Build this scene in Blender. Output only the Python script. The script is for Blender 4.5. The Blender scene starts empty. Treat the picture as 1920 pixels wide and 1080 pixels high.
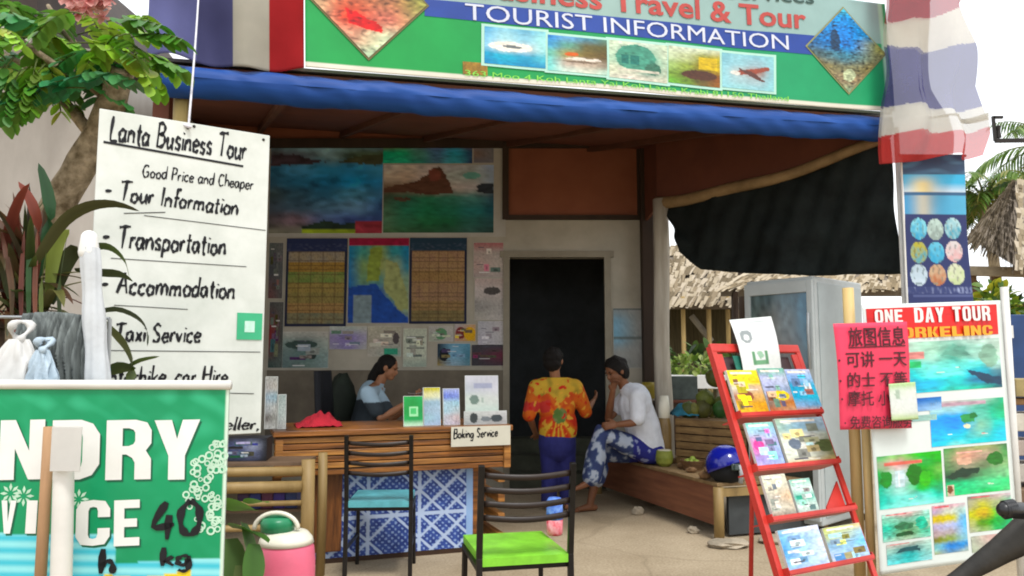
import bpy, bmesh, math, random
from mathutils import Vector, Matrix, noise
random.seed(7)
R = math.radians
SC = bpy.context.scene
COL = SC.collection

# ---------------------------------------------------------------- camera, sky, sun, exposure
PITCH = R(5.515)
FPX = 1450.0
CAMZ = 1.35
cam = bpy.data.cameras.new('camera'); cam_o = bpy.data.objects.new('camera', cam); COL.objects.link(cam_o)
cam.sensor_width = 36; cam.lens = FPX / 1920 * 36; cam.clip_start = .05; cam.clip_end = 400
cam_o.location = (0, 0, CAMZ); cam_o.rotation_euler = (R(90) + PITCH, 0, 0)
SC.camera = cam_o

SUN_EL, SUN_AZ = R(62), R(155)          # azimuth measured clockwise from +Y
w = bpy.data.worlds.new('World'); SC.world = w; w.use_nodes = True
nt = w.node_tree; nt.nodes.clear()
sky = nt.nodes.new('ShaderNodeTexSky'); sky.sky_type = 'NISHITA'; sky.sun_disc = False
sky.sun_elevation = SUN_EL; sky.sun_rotation = SUN_AZ; sky.dust_density = 1.0; sky.air_density = 1.0; sky.ozone_density = 1.0
hsv = nt.nodes.new('ShaderNodeHueSaturation'); hsv.inputs['Saturation'].default_value = .35
bg = nt.nodes.new('ShaderNodeBackground'); bg.inputs['Strength'].default_value = .15
wo = nt.nodes.new('ShaderNodeOutputWorld')
cloud = nt.nodes.new('ShaderNodeMix'); cloud.data_type = 'RGBA'; cloud.inputs[0].default_value = .7      # thin bright overcast over the blue
cloud.inputs[7].default_value = (9.6, 9.8, 10.0, 1)
nt.links.new(sky.outputs[0], hsv.inputs['Color']); nt.links.new(hsv.outputs[0], cloud.inputs[6]); nt.links.new(cloud.outputs[2], bg.inputs['Color']); nt.links.new(bg.outputs[0], wo.inputs[0])
sun = bpy.data.lights.new('sun', 'SUN'); sun.energy = 2.0; sun.angle = R(14); sun.color = (1, .98, .945)
sun_o = bpy.data.objects.new('sun', sun); COL.objects.link(sun_o)
sd = Vector((math.sin(SUN_AZ) * math.cos(SUN_EL), math.cos(SUN_AZ) * math.cos(SUN_EL), math.sin(SUN_EL)))
sun_o.rotation_euler = sd.to_track_quat('Z', 'Y').to_euler(); sun_o.location = (3, -4, 9)
SC.view_settings.view_transform = 'Standard'; SC.view_settings.look = 'None'; SC.view_settings.gamma = 1
SC.view_settings.exposure = 0.38
SC.render.engine = 'CYCLES'
SC.cycles.max_bounces = 8; SC.cycles.diffuse_bounces = 4; SC.cycles.use_denoising = True; SC.cycles.filter_width = 1.9

# ---------------------------------------------------------------- helpers
CP, SP = math.cos(PITCH), math.sin(PITCH)
def ray(px, py):
    r = (px - 960) / FPX; s = (540 - py) / FPX
    return Vector((r, CP - s * SP, SP + s * CP))
CAM = Vector((0, 0, CAMZ))
def P(px, py, d):                     # point of the line of sight at depth d
    v = ray(px, py); return CAM + v * (d / v.y)
def G(px, py, z=0.0):                 # where the line of sight meets height z
    v = ray(px, py); return CAM + v * ((z - CAMZ) / v.z)
def s2l(c): return c / 12.92 if c <= .04045 else ((c + .055) / 1.055) ** 2.4
_HX = {}
def hx(h):
    if isinstance(h, tuple): return h
    if h not in _HX: _HX[h] = tuple(s2l(int(h[i:i + 2], 16) / 255) for i in (0, 2, 4))
    return _HX[h]
def mixc(a, b, t): return tuple(a[i] + (b[i] - a[i]) * t for i in range(3))
def nz(x, y, z=0.0): return noise.noise(Vector((x, y, z)))

MATS = {}
def mat(name, col, rough=.6, var=.15, scale=6, bump=.0, metal=0., stretch=(1, 1, 1), spec=.4, col2=None, trans=0.):
    if name in MATS: return MATS[name]
    m = bpy.data.materials.new(name); m.use_nodes = True; n = m.node_tree.nodes; L = m.node_tree.links
    b = n['Principled BSDF']; b.inputs['Roughness'].default_value = rough; b.inputs['Metallic'].default_value = metal
    b.inputs['Specular IOR Level'].default_value = spec
    c = hx(col); c2 = hx(col2) if col2 else tuple(x * (1 - var * 1.6) for x in c)
    c1 = c if col2 else tuple(min(1, x * (1 + var * .6)) for x in c)
    tc = n.new('ShaderNodeTexCoord'); mp = n.new('ShaderNodeMapping'); mp.inputs['Scale'].default_value = stretch
    no = n.new('ShaderNodeTexNoise'); no.inputs['Scale'].default_value = scale; no.inputs['Detail'].default_value = 6; no.inputs['Roughness'].default_value = .62
    rp = n.new('ShaderNodeValToRGB'); rp.color_ramp.elements[0].position = .32; rp.color_ramp.elements[1].position = .68
    rp.color_ramp.elements[0].color = (*c2, 1); rp.color_ramp.elements[1].color = (*c1, 1)
    L.new(tc.outputs['Object'], mp.inputs[0]); L.new(mp.outputs[0], no.inputs['Vector']); L.new(no.outputs[0], rp.inputs[0]); L.new(rp.outputs[0], b.inputs['Base Color'])
    if bump:
        bp = n.new('ShaderNodeBump'); bp.inputs['Strength'].default_value = bump; bp.inputs['Distance'].default_value = .01
        no2 = n.new('ShaderNodeTexNoise'); no2.inputs['Scale'].default_value = scale * 4; no2.inputs['Detail'].default_value = 4
        L.new(mp.outputs[0], no2.inputs['Vector']); L.new(no2.outputs[0], bp.inputs['Height']); L.new(bp.outputs[0], b.inputs['Normal'])
    if trans:
        add_trans(m, b, rp.outputs[0], trans)
    MATS[name] = m; return m
def add_trans(m, b, colsock, f):
    n = m.node_tree.nodes; L = m.node_tree.links
    t = n.new('ShaderNodeBsdfTranslucent'); mx = n.new('ShaderNodeMixShader'); mx.inputs[0].default_value = f
    L.new(colsock, t.inputs[0]); L.new(b.outputs[0], mx.inputs[1]); L.new(t.outputs[0], mx.inputs[2]); L.new(mx.outputs[0], n['Material Output'].inputs[0])
def vmat(name, rough=.5, spec=.4, trans=0., fade=0., bump=0.):          # printed or dyed surfaces: colour from the mesh's own colour layer
    if name in MATS: return MATS[name]
    m = bpy.data.materials.new(name); m.use_nodes = True; n = m.node_tree.nodes; L = m.node_tree.links
    b = n['Principled BSDF']; b.inputs['Roughness'].default_value = rough; b.inputs['Specular IOR Level'].default_value = spec
    a = n.new('ShaderNodeAttribute'); a.attribute_name = 'Col'
    no = n.new('ShaderNodeTexNoise'); no.inputs['Scale'].default_value = 5; no.inputs['Detail'].default_value = 5
    tc = n.new('ShaderNodeTexCoord'); L.new(tc.outputs['Object'], no.inputs['Vector'])
    rp = n.new('ShaderNodeValToRGB'); rp.color_ramp.elements[0].position = .3; rp.color_ramp.elements[1].position = .7
    rp.color_ramp.elements[0].color = (.86, .86, .86, 1); rp.color_ramp.elements[1].color = (1, 1, 1, 1)
    mx = n.new('ShaderNodeMix'); mx.data_type = 'RGBA'; mx.blend_type = 'MULTIPLY'; mx.inputs[0].default_value = 1
    L.new(no.outputs[0], rp.inputs[0]); L.new(a.outputs['Color'], mx.inputs[6]); L.new(rp.outputs[0], mx.inputs[7]); L.new(mx.outputs[2], b.inputs['Base Color'])
    if bump:
        bp = n.new('ShaderNodeBump'); bp.inputs['Strength'].default_value = bump; bp.inputs['Distance'].default_value = .02
        no2 = n.new('ShaderNodeTexNoise'); no2.inputs['Scale'].default_value = 14; L.new(tc.outputs['Object'], no2.inputs['Vector'])
        L.new(no2.outputs[0], bp.inputs['Height']); L.new(bp.outputs[0], b.inputs['Normal'])
    if trans: add_trans(m, b, mx.outputs[2], trans)
    MATS[name] = m; return m

def tag(o, label=None, cat=None, group=None, kind=None):
    if label: o['label'] = label
    if cat: o['category'] = cat
    if group: o['group'] = group
    if kind: o['kind'] = kind
    return o
LOC = {}
def thing(name, label, cat, loc=(0, 0, 0), group=None, rotz=0.):
    o = bpy.data.objects.new(name, None); COL.objects.link(o); o.location = loc; o.rotation_euler = (0, 0, rotz); o.empty_display_size = .1
    LOC[o.name] = Vector(loc) if not rotz else None
    return tag(o, label, cat, group)

class MB:                              # collects shapes, then links them as one mesh object
    def __init__(s): s.v = []; s.f = []; s.c = []; s.col = None; s.hascol = False
    def ink(s, c): s.col = hx(c); s.hascol = True; return s
    def add(s, vs, fs, cols=None):
        b = len(s.v); s.v += [Vector(x) for x in vs]; s.f += [tuple(b + i for i in f) for f in fs]
        if cols: s.hascol = True
        s.c += [hx(c) for c in cols] if cols else [s.col or (.5, .5, .5)] * len(vs)
    def box(s, c, size, X=(1, 0, 0), Y=(0, 1, 0), Z=(0, 0, 1)):
        c = Vector(c); X = Vector(X) * size[0] / 2; Y = Vector(Y) * size[1] / 2; Z = Vector(Z) * size[2] / 2
        vs = [c + X * i + Y * j + Z * k for k in (-1, 1) for j in (-1, 1) for i in (-1, 1)]
        s.add(vs, [(0, 2, 3, 1), (4, 5, 7, 6), (0, 1, 5, 4), (2, 6, 7, 3), (0, 4, 6, 2), (1, 3, 7, 5)]); return s
    def beam(s, a, b, w, h, up=(0, 0, 1)):     # rectangular bar from a to b
        a = Vector(a); b = Vector(b); d = (b - a); Y = d.normalized(); X = Y.cross(Vector(up))
        if X.length < 1e-4: X = Y.cross(Vector((0, 1, 0)))
        X.normalize(); Z = X.cross(Y); return s.box((a + b) / 2, (w, d.length, h), X, Y, Z)
    def tube(s, pts, r, n=10, cap=True, jit=0.):
        pts = [Vector(p) for p in pts]; rs = r if isinstance(r, (list, tuple)) else [r] * len(pts)
        vs = []; prev = None
        for i, p in enumerate(pts):
            t = (pts[min(i + 1, len(pts) - 1)] - pts[max(i - 1, 0)]).normalized()
            if prev is None:
                u = t.cross(Vector((0, 0, 1)))
                if u.length < 1e-3: u = t.cross(Vector((1, 0, 0)))
            else: u = prev - t * prev.dot(t)
            u.normalize(); prev = u; q = t.cross(u)
            for k in range(n):
                a = 2 * math.pi * k / n; rr = rs[i] * (1 + (jit * nz(p.x * 9 + k, p.y * 9, p.z * 9) if jit else 0))
                vs.append(p + u * math.cos(a) * rr + q * math.sin(a) * rr)
        fs = [(i * n + k, i * n + (k + 1) % n, (i + 1) * n + (k + 1) % n, (i + 1) * n + k) for i in range(len(pts) - 1) for k in range(n)]
        if cap: fs += [tuple(range(n - 1, -1, -1)), tuple(range((len(pts) - 1) * n, len(pts) * n))]
        s.add(vs, fs); return s
    def caps(s, chain, n=12):                 # tapered limb with rounded ends: [(point, radius), ...]
        pts = [(Vector(p), r) for p, r in chain]
        a, ra = pts[0]; b, rb = pts[-1]
        d0 = (pts[0][0] - pts[1][0]).normalized(); d1 = (pts[-1][0] - pts[-2][0]).normalized()
        full = [(a + d0 * ra * math.sin(t), ra * math.cos(t)) for t in (1.45, 1.1, .7, .35)] + pts + [(b + d1 * rb * math.sin(t), rb * math.cos(t)) for t in (.35, .7, 1.1, 1.45)]
        return s.tube([p for p, r in full], [r for p, r in full], n)
    def ball(s, c, r, X=(1, 0, 0), Y=(0, 1, 0), Z=(0, 0, 1), nu=16, nv=10, jit=0., seed=0):
        c = Vector(c); r = r if isinstance(r, (list, tuple)) else (r, r, r); X = Vector(X); Y = Vector(Y); Z = Vector(Z)
        vs = [c + Z * r[2]]; 
        for j in range(1, nv):
            t = math.pi * j / nv
            for i in range(nu):
                a = 2 * math.pi * i / nu; e = Vector((math.sin(t) * math.cos(a), math.sin(t) * math.sin(a), math.cos(t)))
                k = 1 + (jit * nz(e.x * 2 + seed, e.y * 2 + seed, e.z * 2) if jit else 0)
                vs.append(c + (X * e.x * r[0] + Y * e.y * r[1] + Z * e.z * r[2]) * k)
        vs.append(c - Z * r[2])
        fs = [(0, 1 + i, 1 + (i + 1) % nu) for i in range(nu)]
        for j in range(nv - 2):
            o = 1 + j * nu; fs += [(o + i, o + nu + i, o + nu + (i + 1) % nu, o + (i + 1) % nu) for i in range(nu)]
        o = 1 + (nv - 2) * nu; l = len(vs) - 1; fs += [(o + i, l, o + (i + 1) % nu) for i in range(nu)]
        s.add(vs, fs); return s
    def lathe(s, prof, c=(0, 0, 0), n=20, X=(1, 0, 0), Y=(0, 1, 0), Z=(0, 0, 1)):   # [(radius, height), ...]
        c = Vector(c); X = Vector(X); Y = Vector(Y); Z = Vector(Z)
        vs = [c + Z * h + (X * math.cos(2 * math.pi * k / n) + Y * math.sin(2 * math.pi * k / n)) * r for r, h in prof for k in range(n)]
        fs = [(i * n + k, i * n + (k + 1) % n, (i + 1) * n + (k + 1) % n, (i + 1) * n + k) for i in range(len(prof) - 1) for k in range(n)]
        fs += [tuple(range(n - 1, -1, -1)), tuple(range((len(prof) - 1) * n, len(prof) * n))]
        s.add(vs, fs); return s
    def grid(s, fn, nu, nv, colfn=None):      # fn(u, v) -> point
        vs = [fn(i / nu, j / nv) for j in range(nv + 1) for i in range(nu + 1)]
        cols = [colfn(i / nu, j / nv) for j in range(nv + 1) for i in range(nu + 1)] if colfn else None
        fs = [(j * (nu + 1) + i, j * (nu + 1) + i + 1, (j + 1) * (nu + 1) + i + 1, (j + 1) * (nu + 1) + i) for j in range(nv) for i in range(nu)]
        s.add(vs, fs, cols); return s
    def prism(s, poly, n):                    # planar polygon extruded by vector n
        n = Vector(n); k = len(poly); vs = [Vector(p) for p in poly] + [Vector(p) + n for p in poly]
        s.add(vs, [tuple(range(k)), tuple(range(2 * k - 1, k - 1, -1))] + [(i, k + i, k + (i + 1) % k, (i + 1) % k) for i in range(k)]); return s
    def build(s, name, m, parent=None, local=False, smooth=False, bevel=0., solid=0., fix=True, origin=None):
        top = parent
        while top is not None and top.parent is not None: top = top.parent
        off = Vector((0, 0, 0))
        if parent is not None and not local: off = LOC.get(top.name) or Vector((0, 0, 0))
        if parent is None:
            if origin is None:
                lo = min(v.z for v in s.v); cx = sum((v for v in s.v), Vector()) / len(s.v); origin = Vector((cx.x, cx.y, lo))
            off = Vector(origin)
        me = bpy.data.meshes.new(name); me.from_pydata([tuple(v - off) for v in s.v], [], s.f)
        if fix:
            bm = bmesh.new(); bm.from_mesh(me); bmesh.ops.recalc_face_normals(bm, faces=bm.faces); bm.to_mesh(me); bm.free()
        if s.hascol:
            a = me.color_attributes.new('Col', 'FLOAT_COLOR', 'POINT'); a.data.foreach_set('color', [x for c in s.c for x in (*c, 1.)])
        if smooth: me.polygons.foreach_set('use_smooth', [True] * len(me.polygons))
        me.materials.append(m); o = bpy.data.objects.new(name, me); COL.objects.link(o)
        if parent is not None: o.parent = parent
        else: o.location = off; LOC[o.name] = off
        if solid: md = o.modifiers.new('solid', 'SOLIDIFY'); md.thickness = solid; md.offset = 0
        if bevel: md = o.modifiers.new('bevel', 'BEVEL'); md.width = bevel; md.segments = 2; md.limit_method = 'ANGLE'; md.angle_limit = R(40)
        return o

class Frame:                          # a flat sheet standing in the scene: origin, right, up
    def __init__(s, O, U, V=(0, 0, 1)):
        s.O = Vector(O); s.U = Vector(U).normalized(); V = Vector(V); s.V = (V - s.U * V.dot(s.U)).normalized(); s.N = s.U.cross(s.V)
    def pt(s, x, y, n=0.): return s.O + s.U * x + s.V * y + s.N * n
    def px(s, px, py):
        v = ray(px, py); t = (s.O - CAM).dot(s.N) / v.dot(s.N); q = CAM + v * t - s.O; return q.dot(s.U), q.dot(s.V)
    def rect(s, x0, y0, x1, y1):      # picture box -> local box (left, right, bottom, top)
        xm, ym = (x0 + x1) / 2, (y0 + y1) / 2
        return s.px(x0, ym)[0], s.px(x1, ym)[0], s.px(xm, y1)[1], s.px(xm, y0)[1]
    def slab(s, mb, a, b, c, d, n1=0., n0=-.01):
        return mb.box(s.pt((a + b) / 2, (c + d) / 2, (n0 + n1) / 2), (b - a, d - c, n1 - n0), s.U, s.V, s.N)
    def print(s, mb, a, b, c, d, colfn, nx=40, ny=30, n=.002, mask=None):   # a printed picture: colfn(u, v) with v running downwards
        mb.grid(lambda u, v: s.pt(a + (b - a) * u, d + (c - d) * v, n), nx, ny, colfn); return mb

def paint(rows, shapes=(), grain=.08, seed=0., gs=7, gain=1., sat=1.2, warp=.6):
    g = [[tuple(x * gain for x in hx(c)) for c in r.split()] for r in rows]; H = len(g); shapes = [(k, p, tuple(x * gain for x in hx(c))) for k, p, c in shapes]
    def fn(u0, v0):
        wx = warp * .035 * nz(u0 * 9 + seed, v0 * 9, 3.) + .013 * nz(u0 * 24, v0 * 24, seed); wy = warp * .03 * nz(u0 * 8, v0 * 10 + seed, 7.) + .012 * nz(u0 * 26, v0 * 26, seed + 2)
        u, v = (u0 + wx, v0 + wy) if grain > .03 else (u0, v0)
        fy = min(max(v, 0), .9999) * (H - 1); j = int(fy); ty = fy - j; ty = ty * ty * (3 - 2 * ty)
        def row(r):
            fx = min(max(u, 0), .9999) * (len(r) - 1); i = int(fx); tx = fx - i; return mixc(r[i], r[min(i + 1, len(r) - 1)], tx * tx * (3 - 2 * tx))
        c = mixc(row(g[j]), row(g[min(j + 1, H - 1)]), ty) if H > 1 else row(g[0])
        hf = nz(u0 * gs * 1.9, v0 * gs * 3.6, seed + 5); k = 1 + grain * (1.3 * nz(u0 * gs + seed, v0 * gs * 1.5 + seed, seed) + 1.1 * hf + (.8 if hf > .3 else -.8 if hf < -.3 else 0))
        for kd, p, sc in shapes:
            if kd == 'e':
                if ((u - p[0]) / p[2]) ** 2 + ((v - p[1]) / p[3]) ** 2 < 1: c = sc
            elif kd == 'r':
                if p[0] <= u0 <= p[2] and p[1] <= v0 <= p[3]: c = sc
            else:
                ins = False; q = len(p) - 1
                for i in range(len(p)):
                    if (p[i][1] > v) != (p[q][1] > v) and u < (p[q][0] - p[i][0]) * (v - p[i][1]) / (p[q][1] - p[i][1]) + p[i][0]: ins = not ins
                    q = i
                if ins: c = sc
        y_ = .3 * c[0] + .55 * c[1] + .15 * c[2]; return tuple(min(.92, max(.004, (y_ + (x - y_) * sat) * k)) for x in c)
    return fn
def collage(rows, seed, n=6):                         # small printed panels and caption lines of a travel leaflet
    rn = random.Random(seed); pal = [c for r in rows for c in r.split()]; out = []
    for k in range(n):
        x = rn.uniform(.02, .62); y = rn.uniform(.12, .75); w_ = rn.uniform(.14, .36); h_ = rn.uniform(.08, .2); c = hx(rn.choice(pal)); f_ = rn.choice((.35, .6, 1.35, 1.6)); q = tuple(min(.9, t * f_ + rn.uniform(-.03, .05)) for t in c)
        out.append(('r', (x, y, x + w_, y + h_), tuple(max(.01, t) for t in q)))
        if rn.random() < .6: out.append(('e', (x + w_ * .5, y + h_ * .6, w_ * .2, h_ * .25), tuple(max(.01, t * .45) for t in q)))
    for k in range(4): y = rn.uniform(.08, .95); x = rn.uniform(.05, .5); out.append(('r', (x, y, x + rn.uniform(.15, .4), y + .018), (.06, .06, .08) if k % 2 else (.8, .78, .72)))
    return out
def boat(x, y, s, hull='e0dcd4', roof='b0483c'):           # little printed longtail boat
    return [('p', [(x - s, y - .25 * s), (x - .8 * s, y + .12 * s), (x + .75 * s, y + .14 * s), (x + 1.15 * s, y - .4 * s), (x + .6 * s, y - .06 * s), (x - .6 * s, y - .06 * s)], hull), ('r', (x - .45 * s, y - .32 * s, x + .35 * s, y - .24 * s), roof), ('r', (x - .4 * s, y - .24 * s, x - .36 * s, y), '5a4a3a'), ('r', (x + .28 * s, y - .24 * s, x + .32 * s, y), '5a4a3a')]
VP = vmat('print_gloss', .38, .35); VM = vmat('print_matte', .65, .25)

# ---- printed lettering (built-in font) and brush lettering (own strokes)
def text_geo(txt, bold=0., shear=0.):
    cu = bpy.data.curves.new('t', 'FONT'); cu.body = txt; cu.size = 1; cu.offset = bold; cu.shear = shear; cu.resolution_u = 3
    ob = bpy.data.objects.new('t', cu); COL.objects.link(ob); dg = bpy.context.evaluated_depsgraph_get(); dg.update()
    me = bpy.data.meshes.new_from_object(ob.evaluated_get(dg)); vs = [Vector(v.co) for v in me.vertices]; fs = [tuple(p.vertices) for p in me.polygons]
    bpy.data.objects.remove(ob); bpy.data.meshes.remove(me); bpy.data.curves.remove(cu); return vs, fs
def lay(F, mb, vs, fs, p0, p1, hpx, n=.003, h_ref=None, keep=False):
    """lays flat lettering on sheet F; p0, p1 = ends of its baseline, hpx = cap height in photo pixels"""
    a = Vector(F.px(*p0)); b = Vector(F.px(*p1)); top = Vector(F.px(p0[0], p0[1] - hpx)); H = abs(top.y - a.y)
    x0 = min(v.x for v in vs); x1 = max(v.x for v in vs); ht = h_ref or max(v.y for v in vs)
    d = b - a; nrm = Vector((-d.y, d.x)).normalized()
    mb.add([F.pt(*(a + d * ((v.x - x0) / (x1 - x0)) + nrm * (v.y / ht * H)), n) for v in vs], fs); return mb
def printed(F, mb, txt, p0, p1, hpx, bold=0., shear=0., n=.003, h_ref=.69):
    vs, fs = text_geo(txt, bold, shear); return lay(F, mb, vs, fs, p0, p1, hpx, n, h_ref)

_b = [(.42, .4), (.28, .5), (.09, .42), (.04, .2), (.14, .01), (.3, .06), (.42, .34)]
GLY = {
 'a': (.52, [_b, [(.43, .5), (.42, .1), (.52, .02)]]), 'b': (.5, [[(.07, 1), (.06, 0)], [(.06, .34), (.24, .5), (.42, .36), (.38, .08), (.2, 0), (.06, .08)]]),
 'c': (.46, [[(.42, .42), (.25, .5), (.07, .35), (.07, .12), (.22, 0), (.43, .09)]]), 'd': (.5, [_b, [(.44, 1), (.42, 0)]]),
 'e': (.47, [[(.07, .26), (.42, .3), (.36, .47), (.2, .49), (.06, .32), (.1, .07), (.26, 0), (.45, .1)]]),
 'f': (.36, [[(.4, .9), (.28, 1), (.18, .86), (.15, 0)], [(.02, .5), (.36, .52)]]),
 'g': (.5, [_b, [(.43, .5), (.42, -.16), (.26, -.32), (.07, -.24)]]), 'h': (.48, [[(.07, 1), (.05, 0)], [(.06, .3), (.24, .5), (.4, .38), (.42, 0)]]),
 'i': (.2, [[(.1, .5), (.09, 0)], [(.11, .68), (.13, .75)]]), 'k': (.46, [[(.07, 1), (.05, 0)], [(.4, .5), (.07, .2)], [(.16, .27), (.44, 0)]]),
 'l': (.22, [[(.12, 1), (.09, .05), (.18, 0)]]), 'm': (.76, [[(.06, .5), (.05, 0)], [(.06, .32), (.22, .5), (.35, .38), (.36, 0)], [(.36, .32), (.52, .5), (.66, .38), (.68, 0)]]),
 'n': (.5, [[(.06, .5), (.05, 0)], [(.06, .3), (.25, .5), (.4, .38), (.43, 0)]]), 'o': (.5, [[(.25, .5), (.08, .38), (.07, .12), (.22, 0), (.4, .1), (.42, .36), (.25, .5)]]),
 'p': (.5, [[(.07, .5), (.05, -.32)], [(.06, .34), (.24, .5), (.42, .36), (.38, .08), (.2, 0), (.06, .08)]]), 'r': (.36, [[(.07, .5), (.06, 0)], [(.06, .28), (.18, .47), (.34, .46)]]),
 's': (.42, [[(.38, .43), (.22, .5), (.07, .4), (.2, .26), (.37, .14), (.26, .01), (.04, .06)]]), 't': (.36, [[(.18, .82), (.16, .06), (.3, .02)], [(.02, .52), (.34, .54)]]),
 'u': (.5, [[(.07, .5), (.07, .12), (.2, 0), (.38, .14)], [(.42, .5), (.42, .06), (.5, 0)]]), 'v': (.44, [[(.03, .5), (.2, 0)], [(.2, 0), (.4, .5)]]),
 'x': (.44, [[(.05, .5), (.4, 0)], [(.4, .5), (.04, 0)]]), 'y': (.46, [[(.05, .5), (.22, .05)], [(.42, .5), (.2, -.05), (.05, -.3)]]),
 'L': (.5, [[(.1, 1), (.06, .03), (.5, 0)]]), 'B': (.62, [[(.1, 1), (.08, 0)], [(.02, .97), (.34, 1), (.5, .82), (.4, .58), (.1, .53)], [(.1, .53), (.46, .5), (.56, .26), (.4, .02), (.02, 0)]]),
 'T': (.62, [[(.32, .98), (.28, 0)], [(.0, .93), (.3, .98), (.66, 1)]]), 'G': (.66, [[(.56, .86), (.34, 1), (.1, .76), (.06, .3), (.26, 0), (.54, .1), (.58, .42), (.34, .42)]]),
 'P': (.55, [[(.1, 1), (.08, 0)], [(.02, .96), (.36, 1), (.5, .78), (.38, .52), (.09, .48)]]), 'C': (.6, [[(.55, .84), (.34, 1), (.1, .76), (.08, .26), (.28, 0), (.56, .12)]]),
 'I': (.25, [[(.13, 1), (.11, 0)]]), 'A': (.64, [[(.02, 0), (.34, 1)], [(.34, 1), (.6, 0)], [(.12, .36), (.52, .38)]]),
 'S': (.56, [[(.5, .86), (.28, 1), (.08, .8), (.24, .55), (.48, .3), (.34, .02), (.04, .1)]]), 'H': (.66, [[(.1, 1), (.06, 0)], [(.58, 1), (.54, 0)], [(.06, .5), (.58, .54)]]),
 'M': (.8, [[(.06, 0), (.12, 1)], [(.12, 1), (.38, .3)], [(.38, .3), (.66, 1)], [(.66, 1), (.72, 0)]]), '-': (.5, [[(.04, .38), (.42, .42)]]), ',': (.2, [[(.12, .06), (.05, -.18)]]),
 '4': (.64, [[(.4, 1), (.02, .3), (.62, .34)], [(.48, .62), (.42, -.1)]]), '0': (.66, [[(.34, 1), (.08, .7), (.1, .2), (.34, 0), (.58, .25), (.58, .75), (.34, 1)]]), ' ': (.34, []),
}
def brush_geo(txt, wd=.085, jit=.03, slant=.1, bow=0., seed=1):
    rnd = random.Random(seed); vs = []; fs = []; x = 0.; k = 0
    for ch in txt:
        w_, st = GLY[ch]; dy = rnd.uniform(-jit, jit); sc = 1 + rnd.uniform(-jit, jit) * 1.5
        for pts in st:
            if len(pts) > 2:
                q = [pts[0]] + pts + [pts[-1]]; out = []
                for i in range(1, len(q) - 2):
                    for t in (0, .25, .5, .75):
                        p0, p1, p2, p3 = q[i - 1], q[i], q[i + 1], q[i + 2]
                        out.append(tuple(.5 * (2 * p1[m] + (p2[m] - p0[m]) * t + (2 * p0[m] - 5 * p1[m] + 4 * p2[m] - p3[m]) * t * t + (3 * p1[m] - p0[m] - 3 * p2[m] + p3[m]) * t ** 3) for m in (0, 1)))
                out.append(pts[-1])
            else: out = [tuple(pts[0][m] + (pts[1][m] - pts[0][m]) * t for m in (0, 1)) for t in (0, .33, .67, 1)]
            out = [Vector((x + (p[0] + slant * p[1]) * sc, dy + p[1] * sc)) for p in out]
            b0 = len(vs)
            for i, p in enumerate(out):
                t = (out[min(i + 1, len(out) - 1)] - out[max(i - 1, 0)]); t = t.normalized() if t.length > 0 else Vector((1, 0))
                hw = wd * .5 * (1 + .35 * math.sin(i * 1.3 + k)) * (.75 if i in (0, len(out) - 1) else 1) * (1 + .25 * abs(t.y))
                n_ = Vector((-t.y, t.x)) * hw; z = k * .00002
                vs += [Vector((p.x + n_.x, p.y + n_.y, 0)), Vector((p.x - n_.x, p.y - n_.y, 0))]
            fs += [(b0 + 2 * i, b0 + 2 * i + 1, b0 + 2 * i + 3, b0 + 2 * i + 2) for i in range(len(out) - 1)]; k += 1
        x += w_ * 1.12
    return vs, fs
def brushed(F, mb, txt, p0, p1, hpx, wd=.09, n=.002, seed=1, **k):
    vs, fs = brush_geo(txt, wd, seed=seed, **k); return lay(F, mb, vs, fs, p0, p1, hpx, n, 1.)

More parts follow.
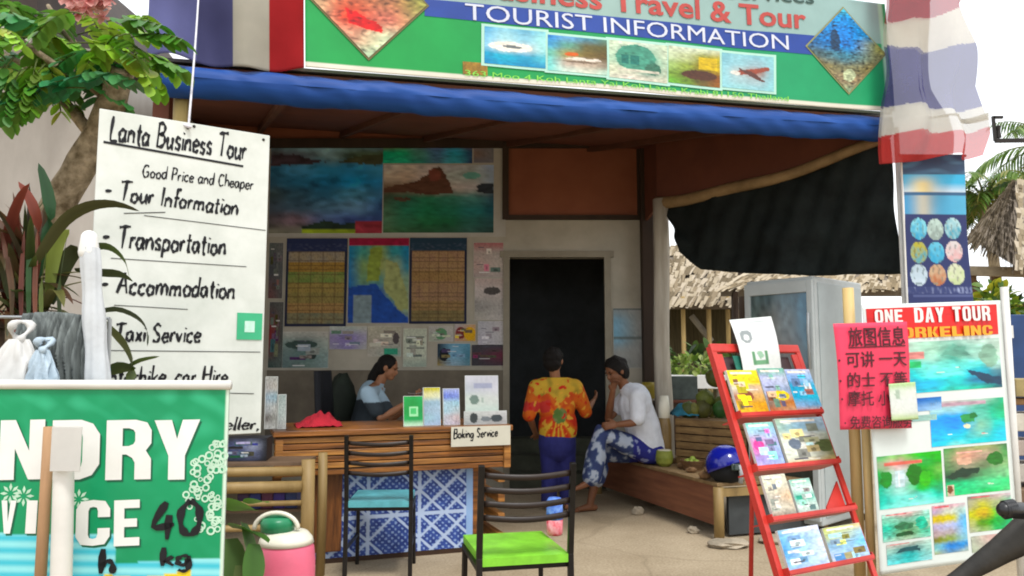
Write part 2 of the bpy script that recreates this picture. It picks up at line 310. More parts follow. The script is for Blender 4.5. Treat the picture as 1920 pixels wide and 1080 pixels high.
def _ring(o, i, closed=True):
    n = len(o); return o + i, [(k, (k + 1) % n, n + (k + 1) % n, n + k) for k in range(n if closed else n - 1)]
def _poly(*ps):
    vs = []; fs = []
    for p in ps: fs.append(tuple(range(len(vs), len(vs) + len(p)))); vs += p
    return vs, fs
def _join(a, b): return a[0] + b[0], a[1] + [tuple(i + len(a[0]) for i in f) for f in b[1]]
_Co = [(1, .62), (1, .8), (.85, .97), (.5, 1), (.15, .97), (0, .8), (0, .2), (.15, .03), (.5, 0), (.85, .03), (1, .2), (1, .38)]
_Ci = [(.64, .62), (.64, .76), (.6, .83), (.5, .85), (.4, .83), (.36, .76), (.36, .24), (.4, .17), (.5, .15), (.6, .17), (.64, .24), (.64, .38)]
FAT = {'N': _poly([(0, 0), (.34, 0), (.34, 1), (0, 1)], [(.66, 0), (1, 0), (1, 1), (.66, 1)], [(.34, 1), (.34, .52), (.66, 0), (.66, .48)]),
 'D': _ring([(0, 0), (0, 1), (.6, 1), (.85, .93), (1, .75), (1, .25), (.85, .07), (.6, 0)], [(.36, .16), (.36, .84), (.5, .84), (.62, .78), (.64, .7), (.64, .3), (.62, .22), (.5, .16)]),
 'R': _join(_ring([(0, .42), (0, 1), (.65, 1), (.9, .95), (1, .82), (1, .6), (.88, .48), (.62, .42)], [(.36, .56), (.36, .86), (.5, .86), (.6, .83), (.64, .78), (.64, .64), (.6, .59), (.5, .56)]), _poly([(0, 0), (.36, 0), (.36, .42), (0, .42)], [(.45, .42), (.62, .42), (.88, .48), (1, .34), (1, 0), (.64, 0), (.64, .28), (.58, .36)])),
 'Y': _poly([(0, 1), (.38, 1), (.5, .68), (.5, 0), (.32, 0), (.32, .4)], [(.5, .68), (.62, 1), (1, 1), (.68, .4), (.68, 0), (.5, 0)]), 'C': _ring(_Co, _Ci, False), 'O': _ring(_Co, _Ci), 'G': _ring(_Co, _Ci, False),
 'E': _poly([(0, 0), (.4, 0), (.4, 1), (0, 1)], [(.4, .82), (1, .82), (1, 1), (.4, 1)], [(.4, .41), (.9, .41), (.9, .59), (.4, .59)], [(.4, 0), (1, 0), (1, .18), (.4, .18)]),
 'L': _poly([(0, 0), (.42, 0), (.42, 1), (0, 1)], [(.42, 0), (1, 0), (1, .19), (.42, .19)]), 'T': _poly([(0, .81), (1, .81), (1, 1), (0, 1)], [(.3, 0), (.7, 0), (.7, .81), (.3, .81)]), 'I': _poly([(0, 0), (1, 0), (1, 1), (0, 1)]),
 'U': _ring([(0, 1), (0, .22), (.15, .04), (.5, 0), (.85, .04), (1, .22), (1, 1)], [(.35, 1), (.35, .25), (.4, .18), (.5, .16), (.6, .18), (.65, .25), (.65, 1)], False), 'V': _poly([(0, 1), (.38, 1), (.5, .35), (.5, 0), (.3, 0)], [(.5, .35), (.62, 1), (1, 1), (.7, 0), (.5, 0)]),
 'A': _poly([(0, 0), (.3, 1), (.5, 1), (.5, .72), (.34, 0)], [(.5, 1), (.7, 1), (1, 0), (.66, 0), (.5, .72)], [(.42, .2), (.58, .2), (.545, .38), (.455, .38)]),
 'S': _ring([(1, .68), (1, .82), (.85, .97), (.5, 1), (.15, .97), (0, .8), (.02, .58), (.3, .44), (.62, .34), (.64, .22), (.5, .15), (.36, .2), (.36, .34)], [(.64, .68), (.62, .8), (.58, .84), (.5, .85), (.4, .83), (.36, .72), (.45, .62), (.75, .54), (1, .4), (1, .18), (.8, .02), (.2, .02), (0, .3)], False),
 'K': _poly([(0, 0), (.38, 0), (.38, 1), (0, 1)], [(.38, .35), (.64, 1), (1, 1), (.72, .52), (.38, .6)][:3] + [(.66, .5), (.38, .42)], [(.42, .45), (.66, .5), (1, 0), (.62, 0)])}
def fat_text(txt, gap=.14):
    vs = []; fs = []; x = 0.
    for ch in txt:
        if ch == ' ': x += .5; continue
        w_ = .38 if ch == 'I' else .72; a, f = FAT[ch]; b = len(vs); vs += [Vector((x + p[0] * w_, p[1], 0)) for p in a]; fs += [tuple(b + i for i in q) for q in f]; x += w_ + gap
    return vs, fs
def words(F, parent, m, geo, p0, p1, hpx, n=.003, h_ref=None, name='lettering'):
    vs, fs = geo; t = MB(); lay(F, t, vs, fs, p0, p1, hpx, n, h_ref)          # each word a mesh of its own
    iv = sorted((min(vs[i].x for i in f), max(vs[i].x for i in f), k) for k, f in enumerate(fs)); groups = []; end = -9; gap = (.22 if h_ref else .3)
    for a, b, k in iv:
        if a - end > gap: groups.append([])
        groups[-1].append(k); end = max(end, b)
    for g in groups:
        ix = sorted({i for k in g for i in fs[k]}); mp = {i: j for j, i in enumerate(ix)}
        w_ = MB(); w_.add([t.v[i] for i in ix], [tuple(mp[i] for i in fs[k]) for k in g]); w_.build(name, m, parent)
def fuse(mb, voxel=.008, smooth=4, factor=.5):      # melts overlapping volumes into one continuous skin
    me = bpy.data.meshes.new('fuse'); me.from_pydata([tuple(v) for v in mb.v], [], mb.f)
    bm = bmesh.new(); bm.from_mesh(me); bmesh.ops.recalc_face_normals(bm, faces=bm.faces); bm.to_mesh(me); bm.free()
    o = bpy.data.objects.new('fuse', me); COL.objects.link(o)
    m = o.modifiers.new('r', 'REMESH'); m.mode = 'VOXEL'; m.voxel_size = voxel
    m = o.modifiers.new('s', 'SMOOTH'); m.factor = factor; m.iterations = smooth
    dg = bpy.context.evaluated_depsgraph_get(); dg.update(); r = bpy.data.meshes.new_from_object(o.evaluated_get(dg))
    out = MB(); out.v = [Vector(v.co) for v in r.vertices]; out.f = [tuple(p.vertices) for p in r.polygons]; out.c = [(.5, .5, .5)] * len(out.v)
    bpy.data.objects.remove(o); bpy.data.meshes.remove(me); bpy.data.meshes.remove(r); return out
def dye(mb, fn): mb.hascol = True; mb.c = [hx(fn(v)) for v in mb.v]; return mb
def cut(mb, co, no):                                 # trims a cloth shell flat at a hem
    me = bpy.data.meshes.new('cut'); me.from_pydata([tuple(v) for v in mb.v], [], mb.f); bm = bmesh.new(); bm.from_mesh(me)
    bmesh.ops.bisect_plane(bm, geom=bm.verts[:] + bm.edges[:] + bm.faces[:], plane_co=co, plane_no=no, clear_outer=True)
    bm.verts.ensure_lookup_table(); bm.verts.index_update()
    out = MB(); out.v = [v.co.copy() for v in bm.verts]; out.f = [tuple(x.index for x in f.verts) for f in bm.faces]; out.c = [(.5, .5, .5)] * len(out.v)
    bm.free(); bpy.data.meshes.remove(me); return out
def copy_tree(o, parent=None):
    c = o.copy(); COL.objects.link(c)
    if parent is not None: c.parent = parent
    for ch in list(o.children): copy_tree(ch, c)
    return c
# ---------------------------------------------------------------- ground
m = MB(); m.grid(lambda u, v: Vector((-90 + 180 * u, -30 + 180 * v, -.02 + .012 * nz(u * 40, v * 40))), 60, 60)
tag(m.build('ground', mat('sandy_ground', 'b5a184', .95, .3, 3.5, .6, col2='94805f')), kind='structure')
m = MB(); m.box((0.1, 6.4, -.05), (9.0, 9.6, .1))
cm = mat('worn_concrete', 'b8a88e', .85, .2, 1.1, .4, col2='95856b')
n_ = cm.node_tree.nodes; L_ = cm.node_tree.links; b_ = n_['Principled BSDF']; src = b_.inputs['Base Color'].links[0].from_socket      # grit and hairline cracks
tc = n_.new('ShaderNodeTexCoord'); g1 = n_.new('ShaderNodeTexNoise'); g1.inputs['Scale'].default_value = 60; g1.inputs['Detail'].default_value = 8; r1 = n_.new('ShaderNodeValToRGB'); r1.color_ramp.elements[0].position = .35; r1.color_ramp.elements[1].position = .62; r1.color_ramp.elements[0].color = (.74, .71, .67, 1); r1.color_ramp.elements[1].color = (1, 1, 1, 1)
vo = n_.new('ShaderNodeTexVoronoi'); vo.feature = 'DISTANCE_TO_EDGE'; vo.inputs['Scale'].default_value = .9; r2 = n_.new('ShaderNodeValToRGB'); r2.color_ramp.elements[0].position = 0; r2.color_ramp.elements[1].position = .012; r2.color_ramp.elements[0].color = (.45, .42, .38, 1); r2.color_ramp.elements[1].color = (1, 1, 1, 1)
wn = n_.new('ShaderNodeTexNoise'); wn.inputs['Scale'].default_value = 3; wm = n_.new('ShaderNodeMix'); wm.data_type = 'RGBA'; wm.inputs[0].default_value = .12; L_.new(tc.outputs['Object'], wn.inputs['Vector']); L_.new(tc.outputs['Object'], wm.inputs[6]); L_.new(wn.outputs['Color'], wm.inputs[7]); L_.new(wm.outputs[2], vo.inputs['Vector'])
m1 = n_.new('ShaderNodeMix'); m1.data_type = 'RGBA'; m1.blend_type = 'MULTIPLY'; m1.inputs[0].default_value = 1; m2 = n_.new('ShaderNodeMix'); m2.data_type = 'RGBA'; m2.blend_type = 'MULTIPLY'; m2.inputs[0].default_value = .3
L_.new(tc.outputs['Object'], g1.inputs['Vector']); L_.new(g1.outputs[0], r1.inputs[0]); L_.new(vo.outputs['Distance'], r2.inputs[0]); L_.new(src, m1.inputs[6]); L_.new(r1.outputs[0], m1.inputs[7]); L_.new(m1.outputs[2], m2.inputs[6]); L_.new(r2.outputs[0], m2.inputs[7]); L_.new(m2.outputs[2], b_.inputs['Base Color'])
tag(m.build('concrete_floor', cm, bevel=.02), kind='structure')

# ---------------------------------------------------------------- the shop shell
DW = 8.4
AL = P(290, 149, 4.38); AR = P(1660, 243, 5.85)                # awning line
AU = (AR - AL).normalized(); AN = Vector((AU.y, -AU.x, 0)).normalized()                    # towards the street
ZR = AL.z + .06
ZB = P(800, 262, DW).z
_nb = -(Vector((-.6, DW, 0)) - AL).dot(AN)
def roofz(x, y):
    q = Vector((x, y, 0)) - AL; zf = ZR + (AR.z - AL.z) * min(1.1, max(-.1, q.dot(AU) / (AR - AL).length)); return zf + (ZB - zf) * (-q.dot(AN)) / _nb
XR = P(1206, 500, DW).x; XL = -3.7
shop = thing('tour_shop', 'open fronted tour booking shop with brown ceiling and pale plaster back wall', 'building', (0, DW, 0))
zl = P(1000, 412, DW).z
dx0, dx1, dzt = P(946, 600, DW).x, P(1143, 600, DW).x, P(1040, 483, DW).z
T = .12
pl = mat('aged_plaster', 'b9b2a2', .85, .14, 2.2, .15, col2='a09a8a')
m = MB()
m.box(((XL + dx0) / 2, DW + T / 2, zl / 2), (dx0 - XL, T, zl))
m.box(((XR + dx1) / 2, DW + T / 2, zl / 2), (XR - dx1, T, zl))
m.box(((dx0 + dx1) / 2, DW + T / 2, (zl + dzt) / 2), (dx1 - dx0, T, zl - dzt))
m.build('back_wall', pl, shop)
br = mat('brown_board', '6f3d2a', .7, .2, 2.0, .1, col2='5c3021')
m = MB(); m.box(((XL + XR) / 2, DW + T / 2, (zl + ZB + .25) / 2), (XR - XL, T, ZB + .25 - zl)); m.build('upper_wall', mat('orange_board', '94583c', .7, .2, 2.0, .1, col2='83492f'), shop)
dkb = mat('dark_timber', '3c2c1f', .7, .25, 5, .15, stretch=(1, 1, .2))
m = MB()
for px_ in (948, 1200): 
    x = P(px_, 350, DW).x; m.box((x, DW - .02, (zl + ZB) / 2), (.07, .04, ZB - zl))
_xb = P(948, 350, DW).x; m.box(((_xb + XR) / 2, DW - .02, zl + .02), (XR - _xb, .05, .05)); m.box(((XL + XR) / 2, DW - .025, ZB - .05), (XR - XL, .06, .1))
m.build('wall_batten', dkb, shop)
m = MB(); fr = mat('pale_frame', '8f8775', .6, .1, 6)
m.box((dx0 + .02, DW - .012, dzt / 2), (.07, .05, dzt)); m.box((dx1 - .02, DW - .012, dzt / 2), (.07, .05, dzt)); m.box(((dx0 + dx1) / 2, DW - .012, dzt + .035), (dx1 - dx0 + .1, .05, .07))
m.build('door_frame', fr, shop)
# dark room behind the door
dk = mat('dark_paint_and_shade', '474b4c', .8, .25, 3, .1)  # inner room walls, also the painted shade under the platform
m = MB(); zz = DW + T; 
m.box(((dx0 + dx1) / 2, zz + 2.0, 1.5), (2.4, .05, 3.0)); m.box((dx0 - .6, zz + 1.0, 1.5), (.05, 2.0, 3.0)); m.box((dx1 + .6, zz + 1.0, 1.5), (.05, 2.0, 3.0)); m.box(((dx0 + dx1) / 2, zz + 1.0, 3.0), (2.4, 2.1, .05))
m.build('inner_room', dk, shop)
m = MB()
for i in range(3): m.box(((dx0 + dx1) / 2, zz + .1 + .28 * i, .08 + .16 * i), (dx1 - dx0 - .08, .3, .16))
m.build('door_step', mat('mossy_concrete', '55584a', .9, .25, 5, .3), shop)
# left side wall, out of view, kept low so light leaks in
SL = Vector((AL.x - .05, AL.y + .25, 0)); SB = Vector((XL, DW, 0))
m = MB(); m.prism([SL, SB, SB + Vector((0, 0, 1.15)), SL + Vector((0, 0, 1.15))], (-.1, -.03, 0)); m.build('side_wall', pl, shop)
m = MB(); m.beam(SL, SL + Vector((0, 0, ZR)), .1, .1, up=(0, 1, 0)); m.build('post', br, shop)
# roof: ceiling boards below, sheet above
cl = [Vector((AL.x - .1, AL.y - .02, 0)), Vector((AR.x + .05, AR.y - .02, 0)), Vector((XR + .25, DW + .2, 0)), Vector((XL - .1, DW + .2, 0))]
for p in cl: p.z = roofz(p.x, p.y)
m = MB(); m.prism(cl, (0, 0, .04)); m.build('ceiling', br, shop)
m = MB()
for k in range(1, 6):
    t = k / 6; a = cl[0].lerp(cl[1], t); b = cl[3].lerp(cl[2], t); m.beam(a - Vector((0, 0, .035)), b - Vector((0, 0, .035)), .05, .07)
m.build('rafter', mat('brown_rafter', '5e3826', .7, .2, 5, .1), shop)
m = MB(); m.prism([p + Vector((0, 0, .06)) for p in cl], (0, 0, .02)); m.build('roof', mat('grey_sheet', '8d8d88', .5, .2, 3), shop)
# posts and the pole on the open side
PB = P(1241, 560, 7.6); PB.z = 0
pz = P(1240, 383, 7.6).z
wood = mat('weathered_wood', 'c2bbac', .8, .22, 9, .3, stretch=(1, 1, .12), col2='978e7f')
m = MB(); m.tube([PB + Vector((.01 * math.sin(z * 3), 0, z)) for z in (0, .5, 1, 1.5, 2, 2.5, pz + .05)], [.088, .085, .083, .08, .078, .077, .075], 12, jit=.12); m.build('post', wood, shop, smooth=True)
m = MB(); m.box((XR + .03, DW - .08, ZB / 2), (.13, .13, ZB)); m.build('post', dkb, shop, bevel=.01)
FP = P(1689, 420, 5.8); FP.z = 0
m = MB(); m.tube([FP, FP + Vector((0, 0, AR.z))], .019, 10); m.build('post', mat('white_pipe', 'd2d0ca', .45, .08, 5), shop, smooth=True)
LP_ = P(340, 200, 4.5); LP_.z = 0
bam = mat('bamboo', 'b09a62', .55, .22, 7, .15, stretch=(1, 1, .15), col2='8f7a48')
m = MB(); m.tube([LP_, LP_ + Vector((0, 0, 1.5)), LP_ + Vector((0, 0, ZR))], .045, 12); m.build('post', bam, shop, smooth=True)
pa = Vector((PB.x - .02, PB.y + .05, pz + .02)); pb = P(1655, 262, 5.86)
m = MB(); m.tube([pa.lerp(pb, t) + Vector((0, 0, -.07 * math.sin(t * math.pi) - .012 * math.sin(t * 12))) for t in [i / 14 for i in range(15)]], [.062 - .022 * i / 14 for i in range(15)], 10, jit=.12)
m.build('eave_pole', mat('peeled_pole', '9a7f58', .75, .25, 6, .25, col2='7b6342'), shop, smooth=True)
sag = lambda t: pa.lerp(pb, t) + Vector((0, 0, -.07 * math.sin(t * math.pi) - .012 * math.sin(t * 12)))
m = MB(); q = [sag(i / 14) for i in range(15)] + [Vector((pb.x, pb.y, roofz(pb.x, pb.y) - .005)), Vector((pa.x, pa.y, roofz(pa.x, pa.y) - .005))]
m.prism(q, (.03, .02, 0)); c0 = Vector((XR, DW, pz - .05)); q2 = [pa + Vector((0, 0, -.03)), c0, Vector((XR, DW, roofz(XR, DW))), Vector((pa.x, pa.y, roofz(pa.x, pa.y) - .005))]; m.prism(q2, (.03, .01, 0)); m.build('gable_board', br, shop)
# blue rolled awning along the eave
aw = thing('rolled_awning', 'blue rolled awning tube along the front eave under the green banner', 'awning', tuple(AL))
blue = mat('blue_vinyl', '1f4c94', .55, .18, 3, .2, stretch=(.25, .25, 3), spec=.2, col2='183c7c')
def awn(u, v):
    c = AL.lerp(AR, u) + Vector((0, 0, -.02 * math.sin(u * math.pi))); a = v * 2 * math.pi; r = .092 * (1 + .05 * nz(u * 9, v * 3)) + .005 * math.sin(u * 46 + v * 9 + 3 * nz(u * 12, v * 2, 5.)) + .003 * math.sin(u * 130 + v * 25 + 4 * nz(u * 20, v * 3))
    return c + AN * (math.cos(a) * r) + Vector((0, 0, math.sin(a) * r))
m = MB(); m.grid(awn, 260, 28); m.v = m.v; m.build('vinyl_roll', blue, aw, smooth=True)
m = MB(); m.tube([AL - AU * .34, AR + AU * .04], .022, 8); m.build('pole', mat('dark_metal', '2b2622', .5, .2, 6, metal=.4), aw, smooth=True)
for t, nm in ((0.0, 'end_cap'), (1.0, 'end_cap')):
    c = AL.lerp(AR, t); m = MB(); m.lathe([(.0, -.004), (.088, -.004), (.088, .004), (.03, .012), (0, .012)], c, 18, X=AN, Y=(0, 0, 1), Z=AU * (1 if t else -1)); m.build(nm, blue, aw)
m = MB(); s_ = AL - AU * .34
m.beam(s_ + AU * .16 + Vector((0, 0, -.02)), s_ + AU * .16 + Vector((0, 0, .24)), .03, .03); m.beam(s_ + AU * .3 + Vector((0, 0, .1)), s_ + Vector((0, 0, .1)) + AU * .12, .03, .03)
m.build('bracket', mat('rusty_brown', '4a2c20', .7, .25, 9), aw)

# black shade cloth hung from the eave pole
t0 = pa + Vector((.05, -.03, -.04)); t1 = pb + Vector((.06, .0, -.05)); b0 = P(1290, 503, 7.35); b1 = P(1688, 513, 5.86)
def tarp(u, v):
    top = t0.lerp(t1, u) + Vector((0, 0, .05 - .07 * math.sin(u * math.pi) - .012 * math.sin(u * 12))); bot = b0.lerp(b1, u) + Vector((0, 0, -.035 * math.sin(u * math.pi)))
    if u < .08: bot = bot + Vector((-.09, .02, .17)) * (1 - u / .08)
    p = top.lerp(bot, v); k = .035 * math.sin(u * 17 + v * 3) * v + .05 * nz(u * 5, v * 3) + .012 * math.sin(u * 60 + v * 14)
    return p + Vector((.8 * k, k, .0))
m = MB(); m.grid(tarp, 60, 24)
o = m.build('shade_cloth', mat('black_net', '1b2120', .8, .35, 5, .5, spec=.2), smooth=True, solid=.006)
tag(o, 'black shade cloth hung from the wooden pole on the open side', 'shade cloth')

# ---------------------------------------------------------------- green banner over the awning
FB = Frame(AL + AN * .1, AU)
bx0, bx1 = FB.px(572, 60)[0], FB.px(1664, 60)[0]
by0 = (FB.px(572, 125)[1] + FB.px(1664, 210)[1]) / 2; by1 = by0 + .86
bn = thing('shop_banner', 'green tourist information banner with holiday photos above the blue awning', 'banner', tuple(FB.pt((bx0 + bx1) / 2, by0)))
def bpt(x, y, n=0.): return FB.pt(x, y, n + .022 * nz(x * 1.3, y * 1.2, 3.) + .010 * math.sin(x * 2.6 + y * 2))
class Bent(Frame):
    def pt(s, x, y, n=0.): return bpt(x, y, n)
BB = Bent(FB.O, FB.U)
sA = FB.px(830, 0)[1], FB.px(1200, 30)[1]
def quadpx(F, pts):                    # sheet patch through four picture points: top left, top right, bottom right, bottom left
    A, B, C_, D = [Vector(F.px(*p)) for p in pts]; return lambda u, v: (A.lerp(B, u)).lerp(D.lerp(C_, u), v)
bq = quadpx(FB, [(796, -2), (1548, 70), (1548, 106), (796, 30)])
def btop(x):
    A, B = bq(0, 0), bq(1, 0); return A.y + (B.y - A.y) * (x - A.x) / (B.x - A.x)
def bancol(u, v):
    x = bx0 + (bx1 - bx0) * u; y = by1 + (by0 - by1) * v
    if y < by0 + .035: return hx('d8d4c4')
    if u > .985: return hx('a9d8bd') if u < .992 else hx('25a765')
    if y > btop(x) - .01:
        return mixc(hx('93aaa0'), hx('8fb0ae'), u) if u > .02 else hx('35a870')
    g = mixc(hx('1f9560'), hx('1c9748'), .5 + .5 * math.sin(u * 5 + 1)); return mixc(g, hx('0f9c6c'), max(0, u - .6) * .9)
m = MB(); m.grid(lambda u, v: bpt(bx0 + (bx1 - bx0) * u, by1 + (by0 - by1) * v), 220, 90, bancol)
m.build('cloth', vmat('banner_cloth', .55, .3), bn, smooth=True, solid=.003)
def strip(F, mb, x0, x1, y0, y1, n, nx=40, ny=1):
    mb.grid(lambda u, v: F.pt(x0 + (x1 - x0) * u, y0 + (y1 - y0) * v, n), nx, ny); return mb
m = MB()
m.grid(lambda u, v: bpt(*bq(u, v), .004), 60, 3); m.build('blue_band', mat('banner_blue', '1d3f93', .5, .12, 3), bn)
wh = mat('sign_white', 'c9cddb', .5, .06, 8)
words(BB, bn, wh, text_geo('TOURIST INFORMATION', 0), (872, 37), (1478, 94), 30, .008, .69)
words(BB, bn, mat('banner_red', 'b1433c', .5, .1, 6), text_geo('Lanta Business Travel & Tour', .022), (700, -24), (1510, 55), 42, .007, .69)
words(BB, bn, mat('banner_dark', '2c4a44', .5, .1, 6), text_geo('Koh Lanta Services', .01), (1120, -24), (1524, 9), 26, .007, .69)
words(BB, bn, mat('banner_lime', '7fcf4a', .5, .1, 6), text_geo('363 Moo 4 Koh Lanta Yai Koh Lanta Krabi 81150 Thailand', .0), (872, 141), (1478, 190), 10, .008, .69)
m = MB(); a, b, c, d = FB.rect(868, 117, 914, 140); strip(BB, m, a, b, c, d, .006); m.build('address_patch', mat('ochre', '9a7420', .5, .3, 40), bn)
PX = [
 ((908, 50, 1022, 124), paint(['5f9fc4 8fc0d0 6fa6c0 8fc7d0', '7fb6d4 a6d0d8 8fbfd0 a6d8d4', '8fc0d8 d8d8d0 c0d0d4 9fd0d0', '2f8fb4 3f9fb8 3f90b0 5fb0c0', '1f7fae 2f8fb4 2f80a8 3f88b0'],
   [('e', (.42, .5, .36, .13), 'e6e2d8'), ('e', (.45, .49, .16, .04), '6a6f70')], .1, 1)),
 ((1026, 66, 1136, 138), paint(['3f7fc0 6f9fc8 4f7f90 5f7f70', '4f8fb8 5f8f80 5f5a38 4f4a2a', '6fae9f 8f8a58 6a5a34 5a4a2c', '7fc4c0 b8a89a b0a090 8a8070', '86ccc6 c8d8cc d0d4c4 b8d4c4'],
   [('e', (.4, .5, .12, .06), 'c0633c'), ('e', (.6, .62, .3, .04), 'd8cfc4'), ('e', (.55, .7, .3, .03), '7a6a5a')], .15, 2)),
 ((1140, 76, 1250, 152), paint(['c4d0b8 c8d2bc c4d0c0 c0ccb4', 'b8c8b0 7f9f90 8fae98 c4d0b8', 'a8c0a8 3f7f70 4f8f7c b0c4ac', 'c4c8b0 b8bca8 6f8f80 a8b4a0', 'c8cab8 d4ccc0 c4c0b0 c8c8b4'],
   [('e', (.45, .42, .34, .36), '4f8a76'), ('r', (.2, .35, .32, .6), '2f6a60'), ('r', (.36, .36, .5, .6), '2f6a60'), ('e', (.75, .68, .14, .16), '3f6a58'), ('r', (.15, .72, .85, .8), 'c8c4b4')], .2, 3)),
 ((1252, 86, 1350, 160), paint(['c8d0b8 ccd4c0 c8d0b4 b8bca0', 'c0ccac b0b890 8a8a3c a89a3c', '9fb878 8a9a50 7a6a28 b09a28', '7a9a4a 5a6a30 4a3c24 7a4a28', '6aa84a 6a8a40 6a5a34 8a5a30'],
   [('r', (.58, .22, .95, .55), 'c4aa24'), ('e', (.6, .72, .34, .13), '4a2e22')], .18, 4)),
 ((1354, 98, 1450, 168), paint(['7fb0bc 8fbcc4 86b4c0 8fc0c4', '86b4c0 90b8c0 94b0b8 90c0c8', '90bcc4 a8b4b4 9a7a70 8ab4bc', '94c0c8 a0bcc0 a0b4b8 90c0c8', '94c4cc 98c8cc 98c4cc 94c8cc'],
   [('p', [(.2, .5), (.55, .42), (.9, .3), (.93, .38), (.6, .58), (.25, .6)], '8a4a3c'), ('p', [(.3, .4), (.6, .5), (.85, .75), (.75, .75), (.45, .55)], '5a3a34'), ('e', (.25, .55, .1, .06), 'd8d4cc')], .1, 5)),
]
for bxp, fn in PX:
    x0_, y0_, x1_, y1_ = bxp; h_ = .1 * (x1_ - x0_)
    pq = quadpx(FB, [(x0_, y0_), (x1_, y0_ + h_), (x1_, y1_ + h_ * .5), (x0_, y1_ - h_ * .5)]); m = MB(); m.grid(lambda u, v: bpt(*pq(u, v), .009), 66, 46, fn); m.build('photo_print', VP, bn)
    m = MB(); k_ = .05
    for (u0, u1, v0, v1) in ((-k_, 1 + k_, -k_ * 1.4, 0), (-k_, 1 + k_, 1, 1 + k_ * 1.4), (-k_, 0, 0, 1), (1, 1 + k_, 0, 1)): m.grid(lambda u, v: bpt(*pq(u0 + (u1 - u0) * u, v0 + (v1 - v0) * v), .007), 8, 2)
    m.build('photo_border', mat('aqua_white', 'a8d4c4', .5, .05, 5), bn)
def diamond(pxs, fn, edge):
    cx, cy = FB.px(*pxs[0]); hw = abs(FB.px(*pxs[1])[0] - cx); hh = abs(FB.px(*pxs[2])[1] - cy); k = 80
    def dm(u, v, n=.01, s=1.): 
        a = (u - .5) * 2; b = (v - .5) * 2; X = (a + b) / 2; Y = (a - b) / 2; return bpt(cx + X * hw * s, cy + Y * hh * s, n)
    m = MB(); m.grid(lambda u, v: dm(u, v, .007, 1.05), 12, 12); m.build('photo_border', edge, bn)
    m = MB(); m.grid(lambda u, v: dm(u, v), k, k, lambda u, v: fn(((u + v) - 1) / 2 + .5, ((v - u) + 1) / 2)); m.build('photo_print', VP, bn)
diamond([(690, 0), (576, 0), (686, 108)], paint(['5a7a40 6a7a38 7a8a4a 5a7030', '6a7a40 8a6a50 7a7a40 4a6a2c', '9a8a6a a0705a 8a7040 5a6a34', 'b09a7a b0604a 9a6a50 8a8a50', 'c8b090 c04a3c b87060 a8a070', 'b8c4a0 c0907a c0c8a8 a8b890', 'b0c8a8 b4c8a8 b0c8a8 a8c4a0'],
   [('p', [(.3, .58), (.62, .72), (.6, .78), (.34, .72)], 'c0302c')], .35, 6, 11), mat('banner_brown', '6a6038', .6, .1, 6))
diamond([(1585, 95), (1512, 92), (1590, 18)], paint(['3f9fb0 4f9fb4 4f8a90', '3f8fa8 2f7fc0 6f8f70', '2f6fa0 1f78c0 3f80a0', '2f5f90 2070b8 9a9a50', '4a5a58 3f6f80 8a8a60', '8a7a4c 6a6a50 8a7a4c', '9a8a6a 8a7a60 7a6a48', '9a9a80 8aa080 8a7a60'],
   [('e', (.36, .4, .07, .13), '1c3a58'), ('e', (.52, .8, .08, .07), 'a8b090')], .45, 8, 13), mat('banner_tan', '8a8a5a', .6, .1, 6))

# flags on both sides of the banner
FL = vmat('flag_cloth', .85, .1, trans=.45)
x0 = FB.px(276, 60)[0]; x1 = FB.px(570, 60)[0]; y0 = FB.px(420, 118)[1]
def lf(u, v):
    x = x0 + (x1 - x0) * u; y = y0 + .9 - .9 * v + .012 * math.sin(u * 7)
    k = .05 * math.sin(x * 16 + .6 * math.sin(y * 3)) * (1 - .6 * u) + .05 * nz(x * 4, y * 2) + .03 * math.sin(x * 7 + y * 9) * (1 - u); return FB.pt(x, y, k - .03)
def lfc(u, v): return (hx('7477a8') if u < .3 else hx('565780')) if u < .535 else hx('bdb8aa') if u < .765 else hx('b02c30')
m = MB(); m.grid(lf, 170, 50, lfc); o = m.build('thai_flag', FL, smooth=True, solid=.002); tag(o, 'flag with broad blue, white and red stripes left of the banner', 'flag')
FR = Frame(P(1665, 300, 5.55), (.985, .17, 0))
def edge(v):   # photo outline of the right flag, top to bottom
    L = [(0, 1655, 1850), (.12, 1655, 1845), (.28, 1658, 1800), (.5, 1661, 1820), (.66, 1664, 1826), (.8, 1664, 1862), (.9, 1664, 1866), (1, 1662, 1852)]
    for a, b in zip(L, L[1:]):
        if a[0] <= v <= b[0]:
            t = (v - a[0]) / (b[0] - a[0]); return a[1] + (b[1] - a[1]) * t, a[2] + (b[2] - a[2]) * t
    return L[-1][1:]
def rf(u, v):
    a, b = edge(v); py = -110 + 412 * v - (16 * u * u if v > .8 else 0) + 4 * math.sin(u * 9) * v; x, y = FR.px(a + (b - a) * u, py)
    k = .05 * math.sin(u * 15 + v * 5) * (.3 + .7 * v) + .06 * nz(u * 5 + v * 2, v * 4) + .10 * math.sin(u * 5 - v * 7) * u; return FR.pt(x, y, k)
def rfc(u, v):
    s = v + .012 * math.sin(u * 8) + .05 * u * (1 if v < .4 else -.2)
    return hx('a81c28') if s < .37 else hx('d4ccbc') if s < .475 else hx('57548a') if s < .745 else hx('d8d4c8') if s < .872 else hx('c8443f')
m = MB(); m.grid(rf, 90, 200, rfc); m.grid(lambda u, v: rf(u * .6, v) + FR.N * -.035, 54, 200, lambda u, v: rfc(u * .6, v))
fm_ = vmat('thin_flag', .9, .1, trans=.55); n_ = fm_.node_tree.nodes; L_ = fm_.node_tree.links; tb_ = n_.new('ShaderNodeBsdfTransparent'); mx_ = n_.new('ShaderNodeMixShader'); mx_.inputs[0].default_value = .3      # gauzy weave, doubled over on the left half
